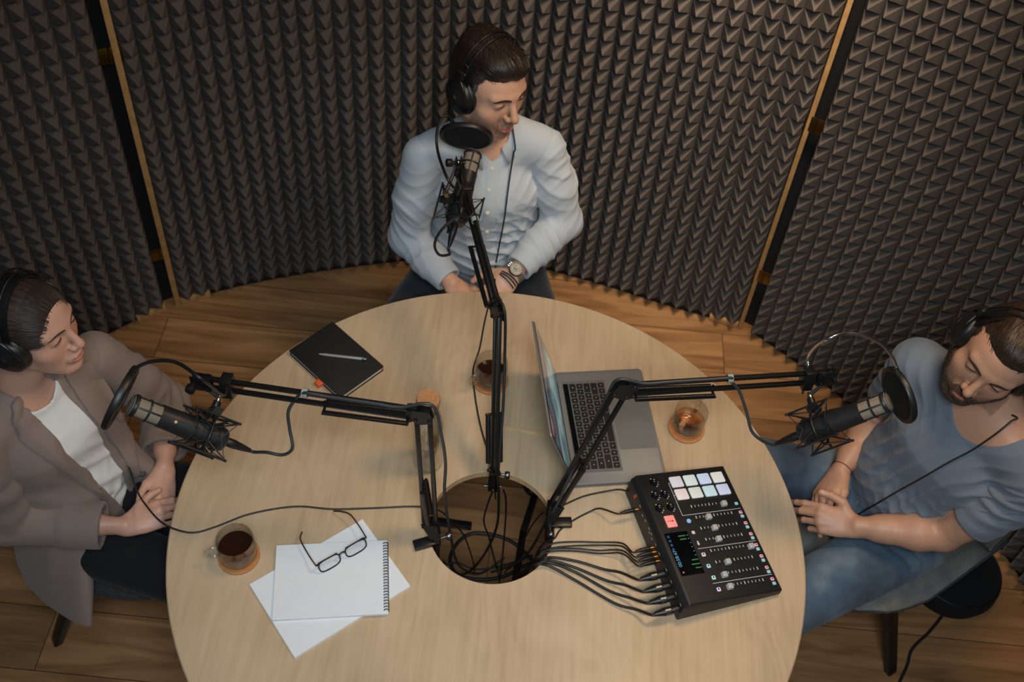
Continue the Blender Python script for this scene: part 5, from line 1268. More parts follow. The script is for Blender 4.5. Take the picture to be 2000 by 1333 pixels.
def arm(S, sh, el, wr, k=1.0, r=(0.050, 0.044, 0.042, 0.0275), wside=(0, 0, 1)):
    sh, el, wr = A3(sh), A3(el), A3(wr); S.chain([sh, sh * 0.5 + el * 0.5, el], [r[0] * k, r[1] * 1.04 * k, r[2] * 0.96 * k], 0.02)
    m_ = el + (wr - el) * 0.28; S.chain([el, m_, el + (wr - el) * 0.72], [r[2] * 0.98 * k, r[2] * 1.06 * k, r[3] * 1.16 * k], 0.015)
    S.u(f_econe(el + (wr - el) * 0.66, wr, (r[3] * 1.22 * k, r[3] * 1.10 * k), (r[3] * 1.02 * k, r[3] * 0.78 * k), wside), 0.015)

# ------------------------------------------------------------------ headphones in a head's frame
def headphones(H, label, cord, silver=True, tilt=0.0, cw=0.0, g=None):
    t = thing('headphones', H.wv((0, -0.01, 0.145)), label, 'headphones', g or 'three pairs of black headphones'); mt = H.mat()
    e = 0.083 + cw
    for q in (-1, 1):
        ctr = Matrix.Translation((q * e, -0.010, -0.004)) @ Matrix.Rotation(q * math.pi / 2, 4, 'Y')
        cup = MB().lathe([(0, 0.026), (0.016, 0.026), (0.018, 0.024), (0.026, 0.023), (0.030, 0.019), (0.036, 0.017), (0.045, 0.011), (0.0475, 0.004), (0.0465, -0.001), (0, -0.001)], mt @ ctr, 44).build('ear_cup', M['black_plastic'], t)
        MB().lathe([(0.0225, -0.017), (0.030, -0.0215), (0.040, -0.0195), (0.0485, -0.012), (0.0500, -0.004), (0.0470, 0.001), (0.0225, 0.001)], mt @ ctr, 44, close=True).build('ear_pad', M['leatherette'], cup, 'padded black ear cushion')
        MB().lathe([(0, 0.0262), (0.0145, 0.0262), (0.0145, 0.0275), (0, 0.0275)], mt @ ctr, 30).build('cup_cap', M['gunmetal'] if silver else M['black_plastic'], cup)
        y0 = -0.010; yk = [mt @ V((q * (e + 0.020), y0 + 0.030 * s_, 0.006)) for s_ in (-1, 1)]
        mb = MB(); mb.tube(spline([mt @ V((q * (e + 0.014), y0 - 0.036, 0.0)), mt @ V((q * (e + 0.017), y0 - 0.026, 0.034)), mt @ V((q * (e + 0.014), y0, 0.052)), mt @ V((q * (e + 0.017), y0 + 0.026, 0.034)), mt @ V((q * (e + 0.014), y0 + 0.036, 0.0))], 6), 0.0034, 8)
        mb.box(mt @ V((q * (e + 0.012), y0, 0.062)), (0.010, 0.022, 0.030), Matrix([mt.col[i].xyz.normalized() for i in range(3)]).transposed(), 0.003); mb.build('yoke', M['black_plastic'], t)
    arc = lambda R_, Rz, y, n=33: [mt @ V((R_ * math.cos(a), y + 0.010 * math.sin(a) * tilt, 0.020 + Rz * math.sin(a))) for a in [math.radians(10 + 160 * i / (n - 1)) for i in range(n)]]
    # two thin bow wires and the broad strap beneath them
    for y in (-0.020, 0.000): MB().tube(arc(e + 0.014, 0.128, y), 0.0022, 8).build('bow_wire', M['black_metal'], t, smooth=60)
    P0 = arc(0.086 + cw, 0.1135, -0.033); P1 = arc(0.086 + cw, 0.1150, -0.010); P2 = arc(0.086 + cw, 0.1135, 0.013); up = (mt.to_3x3() @ V((0, 0, 1))).normalized(); vs = []; fs = []
    for a, b, c in zip(P0, P1, P2):
        o = ((b - H.wv((0, -0.01, 0.02))).normalized()) * 0.0034; vs += [a, b, c, c + o, b + o, a + o]
    for i in range(len(P0) - 1):
        for j in range(6): fs.append((i * 6 + j, i * 6 + (j + 1) % 6, i * 6 + 6 + (j + 1) % 6, i * 6 + 6 + j))
    fs += [(5, 4, 3, 2, 1, 0), tuple((len(P0) - 1) * 6 + j for j in range(6))]
    MB().add(vs, fs).build('headband', M['leatherette'], t, smooth=50)
    if silver:
        for q in (-1, 1):
            for z in (0.088, 0.066): MB().box(mt @ V((q * (e + 0.013 - (z - 0.066) * 0.25), 0.003, z + 0.012)), (0.004, 0.013, 0.0035), Matrix([mt.col[i].xyz.normalized() for i in range(3)]).transposed(), 0.0008).build('slider_band', M['chrome'], t, 'bright slider band')
    if cord: MB().tube(spline(cord, 10), 0.0022, 8).build('cord', M['dark_rubber'], t, smooth=60)
    return t
# ------------------------------------------------------------------ people: shared builders
M['skin'] = skin_mat('skin'); zz = np.array((0, 0, 1.0))
def torso(S, pel, wst, chs, nk, left, hip, wai, che, grow=0.0, k=0.05):
    g = grow; S.u(f_econe(pel, wst, (hip[0] + g, hip[1] + g), (wai[0] + g, wai[1] + g), left), k); S.u(f_econe(wst, chs, (wai[0] + g, wai[1] + g), (che[0] + g, che[1] + g), left), k)
    S.u(f_econe(chs, A3(chs) * 0.35 + A3(nk) * 0.65, (che[0] + g, che[1] + g), (che[0] * 0.62 + g, che[1] * 0.62 + g), left), k)
def shoulders(S, shl, shr, nk, r, grow=0.0, k=0.04):
    n = A3(nk); 
    for s in (shl, shr): s = A3(s); S.cone(n * 0.85 + s * 0.15 - np.array((0, 0, 0.035)), s, r * 0.95 + grow, r + grow, k)
def trousers(hipl, hipr, kl, kr, al, ar, r=(0.092, 0.072, 0.056), k=0.03):
    S = Sdf(); c = (A3(hipl) + A3(hipr)) / 2; S.u(f_econe(A3(hipl), A3(hipr), (0.10, 0.10), (0.10, 0.10), (0, 0, 1)), 0.04)
    for h, kn, an in ((hipl, kl, al), (hipr, kr, ar)): S.cone(h, kn, r[0], r[1], k); S.cone(kn, an, r[1] * 0.97, r[2], 0.02)
    return S
def shoe(an, f, m, parent):
    a = A3(an); f = unit((f[0], f[1], 0)); S = Sdf(); R_ = np.stack([np.array((-f[1], f[0], 0)), f, np.array((0, 0, 1.))], 1)
    g = np.array((a[0], a[1], 0)); S.ell(g + f * 0.07 + np.array((0, 0, 0.030)), (0.046, 0.125, 0.036), R_, 0.02); S.cone(g + np.array((0, 0, 0.06)), g + np.array((0, 0, 0.105)), 0.046, 0.042, 0.03); S.cut(f_half((0, 0, 0.0), (0, 0, -1)), 0.004)
    sdf_mesh('shoe', S, 0.006, m, parent)
def strip_patch(name, S, eL, eR, m, parent, n=14, mm=5, off=0.003, thick=0.004, label=None, src=None):
    """a cloth panel lying on a surface: two edges traced through the camera's view onto the surface, lofted and given thickness"""
    a = spline([(x, y, 0) for x, y in eL], 8); b = spline([(x, y, 0) for x, y in eR], 8); G = []
    for i in range(n + 1):
        p = a[round((len(a) - 1) * i / n)]; q = b[round((len(b) - 1) * i / n)]; row = []
        for j in range(mm + 1):
            c = p.lerp(q, j / mm); d = ray(c.x, c.y).normalized(); h = S.hit(CAMP + d * 1.6, d, 1.8); row.append((h, d))
        G.append(row)
    flat = [h for r in G for h, d in r if h is not None]
    if len(flat) < 4: return None
    for r in G:
        for j, (h, d) in enumerate(r):
            if h is None: dd = min(flat, key=lambda t_: ((t_ - CAMP).normalized() - d).length); r[j] = (CAMP + d * (dd - CAMP).dot(d), d)
    vs = []; fs = []; w = mm + 1; N_ = (n + 1) * w
    P = [[h for h, d in r] for r in G]
    nr = lambda i, j: ((P[min(n, i + 1)][j] - P[max(0, i - 1)][j]).cross(P[i][min(mm, j + 1)] - P[i][max(0, j - 1)])).normalized()
    up = []; lo = []
    for i in range(n + 1):
        for j in range(w):
            nn = nr(i, j)
            if nn.dot(CAMP - P[i][j]) < 0: nn = -nn
            e = 0.35 if (j in (0, mm) or i in (0, n)) else 1.0
            up.append(P[i][j] + nn * (off + thick * e)); lo.append(P[i][j] - nn * 0.004)
    vs = up + lo
    for i in range(n):
        for j in range(mm): q = (i * w + j, (i + 1) * w + j, (i + 1) * w + j + 1, i * w + j + 1); fs.append(q); fs.append(tuple(N_ + t_ for t_ in q[::-1]))
    for i in range(n):
        for j in (0, mm): a_, c_ = i * w + j, (i + 1) * w + j; fs.append((a_, c_, N_ + c_, N_ + a_))
    for j in range(mm):
        for i in (0, n): a_, c_ = i * w + j, i * w + j + 1; fs.append((a_, c_, N_ + c_, N_ + a_))
    return MB().add(vs, fs).build(name, m, parent, label, smooth=60)
def on(S, px, py, lift=0.0, start=1.6):
    d = ray(px, py).normalized(); h = S.hit(CAMP + d * start, d, 1.9); return (h - d * lift) if h is not None else None
def on2(Ss, px, py, lift):
    hs = [h for h in (on(S, px, py, lift) for S in Ss) if h is not None]; return min(hs, key=lambda h: (h - CAMP).length) if hs else None
def cord_on(Ss, pts, lift, fallback):
    P = [V((x, y, 0)) for x, y in pts]; out = []
    for a, b in zip(P, P[1:]):
        k = max(1, round((b - a).length / 11))
        for i in range(k):
            c = a.lerp(b, i / k); h = on2(Ss, c.x, c.y, lift); out.append(h if h is not None else fallback(c.x, c.y))
    for _ in range(3): out = [out[0]] + [out[i] * 0.5 + (out[i - 1] + out[i + 1]) * 0.25 for i in range(1, len(out) - 1)] + [out[-1]]
    return out
def hair_tone(H, comb, f1=26, f2=260):
    """strand coordinates: long along the combing direction, fine across it (head frame)"""
    def f(P):
        q = H.loc(P); c = comb(q); c = c / np.linalg.norm(c, axis=1)[:, None] if c.ndim == 2 else unit(c)
        a = np.array([0.31, 0.17, 0.93]); 
        if c.ndim == 1:
            u = unit(np.cross(c, a)); v = np.cross(c, u); return np.stack([q @ u * f2, q @ v * f2, q @ c * f1], 1)
        return None
    return f

def hairline(H, Sh, Sk, parent, m, n=70, fwd=0.010, back=0.045, spread=84, seed=1, droop=0.0, thick=1.0):
    """fine strands that bridge the edge between hair and skin"""
    rnd = random.Random(seed); mb = MB(); ys = np.linspace(0.118, 0.0, 60)
    for i in range(n):
        ph = math.radians(-spread + 2 * spread * (i + rnd.random()) / n); out = np.array((math.sin(ph), 0, math.cos(ph)))
        def at(y, S, dphi=0.0):
            o = np.array((math.sin(ph + dphi), 0, math.cos(ph + dphi))); return S.hit(H.w(0.17 * o[0], y, 0.02 + 0.17 * o[2]), -(H.R @ o), 0.16)
        y0 = None
        for y in ys:
            a = at(y, Sh)
            if a is None: continue
            b = at(y, Sk); c = A3(H.w(0.17 * out[0], y, 0.02 + 0.17 * out[2]))
            if b is None or np.linalg.norm(A3(a) - c) < np.linalg.norm(A3(b) - c): y0 = y; break
        if y0 is None: continue
        P = []; tw = rnd.uniform(-0.10, 0.10); L = fwd * rnd.uniform(0.5, 1.3); o3 = V(tuple(H.R @ out))
        for k in range(7):
            t = k / 6; y = y0 + L - (L + back) * t; a, b = at(y, Sh, tw * (1 - t) + droop * (1 - t)), at(y, Sk, tw * (1 - t) + droop * (1 - t)); c = V(tuple(H.w(0, y, 0.02)))
            h = max([q for q in (a, b) if q is not None], key=lambda q: (q - c).length, default=None)
            if h is not None and P and (h - P[-1]).length > 0.014: P = []
            if h is not None: P.append(h + o3 * (0.0003 + 0.0009 * t * thick))
        if len(P) > 3: mb.tube(P, [0.00025 + 0.0010 * thick * math.sin(math.pi * min(1, 0.15 + k / len(P))) for k in range(len(P))], 5)
    mb.build('hair_strands', m, parent, smooth=60)
# ------------------------------------------------------------------ the man in the light blue shirt, at the far side of the table
SK_C = lin(214, 166, 137)
HC = Head(aty(954, 168, 0.975), (0.70, -0.70, -0.10), (0.0, 0.08, 1.0), 1.03)
nkC = np.array((-0.118, 1.025, 1.085)); shlC = A3(aty(1064, 288, 1.035)); shrC = A3(aty(828, 304, 0.955))
elrC = A3(aty(797, 462, 0.935)); ellC = A3(aty(1099, 432, 1.005)); wrrC = A3(aty(884, 556, 0.80)); wrlC = A3(aty(1004, 532, 0.815))
pelC, wstC, chsC = np.array((-0.118, 1.10, 0.53)), np.array((-0.116, 1.035, 0.70)), np.array((-0.118, 1.015, 0.93)); leftC = unit(shlC - shrC)
fC = np.array((leftC[1], -leftC[0], 0.0)); 
def body_C():
    S = Sdf(); HC.build(S, lidgap=0.0034)
    S.cone(HC.w(0, -0.022, -0.055), nkC, 0.056, 0.060, 0.02); torso(S, pelC, wstC, chsC, nkC, leftC, (0.150, 0.10), (0.140, 0.098), (0.160, 0.105), 0, 0.04); shoulders(S, shlC, shrC, nkC, 0.048)
    arm(S, shrC, elrC, wrrC, 1.0); arm(S, shlC, ellC, wrlC, 1.0)
    hand(S, wrrC, unit((0.62, -0.52, -0.55)), (0.1, -0.35, 0.93), -1, [(28, 30, 20), (30, 34, 20), (32, 34, 22), (34, 34, 22)])
    hand(S, wrlC, unit((-0.58, -0.60, -0.52)), (0.25, -0.40, 0.88), 1, [(24, 30, 20), (26, 34, 20), (28, 34, 22), (30, 34, 22)])
    return S
SbC = body_C()
man1 = sdf_mesh('person', SbC, 0.0022, M['skin'], None, colour=HC.tone(SK_C, lin(190, 112, 98), lin(70, 48, 40), 0.85))
setp(man1, 'person in a light blue button shirt sitting with hands in lap, head turned aside', 'person')
HC.eyes(man1, unit(HC.R[:, 1] * 0.9 + np.array((0.35, 0.0, -0.35))))
M['brown_hair'] = hair_mat('dark brown hair', srgb(18, 13, 10), srgb(58, 43, 33))
HC.brows(man1, SbC, mat('dark brow hair', srgb(44, 32, 25), 0.8, bump=0.5, bscale=1500), 0.0034)
def hair_C():
    S = Sdf(); k = HC.k; E = lambda c, r, kk=0.02: S.ell(HC.w(*c), np.array(r) * k, HC.R, kk)
    E((0, -0.016, 0.048), (0.0800, 0.1005, 0.0845)); E((0, -0.048, 0.015), (0.072, 0.064, 0.072)); E((0.004, 0.034, 0.108), (0.056, 0.052, 0.030), 0.03); E((-0.012, 0.058, 0.100), (0.038, 0.036, 0.024), 0.025); E((0, -0.04, 0.108), (0.055, 0.055, 0.030), 0.03)
    S.sub(f_ell(HC.w(0, 0.100, 0.000), np.array((0.073, 0.072, 0.0800)) * k, HC.R), 0.008)                   # face
    S.sub(f_box(HC.w(0, 0.075, -0.065), np.array((0.12, 0.085, 0.09)) * k, HC.R, 0.02), 0.01); S.sub(f_box(HC.w(0, -0.03, -0.115), np.array((0.12, 0.14, 0.075)) * k, HC.R, 0.02), 0.01)
    for q in (-1, 1): S.cone(HC.w(q * 0.0715, 0.024, 0.045), HC.w(q * 0.0715, 0.016, -0.022), 0.0085 * k, 0.006 * k, 0.008)
    def strands(P, d):
        q = HC.loc(P); x, y, z = q.T; a = np.stack([x * 120 + y * 25, y * 12 + x * 8, z * 30], 1)
        return -(0.0022 * vnoise(a) + 0.0009 * vnoise(a * 2.7 + 9)) * np.clip((z - 0.02) / 0.06, 0.25, 1)
    S.disp(strands); return S
ShC = hair_C(); hc_ = sdf_mesh('hair', ShC, 0.0022, M['brown_hair'], man1, 'short dark brown hair swept up over the forehead', colour=hair_tone(HC, lambda q: np.array((0.45, 0.75, -0.35)), 22, 330))
hairline(HC, ShC, SbC, hc_, mat('dark fine strands', srgb(34, 25, 19), 0.5), 150, 0.003, 0.025, 80, 5, thick=0.45)
# shirt
M['shirt'] = cloth_mat('light blue cotton', srgb(180, 189, 196), 0.88, 0.035, 1400, 0.12, 5)
M['shirt_dark'] = M['shirt']
def shirt_C():
    S = Sdf(); z = zz; torso(S, pelC + np.array((0, -0.01, -0.02)), wstC, chsC, nkC, leftC, (0.170, 0.125), (0.160, 0.126), (0.162, 0.120), 0, 0.05); shoulders(S, shlC, shrC, nkC, 0.050, 0, 0.045)
    for s_ in (shlC, shrC): S.cone(nkC * 0.80 + s_ * 0.20 + np.array((0, 0.012, 0.030)), nkC * 0.25 + s_ * 0.75 + np.array((0, 0.0, 0.016)), 0.050, 0.050, 0.04)
    S.sub(f_cone(nkC + np.array((0.002, -0.010, 0.004)), HC.w(0, -0.01, -0.02), 0.056, 0.076), 0.006); S.sub(f_ell(nkC + fC * 0.080 + np.array((0, 0, -0.012)), (0.012, 0.024, 0.024)), 0.008)
    S.fold(wstC + fC * 0.12 + z * 0.02, 0.14, unit(z + 0.25 * leftC), 0.042, 0.0042, 0.6, 1.7, 1.5); S.fold(chsC + fC * 0.11 - z * 0.05, 0.13, unit(leftC + 0.3 * z), 0.048, 0.0024, 0.5, 5.2, 1.6); S.fold(pelC + fC * 0.12 + z * 0.08, 0.15, unit(z - 0.6 * leftC), 0.038, 0.0042, 0.6, 9.1, 1.5)
    for sh, sg in ((shrC, 1), (shlC, -1)):
        S.fold(chsC - sg * leftC * 0.12 + fC * 0.07 - z * 0.08, 0.11, unit(leftC - sg * 0.9 * z), 0.036, 0.0036, 0.45, 2.6 + 5 * (sg < 0), 1.6); S.fold(sh * 0.70 + chsC * 0.30 - z * 0.07, 0.10, unit(leftC + 0.8 * sg * z), 0.034, 0.0040, 0.4, 9.1 + 5 * (sg < 0), 1.7)
    return S
def sleeve_C(sh, el, wr, sd):
    S = Sdf(); d = unit(wr - el); ua = unit(el - sh); o = unit(np.cross(ua, d)); S.chain([sh - zz * 0.004, sh * 0.5 + el * 0.5, el], [0.0595, 0.060, 0.0565], 0.03); S.chain([el, el * 0.5 + wr * 0.5, wr - d * 0.012], [0.056, 0.051, 0.042], 0.02)
    S.sub(f_cutend(wr - d * 0.018, d, 0.075), 0.003); S.sub(f_cone(wr - d * 0.045, wr + d * 0.01, 0.031, 0.036), 0.004)
    S.fold(el + d * 0.02 - ua * 0.02, 0.085, unit(ua - 0.6 * d), 0.032, 0.0046, 0.45, sd, 1.5); S.fold(el + d * 0.13, 0.08, unit(d + 0.45 * o), 0.034, 0.0032, 0.5, sd + 2, 1.6); S.fold(sh * 0.55 + el * 0.45, 0.10, unit(ua + 1.1 * o), 0.040, 0.0032, 0.45, sd + 4, 1.7); S.fold(sh * 0.85 + el * 0.15, 0.08, unit(ua - 0.8 * o), 0.036, 0.0026, 0.4, sd + 7, 1.7)
    return S
SsC = shirt_C(); shirt = sdf_mesh('shirt', SsC, 0.0030, M['shirt'], man1, 'light blue long-sleeved button shirt')
SLC = [sleeve_C(shrC, elrC, wrrC, 3.1), sleeve_C(shlC, ellC, wrlC, 8.4)]
for q in SLC: sdf_mesh('sleeve', q, 0.0030, M['shirt'], shirt)
strip_patch('placket', SsC, [(957, 300), (947, 360), (942, 420), (940, 480), (941, 545)], [(985, 296), (974, 360), (968, 420), (966, 480), (966, 545)], M['shirt'], shirt, 20, 4, 0.0008, 0.0032)
for px, py in ((961, 330), (955, 372), (952, 416), (951, 452), (951, 500)):
    h = on(SsC, px, py, 0.0035)
    if h is not None: MB().lathe([(0, 0), (0.0055, 0), (0.0055, 0.0016), (0.0040, 0.0022), (0, 0.0018)], xf(h, frame_z((CAMP - h).lerp(V(tuple(fC)), 0.5))), 16).build('button', mat('ivory button', srgb(214, 206, 178), 0.4), shirt)
# collar: a standing band with two leaves
mb = MB(); ring0 = []; ring1 = []
up = unit(A3(HC.w(0, -0.02, -0.05)) - nkC); cr = nkC + up * 0.006; cx = unit(leftC - up * (leftC @ up)); cy = np.cross(up, cx) * -1
P0 = []; nA = 40
for i in range(nA + 1):
    a = math.radians(-90 + 18 + (360 - 36) * i / nA) + 0.0      # opening at the front
    fr_ = unit(fC - up * (fC @ up)); lf = np.cross(up, fr_)
    ang = 2 * math.pi * (0.06 + 0.88 * i / nA); dirv = fr_ * math.cos(ang) + lf * math.sin(ang)
    lean = 0.012 * math.cos(ang); P0.append((cr + dirv * 0.072 - up * 0.010, cr + dirv * 0.067 + up * (0.026 - 0.022 * max(0, math.cos(ang))), cr + dirv * 0.074 + up * (0.027 - 0.022 * max(0, math.cos(ang))), cr + dirv * (0.092 + 0.006 * max(0, math.cos(ang)) ** 2) - up * (0.006 + 0.034 * max(0, math.cos(ang)) ** 2)))
vs = []; fs = []
for r in P0: vs += [tuple(p) for p in r]
for i in range(nA):
    for j in range(3): fs.append((i * 4 + j, i * 4 + 4 + j, i * 4 + 5 + j, i * 4 + 1 + j))
col = MB().add(vs, fs).build('collar', M['shirt'], shirt, smooth=60); md = col.modifiers.new('s', 'SOLIDIFY'); md.thickness = 0.0028; md.offset = 0
# trousers, shoes
M['navy'] = cloth_mat('dark navy cloth', srgb(30, 33, 40), 0.92, 0.15, 1200, 0.2, 12)
klC, krC = np.array((0.135, 0.63, 0.535)), np.array((-0.385, 0.64, 0.53))
ST = trousers(pelC + leftC * 0.085, pelC - leftC * 0.085, klC, krC, np.array((0.11, 0.72, 0.09)), np.array((-0.35, 0.74, 0.09)), (0.098, 0.076, 0.058)); sdf_mesh('trousers', ST, 0.007, M['navy'], man1, 'dark navy trousers')
for a in ((0.11, 0.72, 0), (-0.35, 0.74, 0)): shoe(a, (0.05, -1, 0), M['leatherette'], man1)
# wrist watch and wrapped bracelet
fa = unit(wrlC - ellC); wp = wrlC + fa * 0.004; vw = unit(A3(CAMP) - wp); nn = unit(vw - fa * (vw @ fa)); wx = np.cross(fa, nn)
t = thing('wristwatch', wp, 'round steel wristwatch on the left wrist of the man in blue', 'watch'); fr = Matrix((V(wx), V(fa), V(nn))).transposed()
ow = 0.0265; P = [V(wp) + fr @ V((0.034 * math.sin(a), 0, 0.0245 * math.cos(a))) for a in [2 * math.pi * i / 40 for i in range(40)]]
MB().tube(P, 0.0022, 10, closed=True, flat=(1.0, 4.2)).build('strap', mat('pale grey strap', srgb(150, 150, 142), 0.5), t) if False else None
vs = []; fs = []
for i in range(40):
    a = 2 * math.pi * i / 40
    for r_, y in ((0.0, -0.0095), (0.0, 0.0095), (0.0024, 0.0095), (0.0024, -0.0095)): vs.append(V(wp) + fr @ V(((0.0325 + r_) * math.sin(a), y, (0.0245 + r_) * math.cos(a))))
for i in range(40):
    for j in range(4): fs.append((i * 4 + j, i * 4 + (j + 1) % 4, ((i + 1) % 40) * 4 + (j + 1) % 4, ((i + 1) % 40) * 4 + j))
MB().add(vs, fs).build('strap', mat('grey link strap', srgb(128, 127, 120), 0.4, 0.5), t, smooth=50)
wc = V(wp) + fr @ V((0.002, 0, 0.0262)); T = xf(wc, fr)
case = MB().lathe([(0, -0.002), (0.0185, -0.002), (0.0205, 0.001), (0.0205, 0.006), (0.0188, 0.0085), (0.0170, 0.0085), (0.0165, 0.0072), (0, 0.0072)], T, 40).build('case', M['gunmetal'], t)
MB().lathe([(0, 0.0073), (0.0164, 0.0073), (0.0164, 0.0076), (0, 0.0076)], T, 40).build('dial', mat('pale watch dial', srgb(176, 174, 160), 0.4), case, 'pale grey dial')
mb = MB()
for x, y in ((0, 0.0075), (-0.0065, -0.003), (0.0065, -0.003)): mb.torus(T @ V((x, y, 0.0078)), 0.0042, 0.0005, (T.to_3x3() @ V((0, 0, 1))), 20, 5)
for i in range(12):
    a = 2 * math.pi * i / 12; mb.box(T @ V((0.0145 * math.cos(a), 0.0145 * math.sin(a), 0.0078)), (0.003, 0.001, 0.0005), fr @ rz(a))
for a, l in ((0.6, 0.010), (2.3, 0.0075)): mb.box(T @ V((l / 2 * math.cos(a), l / 2 * math.sin(a), 0.0082)), (l, 0.001, 0.0004), fr @ rz(a))
mb.build('dial_marks', M['black_metal'], case)
for y in (-0.006, 0.0, 0.006): MB().cyl(T @ V((0.0195, y, 0.0035)), T @ V((0.0245, y, 0.0035)), 0.0018, 10).build('crown', M['chrome'], t)
hd = unit((-0.58, -0.60, -0.52)); t2 = thing('bracelet', wp + fa * 0.022, 'black cord bracelet wrapped below the wristwatch', 'bracelet')
for j, (o, s) in enumerate(((0.019, 0.15), (0.026, -0.1), (0.032, 0.2))):
    MB().tube([V(wrlC + fa * 0.004 + hd * o) + fr @ V((0.0300 * math.sin(a), 0.003 * math.sin(a + j) + s * 0.010 * math.cos(a), 0.0215 * math.cos(a))) for a in [2 * math.pi * i / 36 for i in range(36)]], 0.0021, 7, closed=True).build('cord', M['leatherette'], t2, smooth=60)
# headphones with the lead falling over the shirt to the table and into the hole
cd = [HC.wv((-0.088, 0.004, -0.045)), HC.wv((-0.080, 0.02, -0.10))]
cd += cord_on((SsC, SbC, SLC[1]), ((1006, 285), (998, 330), (991, 380), (985, 430), (976, 475), (969, 512), (967, 530)), 0.011, lambda x, y: aty(x, y, 0.87))
cd += [atz(966, 556, TZ + 0.03), atz(956, 590, TZ + 0.004), atz(946, 632, TZ + 0.003), atz(937, 680, TZ + 0.003), atz(924, 725, TZ + 0.003), atz(928, 775, TZ + 0.003), atz(938, 830, TZ + 0.003), atz(952, 880, TZ + 0.003), atz(961, 915, TZ + 0.004), atz(965, 938, TZ - 0.01), atz(968, 975, 0.6)]
headphones(HC, 'black headphones worn by the man in the light blue shirt', cd, True)
# stool hidden under the middle man, black round pouf with a cord behind the grey chair
t = thing('round_stool', (pelC[0], pelC[1] + 0.02, 0), 'low black stool hidden under the man in the light blue shirt', 'stool'); T = xf((pelC[0], pelC[1] + 0.02, 0))
MB().lathe([(0, 0.395), (0.165, 0.395), (0.17, 0.40), (0.17, 0.425), (0.155, 0.432), (0, 0.432)], T, 40).build('seat', M['seat_dark'], t)
for i in range(4):
    a = math.pi / 4 + i * math.pi / 2; MB().tube([T @ V((0.11 * math.cos(a), 0.11 * math.sin(a), 0.396)), T @ V((0.17 * math.cos(a), 0.17 * math.sin(a), 0.0))], 0.013, 12).build('leg', M['black_metal'], t)
# ------------------------------------------------------------------ the woman in the taupe blazer, on the left
SK_W = lin(206, 160, 138)
HW = Head(atz(60, 640, 1.195), (0.93, -0.12, 0.04), (-0.16, 0.06, 0.98), 0.97)
nkW = np.array((-1.085, 0.088, 1.025)); shlW = np.array((-0.985, 0.238, 0.955)); shrW = np.array((-1.145, -0.065, 0.955))
ellW = A3(atz(322, 792, 0.655)); wrlW = A3(atz(322, 915, 0.650)); elrW = np.array((-1.150, -0.080, 0.685)); wrrW = A3(atz(246, 1029, 0.655))
leftW = unit(shlW - shrW); fW = np.array((leftW[1], -leftW[0], 0.0)); pelW, wstW, chsW = np.array((-1.065, 0.07, 0.50)), np.array((-1.062, 0.078, 0.68)), np.array((-1.072, 0.086, 0.87))
def body_W():
    S = Sdf(); HW.build(S, fem=True, lidgap=0.0027)
    S.cone(HW.w(0, -0.020, -0.050), nkW + zz * 0.01, 0.047, 0.050, 0.02); torso(S, pelW, wstW, chsW, nkW, leftW, (0.145, 0.09), (0.120, 0.085), (0.140, 0.088), 0, 0.04); shoulders(S, shlW, shrW, nkW, 0.040)
    arm(S, shrW, elrW, wrrW, 0.86); arm(S, shlW, ellW, wrlW, 0.86)
    hand(S, wrrW, unit(A3(atz(322, 1000, 0.655)) - wrrW), (0.15, -0.25, 0.95), -1, [(26, 30, 22), (30, 36, 22), (34, 36, 22), (38, 36, 22)], 0.92, thumb=((0.70, 0.55, 0.05), (0.90, 0.40, 0.0), (0.97, 0.2, -0.1)))
    hand(S, wrlW, unit(A3(atz(316, 985, 0.632)) - wrlW), (0.62, -0.10, 0.78), 1, [(24, 30, 20), (28, 36, 22), (30, 36, 22), (32, 36, 22)], 0.90, thumb=((0.70, 0.55, -0.05), (0.90, 0.35, -0.1), (0.97, 0.1, -0.1)))
    return S
SbW = body_W(); wom = sdf_mesh('person', SbW, 0.0022, M['skin'], None, colour=HW.tone(SK_W, lin(180, 118, 106)))
setp(wom, 'person in a taupe blazer and white T-shirt sitting at the left, hands clasped in lap', 'person')
HW.eyes(wom, unit(HW.R[:, 1] + np.array((0.0, 0.30, -0.18))), (84, 86, 84)); HW.brows(wom, SbW, mat('brown brow hair', srgb(66, 48, 38), 0.8, bump=0.5, bscale=1500), 0.0024)
def hair_W():
    S = Sdf(); k = HW.k; E = lambda c, r, kk=0.02: S.ell(HW.w(*c), np.array(r) * k, HW.R, kk)
    E((0, -0.018, 0.047), (0.0800, 0.0985, 0.0825)); E((0, -0.050, 0.018), (0.073, 0.064, 0.075)); E((0, -0.118, 0.045), (0.036, 0.034, 0.034), 0.015); E((0, 0.026, 0.024), (0.0705, 0.0690, 0.0830))
    S.sub(f_ell(HW.w(0, 0.113, -0.006), np.array((0.0770, 0.0765, 0.0940)) * k, HW.R), 0.006); S.sub(f_box(HW.w(0, 0.092, -0.080), np.array((0.12, 0.082, 0.085)) * k, HW.R, 0.02), 0.01); S.sub(f_box(HW.w(0, -0.01, -0.122), np.array((0.12, 0.16, 0.080)) * k, HW.R, 0.02), 0.01)
    for q in (-1, 1):
        S.cone(HW.w(q * 0.0715, 0.028, 0.036), HW.w(q * 0.0725, 0.010, -0.006), 0.0055 * k, 0.0035 * k, 0.006)
    def strands(P, d):
        q = HW.loc(P); x, y, z = q.T; an = np.arctan2(z - 0.02, np.abs(x) + 1e-4); a = np.stack([an * 26, y * 9, x * 4], 1)
        return -(0.0011 * vnoise(a) + 0.0006 * vnoise(a * 2.6 + 3)) * np.clip((0.062 - y) / 0.05, 0.2, 1) 
    S.disp(strands); return S
M['brown_hair2'] = hair_mat('brown hair', srgb(24, 18, 14), srgb(78, 62, 52))
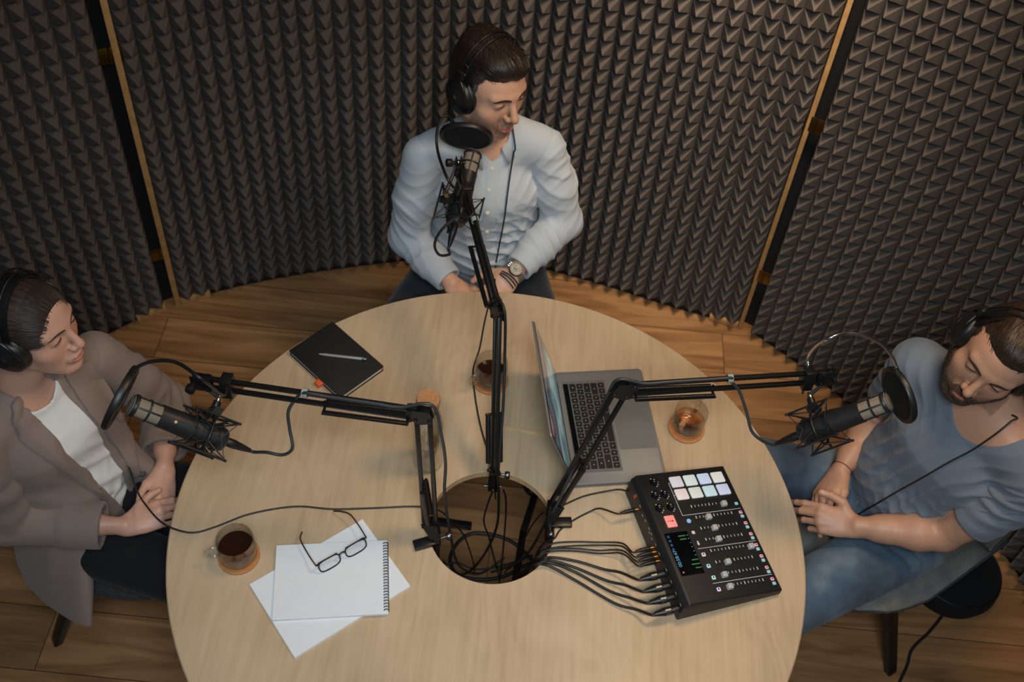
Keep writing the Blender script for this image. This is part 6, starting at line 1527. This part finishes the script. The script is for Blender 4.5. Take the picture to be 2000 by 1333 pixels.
def tone_W(P):
    q = HW.loc(P); x, y, z = q.T; an = np.arctan2(z - 0.02, np.abs(x) + 1e-4); return np.stack([an * 70, y * 20, x * 10], 1)
ShW = hair_W(); hw_ = sdf_mesh('hair', ShW, 0.0022, M['brown_hair2'], wom, 'brown hair slicked back tight', colour=tone_W)
hairline(HW, ShW, SbW, hw_, mat('fine brown strands', srgb(44, 33, 26), 0.5), 260, 0.007, 0.045, 100, 3, thick=0.45)
# white T-shirt
M['tee_white'] = cloth_mat('white cotton jersey', srgb(226, 228, 226), 0.9, 0.02, 1300, 0.12)
ST_ = Sdf(); torso(ST_, pelW, wstW, chsW, nkW, leftW, (0.150, 0.108), (0.145, 0.112), (0.145, 0.108), 0, 0.05)
for s_ in (shlW, shrW): ST_.cone(nkW - zz * 0.02, nkW * 0.5 + s_ * 0.5 - zz * 0.01, 0.050, 0.036, 0.04)
ST_.cut(((lambda P: np.abs((P - chsW) @ leftW - 0.008) - 0.088), chsW, 3.0), 0.01)
ST_.sub(f_cone(nkW + fW * 0.012 - zz * 0.012, nkW + fW * 0.03 + zz * 0.2, 0.062, 0.12), 0.004); ST_.sub(f_half((pelW + zz * 0.045), zz + 0.25 * fW), 0.01)
ST_.fold(chsW + fW * 0.10 - zz * 0.10, 0.13, unit(zz + 0.5 * leftW), 0.060, 0.0055, 1.4, 2.2); ST_.fold(wstW + fW * 0.11, 0.14, unit(zz - 0.6 * leftW), 0.050, 0.0060, 1.6, 6.1); ST_.fold(chsW + fW * 0.09 + zz * 0.06, 0.10, unit(leftW + 0.2 * zz), 0.05, 0.0035, 1.2, 4.4)
tee = sdf_mesh('t_shirt', ST_, 0.004, M['tee_white'], wom, 'white round-necked T-shirt')
# blazer
M['blazer'] = cloth_mat('taupe suiting', srgb(138, 122, 113), 0.88, 0.05, 1500, 0.15, 5)
def blazer():
    S = Sdf(); torso(S, pelW - zz * 0.06, wstW, chsW, nkW, leftW, (0.190, 0.130), (0.152, 0.118), (0.152, 0.116), 0, 0.05)
    for s_ in (shlW, shrW): S.cone(nkW * 0.78 + s_ * 0.22 - zz * 0.012, nkW * 0.12 + s_ * 0.88 + zz * 0.004, 0.042, 0.050, 0.035)
    # near front panel hanging beside the thigh, far panel over the lap
    S.u(f_econe(wstW - leftW * 0.09 + fW * 0.04 - zz * 0.10, A3(atz(112, 1172, 0.37)), (0.095, 0.050), (0.135, 0.026), unit(fW + 0.2 * zz)), 0.03)
    S.u(f_econe(wstW + leftW * 0.11 + fW * 0.06, pelW + leftW * 0.17 + fW * 0.14, (0.07, 0.036), (0.09, 0.028), fW), 0.03)
    S.u(f_econe(wstW - fW * 0.03, pelW - fW * 0.05 - zz * 0.10, (0.15, 0.10), (0.19, 0.11), leftW), 0.04)
    o = chsW
    def wedge(P):
        q = P - o; l = q @ leftW; f = q @ fW; u = q[:, 2]; U = [-0.45, -0.30, -0.12, 0.02, 0.12, 0.2]; return np.maximum.reduce([np.interp(u, U, [0.03, 0.025, -0.012, -0.042, -0.044, -0.05]) - l, l - np.interp(u, U, [0.08, 0.066, 0.060, 0.055, 0.044, 0.05]), 0.03 - f])
    S.sub((wedge, o, 0.6), 0.006); S.sub(f_cone(nkW - zz * 0.005 + fW * 0.008, nkW + fW * 0.03 + zz * 0.2, 0.056, 0.10), 0.006)
    for i in range(13):                                   # turned-down collar round the back of the neck
        a, b = [math.radians(52 + (360 - 104) * t / 13) for t in (i, i + 1)]; dr = lambda t: fW * math.cos(t) + leftW * math.sin(t)
        S.u(f_econe(nkW + dr(a) * 0.076 + zz * (0.014 - 0.030 * max(0, math.cos(a))), nkW + dr(b) * 0.076 + zz * (0.014 - 0.030 * max(0, math.cos(b))), (0.030, 0.0085), (0.030, 0.0085), dr((a + b) / 2) * 0.8 - zz * 0.75), 0.006)
    S.fold(wstW - leftW * 0.14 + fW * 0.06, 0.11, unit(zz + 0.4 * leftW), 0.090, 0.0045, 1.0, 3.9); S.fold(A3(atz(120, 1100, 0.50)), 0.10, unit(leftW * 0.3 + fW), 0.13, 0.004, 0.5, 7.7)
    return S
def sleeve(sh, el, wr, sd):
    S = Sdf(); d = unit(wr - el); L = np.linalg.norm(wr - el); ua = unit(el - sh); S.chain([sh - zz * 0.004, sh * 0.5 + el * 0.5, el], [0.0575, 0.061, 0.059], 0.016); S.cone(el, el + d * (L - 0.085), 0.059, 0.052, 0.012)
    S.sub(f_cutend(wr - d * 0.095, d, 0.085), 0.002); S.cone(wr - d * 0.128, wr - d * 0.030, 0.0600, 0.0585, 0.002); S.sub(f_cutend(wr - d * 0.052, d, 0.085), 0.002); S.sub(f_cone(wr - d * 0.090, wr + d * 0.05, 0.046, 0.052), 0.003)
    fa = d; S.fold(el + fa * 0.02 - ua * 0.03, 0.10, unit(ua - 0.6 * fa), 0.055, 0.0075, 1.2, sd, 0.8); S.fold(sh * 0.5 + el * 0.5, 0.10, unit(ua + 0.5 * fW), 0.070, 0.006, 1.0, sd + 3, 0.8); S.fold(el + fa * 0.09, 0.06, unit(fa + 0.3 * zz), 0.050, 0.006, 1.0, sd + 5, 0.8)
    return S
SB = blazer(); bl = sdf_mesh('blazer', SB, 0.004, M['blazer'], wom, 'taupe oversized blazer')
SLv = [sleeve(shrW, elrW, wrrW, 1.3), sleeve(shlW, ellW, wrlW, 6.2)]
for q in SLv: sdf_mesh('sleeve', q, 0.0036, M['blazer'], bl)
strip_patch('lapel', SB, [(34, 752), (60, 782), (100, 832), (152, 895), (206, 974)], [(20, 818), (44, 860), (100, 902), (160, 944), (209, 979)], M['blazer'], bl, 22, 5, 0.005, 0.006)
strip_patch('lapel', SB, [(112, 712), (135, 752), (166, 800), (212, 856), (262, 928)], [(174, 706), (207, 745), (236, 800), (258, 860), (274, 926)], M['blazer'], bl, 22, 5, 0.005, 0.006)
for px, py in ((281, 928),):
    h = on(SB, px - 4, py - 4, 0.003)
    if h is not None: MB().lathe([(0, 0), (0.009, 0), (0.010, 0.002), (0.008, 0.004), (0, 0.003)], xf(h, frame_z((CAMP - h).normalized())), 18).build('button', mat('dark horn button', srgb(56, 42, 34), 0.6), bl)
M['black_cloth'] = cloth_mat('black trouser cloth', srgb(16, 16, 17), 0.92, 0.1, 1200, 0.15, 12, sheen=0.05)
sdf_mesh('trousers', trousers(pelW + leftW * 0.08, pelW - leftW * 0.08, np.array((-0.62, 0.13, 0.525)), np.array((-0.66, -0.13, 0.525)), np.array((-0.66, 0.15, 0.09)), np.array((-0.70, -0.10, 0.09)), (0.092, 0.068, 0.050)), 0.007, M['black_cloth'], wom, 'black trousers')
for a in ((-0.66, 0.15, 0), (-0.70, -0.10, 0)): shoe(a, (1, -0.1, 0), M['leatherette'], wom)
cd = [HW.wv((-0.088, 0.004, -0.045)), HW.wv((-0.078, 0.045, -0.118))]
cd += cord_on((SB, ST_), ((152, 712), (178, 752), (210, 800), (228, 845), (243, 890), (256, 925)), 0.009, lambda x, y: atz(x, y, 0.8))
cd += [atz(268, 960, 0.70), atz(287, 990, 0.725), atz(312, 1018, 0.75), atz(341, 1034, TZ + 0.006), atz(378, 1041, TZ + 0.003), atz(420, 1030, TZ + 0.003), atz(480, 1007, TZ + 0.003), atz(540, 994, TZ + 0.003), atz(590, 990, TZ + 0.003), atz(650, 995, TZ + 0.003), atz(730, 993, TZ + 0.003), atz(800, 990, TZ + 0.003), atz(838, 992, TZ + 0.004), atz(862, 1000, TZ - 0.006), atz(880, 1018, 0.66), atz(905, 1045, 0.45), atz(922, 1090, 0.2), atz(928, 1120, 0.02)]
headphones(HW, 'black headphones worn by the woman in the taupe blazer', cd, False, cw=-0.003)
shell_chair((pelW[0] + fW[0] * 0.06 + leftW[0] * 0.03, pelW[1] + fW[1] * 0.06 + leftW[1] * 0.03), (fW[0], fW[1]), 'dark charcoal shell chair under the woman in the blazer', 'seat_dark', 0.14, 0.37, 0.42, 0.420, (-25, -115, 150, 97), 0.5)
# ------------------------------------------------------------------ the bearded man in the grey-blue T-shirt, on the right
SK_R = lin(200, 152, 124)
HR3 = Head(atz(1947, 694, 1.20), (-0.56, -0.82, -0.10), (0.24, -0.14, 0.955), 1.03)
nkR = np.array((1.150, 0.275, 1.035)); shrR = np.array((1.018, 0.445, 0.980)); shlR = np.array((1.245, 0.120, 0.975))
elrR = A3(atz(1716, 812, 0.70)); wrrR = A3(atz(1640, 922, 0.650)); ellR = A3(atz(1842, 1042, 0.70)); wrlR = A3(atz(1672, 1030, 0.658))
leftR = unit(shlR - shrR); leftR[2] = 0; leftR = unit(leftR); fR = np.array((leftR[1], -leftR[0], 0.0))
pelR, wstR, chsR = np.array((1.090, 0.305, 0.51)), np.array((1.098, 0.300, 0.68)), np.array((1.125, 0.288, 0.88))
def body_R():
    S = Sdf(); HR3.build(S, lidgap=0.0026)
    S.cone(HR3.w(0, -0.022, -0.055), nkR, 0.060, 0.066, 0.025); torso(S, pelR, wstR, chsR, nkR, leftR, (0.155, 0.105), (0.145, 0.108), (0.172, 0.112), 0, 0.05); shoulders(S, shlR, shrR, nkR, 0.056)
    for s_ in (shlR, shrR): S.cone(nkR * 0.8 + s_ * 0.2 + zz * 0.004, nkR * 0.3 + s_ * 0.7, 0.050, 0.046, 0.04)
    arm(S, shrR, elrR, wrrR, 1.06); arm(S, shlR, ellR, wrlR, 1.08)
    # left hand: back up, thumb raised towards the other hand, fingers closing under it
    hl = hand(S, wrlR, unit(A3(atz(1590, 1010, 0.645)) - wrlR), (-0.05, -0.45, 0.88), 1, [(20, 24, 16), (30, 30, 20), (38, 34, 22), (44, 36, 22)], 1.02, thumb=((0.55, 0.74, 0.25), (0.92, 0.30, 0.12), (0.98, 0.02, 0.05)))
    hand(S, wrrR, unit(A3(atz(1580, 1010, 0.622)) - wrrR), (-0.62, 0.30, 0.70), -1, [(14, 20, 14), (20, 26, 16), (26, 30, 18), (30, 30, 18)], 1.02, spread=0.12, thumb=((0.80, 0.50, -0.10), (0.95, 0.22, -0.12), (1.0, 0.05, -0.12)))
    return S, hl
SbR, hlR = body_R()
_tone = HR3.tone(SK_R, lin(186, 104, 92), lin(60, 42, 34), 0.55)
def tone_R(P):
    c = _tone(P); i1, t1 = hlR['t'][2], hlR['t'][3]; n = hlR['n'] * 0.7 + hlR['tv'] * 0.7; q = i1 * 0.15 + t1 * 0.85 + unit(n) * 0.0075; return mixc(c, lin(226, 190, 172), np.exp(-(((P - q) ** 2).sum(1) / 0.0062 ** 2) ** 2) * 0.8)
man2 = sdf_mesh('person', SbR, 0.0022, M['skin'], None, colour=tone_R)
setp(man2, 'bearded person in a grey-blue T-shirt and jeans sitting at the right, hands together', 'person')
HR3.eyes(man2, unit(HR3.R[:, 1] + np.array((-0.1, 0.0, -0.55))), (80, 70, 58)); HR3.brows(man2, SbR, mat('dark brown brow hair', srgb(56, 40, 31), 0.8, bump=0.5, bscale=1500), 0.0036, -0.002)
def hair_R():
    S = Sdf(); k = HR3.k; E = lambda c, r, kk=0.02: S.ell(HR3.w(*c), np.array(r) * k, HR3.R, kk)
    E((0, -0.016, 0.047), (0.0790, 0.0995, 0.0825)); E((0, -0.048, 0.015), (0.0705, 0.063, 0.071)); E((0, 0.030, 0.100), (0.050, 0.048, 0.026), 0.03); E((0, -0.03, 0.108), (0.052, 0.055, 0.024), 0.03)
    S.sub(f_ell(HR3.w(0, 0.104, -0.010), np.array((0.0740, 0.070, 0.0790)) * k, HR3.R), 0.008); S.sub(f_box(HR3.w(0, 0.075, -0.068), np.array((0.12, 0.085, 0.09)) * k, HR3.R, 0.02), 0.01); S.sub(f_box(HR3.w(0, -0.03, -0.115), np.array((0.12, 0.14, 0.075)) * k, HR3.R, 0.02), 0.01)
    for q in (-1, 1): S.cone(HR3.w(q * 0.0715, 0.024, 0.045), HR3.w(q * 0.0710, 0.014, -0.030), 0.0080 * k, 0.0060 * k, 0.008)
    def strands(P, d):
        q = HR3.loc(P); x, y, z = q.T; a = np.stack([x * 150, y * 22 + x * 20, z * 26], 1); return -(0.0018 * vnoise(a) + 0.0009 * vnoise(a * 2.3 + 9)) * np.clip((z - 0.02) / 0.06, 0.3, 1) * np.clip((0.075 - y) / 0.04, 0.25, 1)
    S.disp(strands); return S
ShR = hair_R(); hr_ = sdf_mesh('hair', ShR, 0.0022, hair_mat('short brown hair', srgb(24, 17, 12), srgb(70, 51, 38)), man2, 'short brown hair', colour=hair_tone(HR3, lambda q: np.array((0.1, 0.9, -0.3)), 34, 330))
hairline(HR3, ShR, SbR, hr_, mat('brown fine strands', srgb(46, 34, 26), 0.5), 150, 0.003, 0.025, 80, 7, thick=0.45)
def beard():
    S = Sdf(); k = HR3.k; hs = Sdf(); HR3.build(hs, lidgap=0)
    S.u((lambda P: hs.ev(P, False) - 0.0042 - 0.0014 * vnoise(P * 260) - 0.0012 * vnoise(P * 620), HR3.w(0, 0.03, -0.06), 0.12), 0.001)
    def region(P):
        q = HR3.loc(P); x, y, z = q.T; ax = np.abs(x)
        top = np.interp(ax, [0.0, 0.020, 0.030, 0.045, 0.058, 0.066, 0.075], [-0.046, -0.048, -0.068, -0.072, -0.060, -0.034, -0.016]); side = np.where(ax > 0.06, 0.010 - y, -1)
        lip = np.sqrt((x / 0.0205) ** 2 + ((z + 0.0670) / 0.0088) ** 2) - 1
        return np.maximum.reduce([z - top, np.interp(y, [-0.012, 0.02, 0.05, 0.09], [-0.058, -0.076, -0.103, -0.126]) - z, (-0.012 - y), -lip * 0.008, np.where(z < -0.10, (0.030 - y), -1)])
    S.cut((region, HR3.w(0, 0, 0), 3.0), 0.003); return S
sdf_mesh('beard', beard(), 0.0020, mat('brown beard hair', srgb(74, 57, 43), 0.8, var=0.5, scale=420, bump=0.8, bscale=900), man2, 'short brown beard and moustache', lo=HR3.c - 0.17, hi=HR3.c + 0.17, iters=0)
# T-shirt
M['tee_blue'] = cloth_mat('washed grey-blue jersey', srgb(104, 115, 128), 0.92, 0.06, 1300, 0.14, 4, srgb(120, 130, 142))
def tee_R():
    S = Sdf(); torso(S, pelR + zz * 0.01, wstR, chsR, nkR, leftR, (0.168, 0.125), (0.158, 0.130), (0.166, 0.124), 0, 0.05); shoulders(S, shlR, shrR, nkR, 0.060, 0, 0.04)
    for s_ in (shlR, shrR): S.cone(nkR * 0.75 + s_ * 0.25 - zz * 0.004, nkR * 0.25 + s_ * 0.75 + zz * 0.004, 0.052, 0.054, 0.04)
    for sh, el in ((shrR, elrR), (shlR, ellR)): S.cone(sh, sh * 0.55 + el * 0.45, 0.060, 0.058, 0.03)
    S.sub(f_cone(nkR + fR * 0.030 + zz * 0.026, nkR + fR * 0.05 + zz * 0.22, 0.078, 0.15), 0.004); S.sub(f_ell(nkR + fR * 0.100 - zz * 0.008, (0.048, 0.048, 0.036)), 0.012)
    S.sub(f_half(pelR + zz * 0.035 + fR * 0.1, zz + 0.15 * fR), 0.01)
    S.fold(shrR + fR * 0.06 - zz * 0.05 + leftR * 0.03, 0.10, unit(leftR + 1.1 * zz), 0.034, 0.0044, 0.4, 1.1, 1.6); S.fold(shlR + fR * 0.06 - zz * 0.08 - leftR * 0.03, 0.10, unit(leftR - 1.0 * zz), 0.034, 0.0042, 0.4, 4.4, 1.6)
    S.fold(chsR + fR * 0.12 - zz * 0.10 - leftR * 0.05, 0.15, unit(leftR - 0.35 * zz), 0.042, 0.0044, 0.6, 7.3, 1.6); S.fold(wstR + fR * 0.12, 0.15, unit(zz - 0.7 * leftR), 0.040, 0.0046, 0.6, 2.9, 1.5); S.fold(wstR + leftR * 0.11 + fR * 0.07, 0.12, unit(zz + 0.6 * leftR), 0.036, 0.0046, 0.5, 9.2, 1.5)
    return S
def sleeve_R(sh, el, sd):
    S = Sdf(); d = unit(el - sh); L = np.linalg.norm(el - sh); e = sh + d * L * 0.62; S.chain([sh - zz * 0.002, e + d * 0.04], [0.0625, 0.0645], 0.014); S.sub(f_cutend(e + d * 0.012, d, 0.12), 0.003); S.sub(f_cone(e - d * 0.02, e + d * 0.10, 0.0545, 0.058), 0.003)
    S.fold(sh + fR * 0.04 + d * 0.03, 0.10, unit(d + 0.5 * leftR), 0.040, 0.0055, 1.0, sd, 0.8); return S
SLR = [sleeve_R(shrR, elrR, 1.7), sleeve_R(shlR, ellR, 5.1)]
STR = tee_R(); teeR = sdf_mesh('t_shirt', STR, 0.0036, M['tee_blue'], man2, 'washed grey-blue round-necked T-shirt')
for q in SLR: sdf_mesh('sleeve', q, 0.0036, M['tee_blue'], teeR)
# jeans
def denim():
    N = NT('washed denim'); N.set(Roughness=0.92, Sheen_Weight=0.1); mp = N.coord(); a = N.n('TexNoise'); a.inputs['Scale'].default_value = 5.5; a.inputs['Detail'].default_value = 5; N.l(mp, 0, a, 0)
    r = N.ramp([(0.32, srgb(44, 60, 78)), (0.68, srgb(126, 142, 152)), (0.52, srgb(80, 100, 118))]); N.l(a, 0, r, 0); N.l(r, 0, N.b, 'Base Color')
    w = N.n('TexNoise'); w.inputs['Scale'].default_value = 700; N.l(mp, 0, w, 0); bp = N.n('Bump'); bp.inputs['Strength'].default_value = 0.35; bp.inputs['Distance'].default_value = 0.0015; N.l(w, 0, bp, 'Height'); N.l(bp, 0, N.b, 'Normal'); return N.m
M['denim'] = denim()
klR, krR = A3(atz(1520, 1192, 0.53)), A3(atz(1480, 912, 0.535)); hlp, hrp = pelR + leftR * 0.085 + fR * 0.01, pelR - leftR * 0.085 + fR * 0.01
SJ = trousers(hlp, hrp, klR, krR, klR + np.array((0.05, 0.03, -0.44)), krR + np.array((0.06, 0.02, -0.445)), (0.100, 0.078, 0.058))
SJ.ell(pelR + fR * 0.06 + zz * 0.01, (0.14, 0.11, 0.10), np.stack([leftR, fR, zz], 1), 0.04)
for h, kn, sd in ((hlp, klR, 2.0), (hrp, krR, 5.5)):
    d = unit(kn - h); SJ.fold(h + d * 0.07 + zz * 0.04, 0.13, unit(d + 0.5 * leftR * (1 if sd < 3 else -1)), 0.038, 0.006, 1.3, sd); SJ.fold(h + d * 0.30, 0.12, unit(d * 0.4 + zz), 0.05, 0.004, 1.3, sd + 3); SJ.fold(h + d * 0.16 - zz * 0.07 - np.cross(d, zz) * 0.07 * (1 if sd < 3 else -1) * 0, 0.10, unit(d), 0.032, 0.005, 1.2, sd + 6)
jn = sdf_mesh('jeans', SJ, 0.005, M['denim'], man2, 'washed blue jeans')
P = [on(SJ, x, y, 0.002) for x, y in ((1672, 985), (1682, 972), (1692, 966), (1706, 968))]
if all(P): MB().tube(spline(P, 5), 0.0012, 6).build('stitching', mat('ochre stitching', srgb(176, 128, 70), 0.7), jn, 'ochre seam stitching')
for kn, o in ((klR, (0.05, 0.03)), (krR, (0.06, 0.02))): shoe((kn[0] + o[0], kn[1] + o[1], 0), (-0.9, -0.4, 0), M['leatherette'], man2)
d = unit(wrrR - elrR); fr = frame_z(V(d)); c = wrrR - d * 0.012; t = thing('cord_bracelet', c, 'thin red-brown cord bracelet on the wrist of the bearded man', 'bracelet'); P = []
for i in range(40):
    a = 2 * math.pi * i / 40; r = fr @ V((math.cos(a), math.sin(a), 0)); h = SbR.hit(A3(V(c) + r * 0.042), A3(-r), 0.042); P.append((h if h is not None else V(c)) + r * 0.0012)
MB().tube(P, 0.0012, 6, closed=True).build('cord', mat('red-brown cord', srgb(112, 52, 40), 0.7), t, smooth=60)
cd = [HR3.wv((-0.088, 0.006, -0.046)), HR3.wv((-0.082, 0.03, -0.105))]
cd += cord_on((STR, SbR), ((1985, 815), (1950, 845), (1900, 880), (1850, 905), (1800, 935), (1750, 962), (1708, 987)), 0.010, lambda x, y: atz(x, y, 0.8))
for px, py in ((1680, 1003), (1660, 1014)):
    h = on(SJ, px, py, 0.006); cd.append(h if h is not None else atz(px, py, 0.6))
cd += [V(tuple(pelR + fR * 0.20 + zz * 0.05)), V(tuple(pelR + fR * 0.26 - zz * 0.12)), V(tuple(pelR + fR * 0.30 - zz * 0.45)), V(tuple(pelR + fR * 0.42 - zz * 0.502))]
headphones(HR3, 'black headphones worn by the bearded man in the T-shirt', cd, False)
shell_chair((pelR[0] + fR[0] * 0.03, pelR[1] + fR[1] * 0.03), (fR[0], fR[1]), 'grey felt shell chair under the bearded man', 'seat_grey', 0.36, 0.47, 0.46, 0.425, 2.0)
# black round pouf with a cord behind the grey chair
pc_ = atz(1872, 1106, 0.10); pc_.z = 0; t = thing('round_pouf', pc_, 'small round black cloth-covered pouf on the floor behind the grey chair', 'pouf'); T = xf(pc_)
MB().lathe([(0, 0.0), (0.118, 0.0), (0.136, 0.012), (0.145, 0.045), (0.142, 0.078), (0.132, 0.092), (0.125, 0.095), (0, 0.100)], T, 64).build('cover', M['mesh_black'], t, smooth=60)
MB().torus(T @ V((0, 0, 0.090)), 0.134, 0.0035, n=56).build('piping', M['leatherette'], t, smooth=60)
MB().tube(spline([atz(1852, 1185, 0.010)] + [atz(*q, 0.006) for q in [(1846, 1196), (1815, 1235), (1782, 1268), (1772, 1300), (1757, 1333), (1742, 1370)]], 8), 0.0045, 9).build('cord', M['dark_rubber'], t, smooth=60)
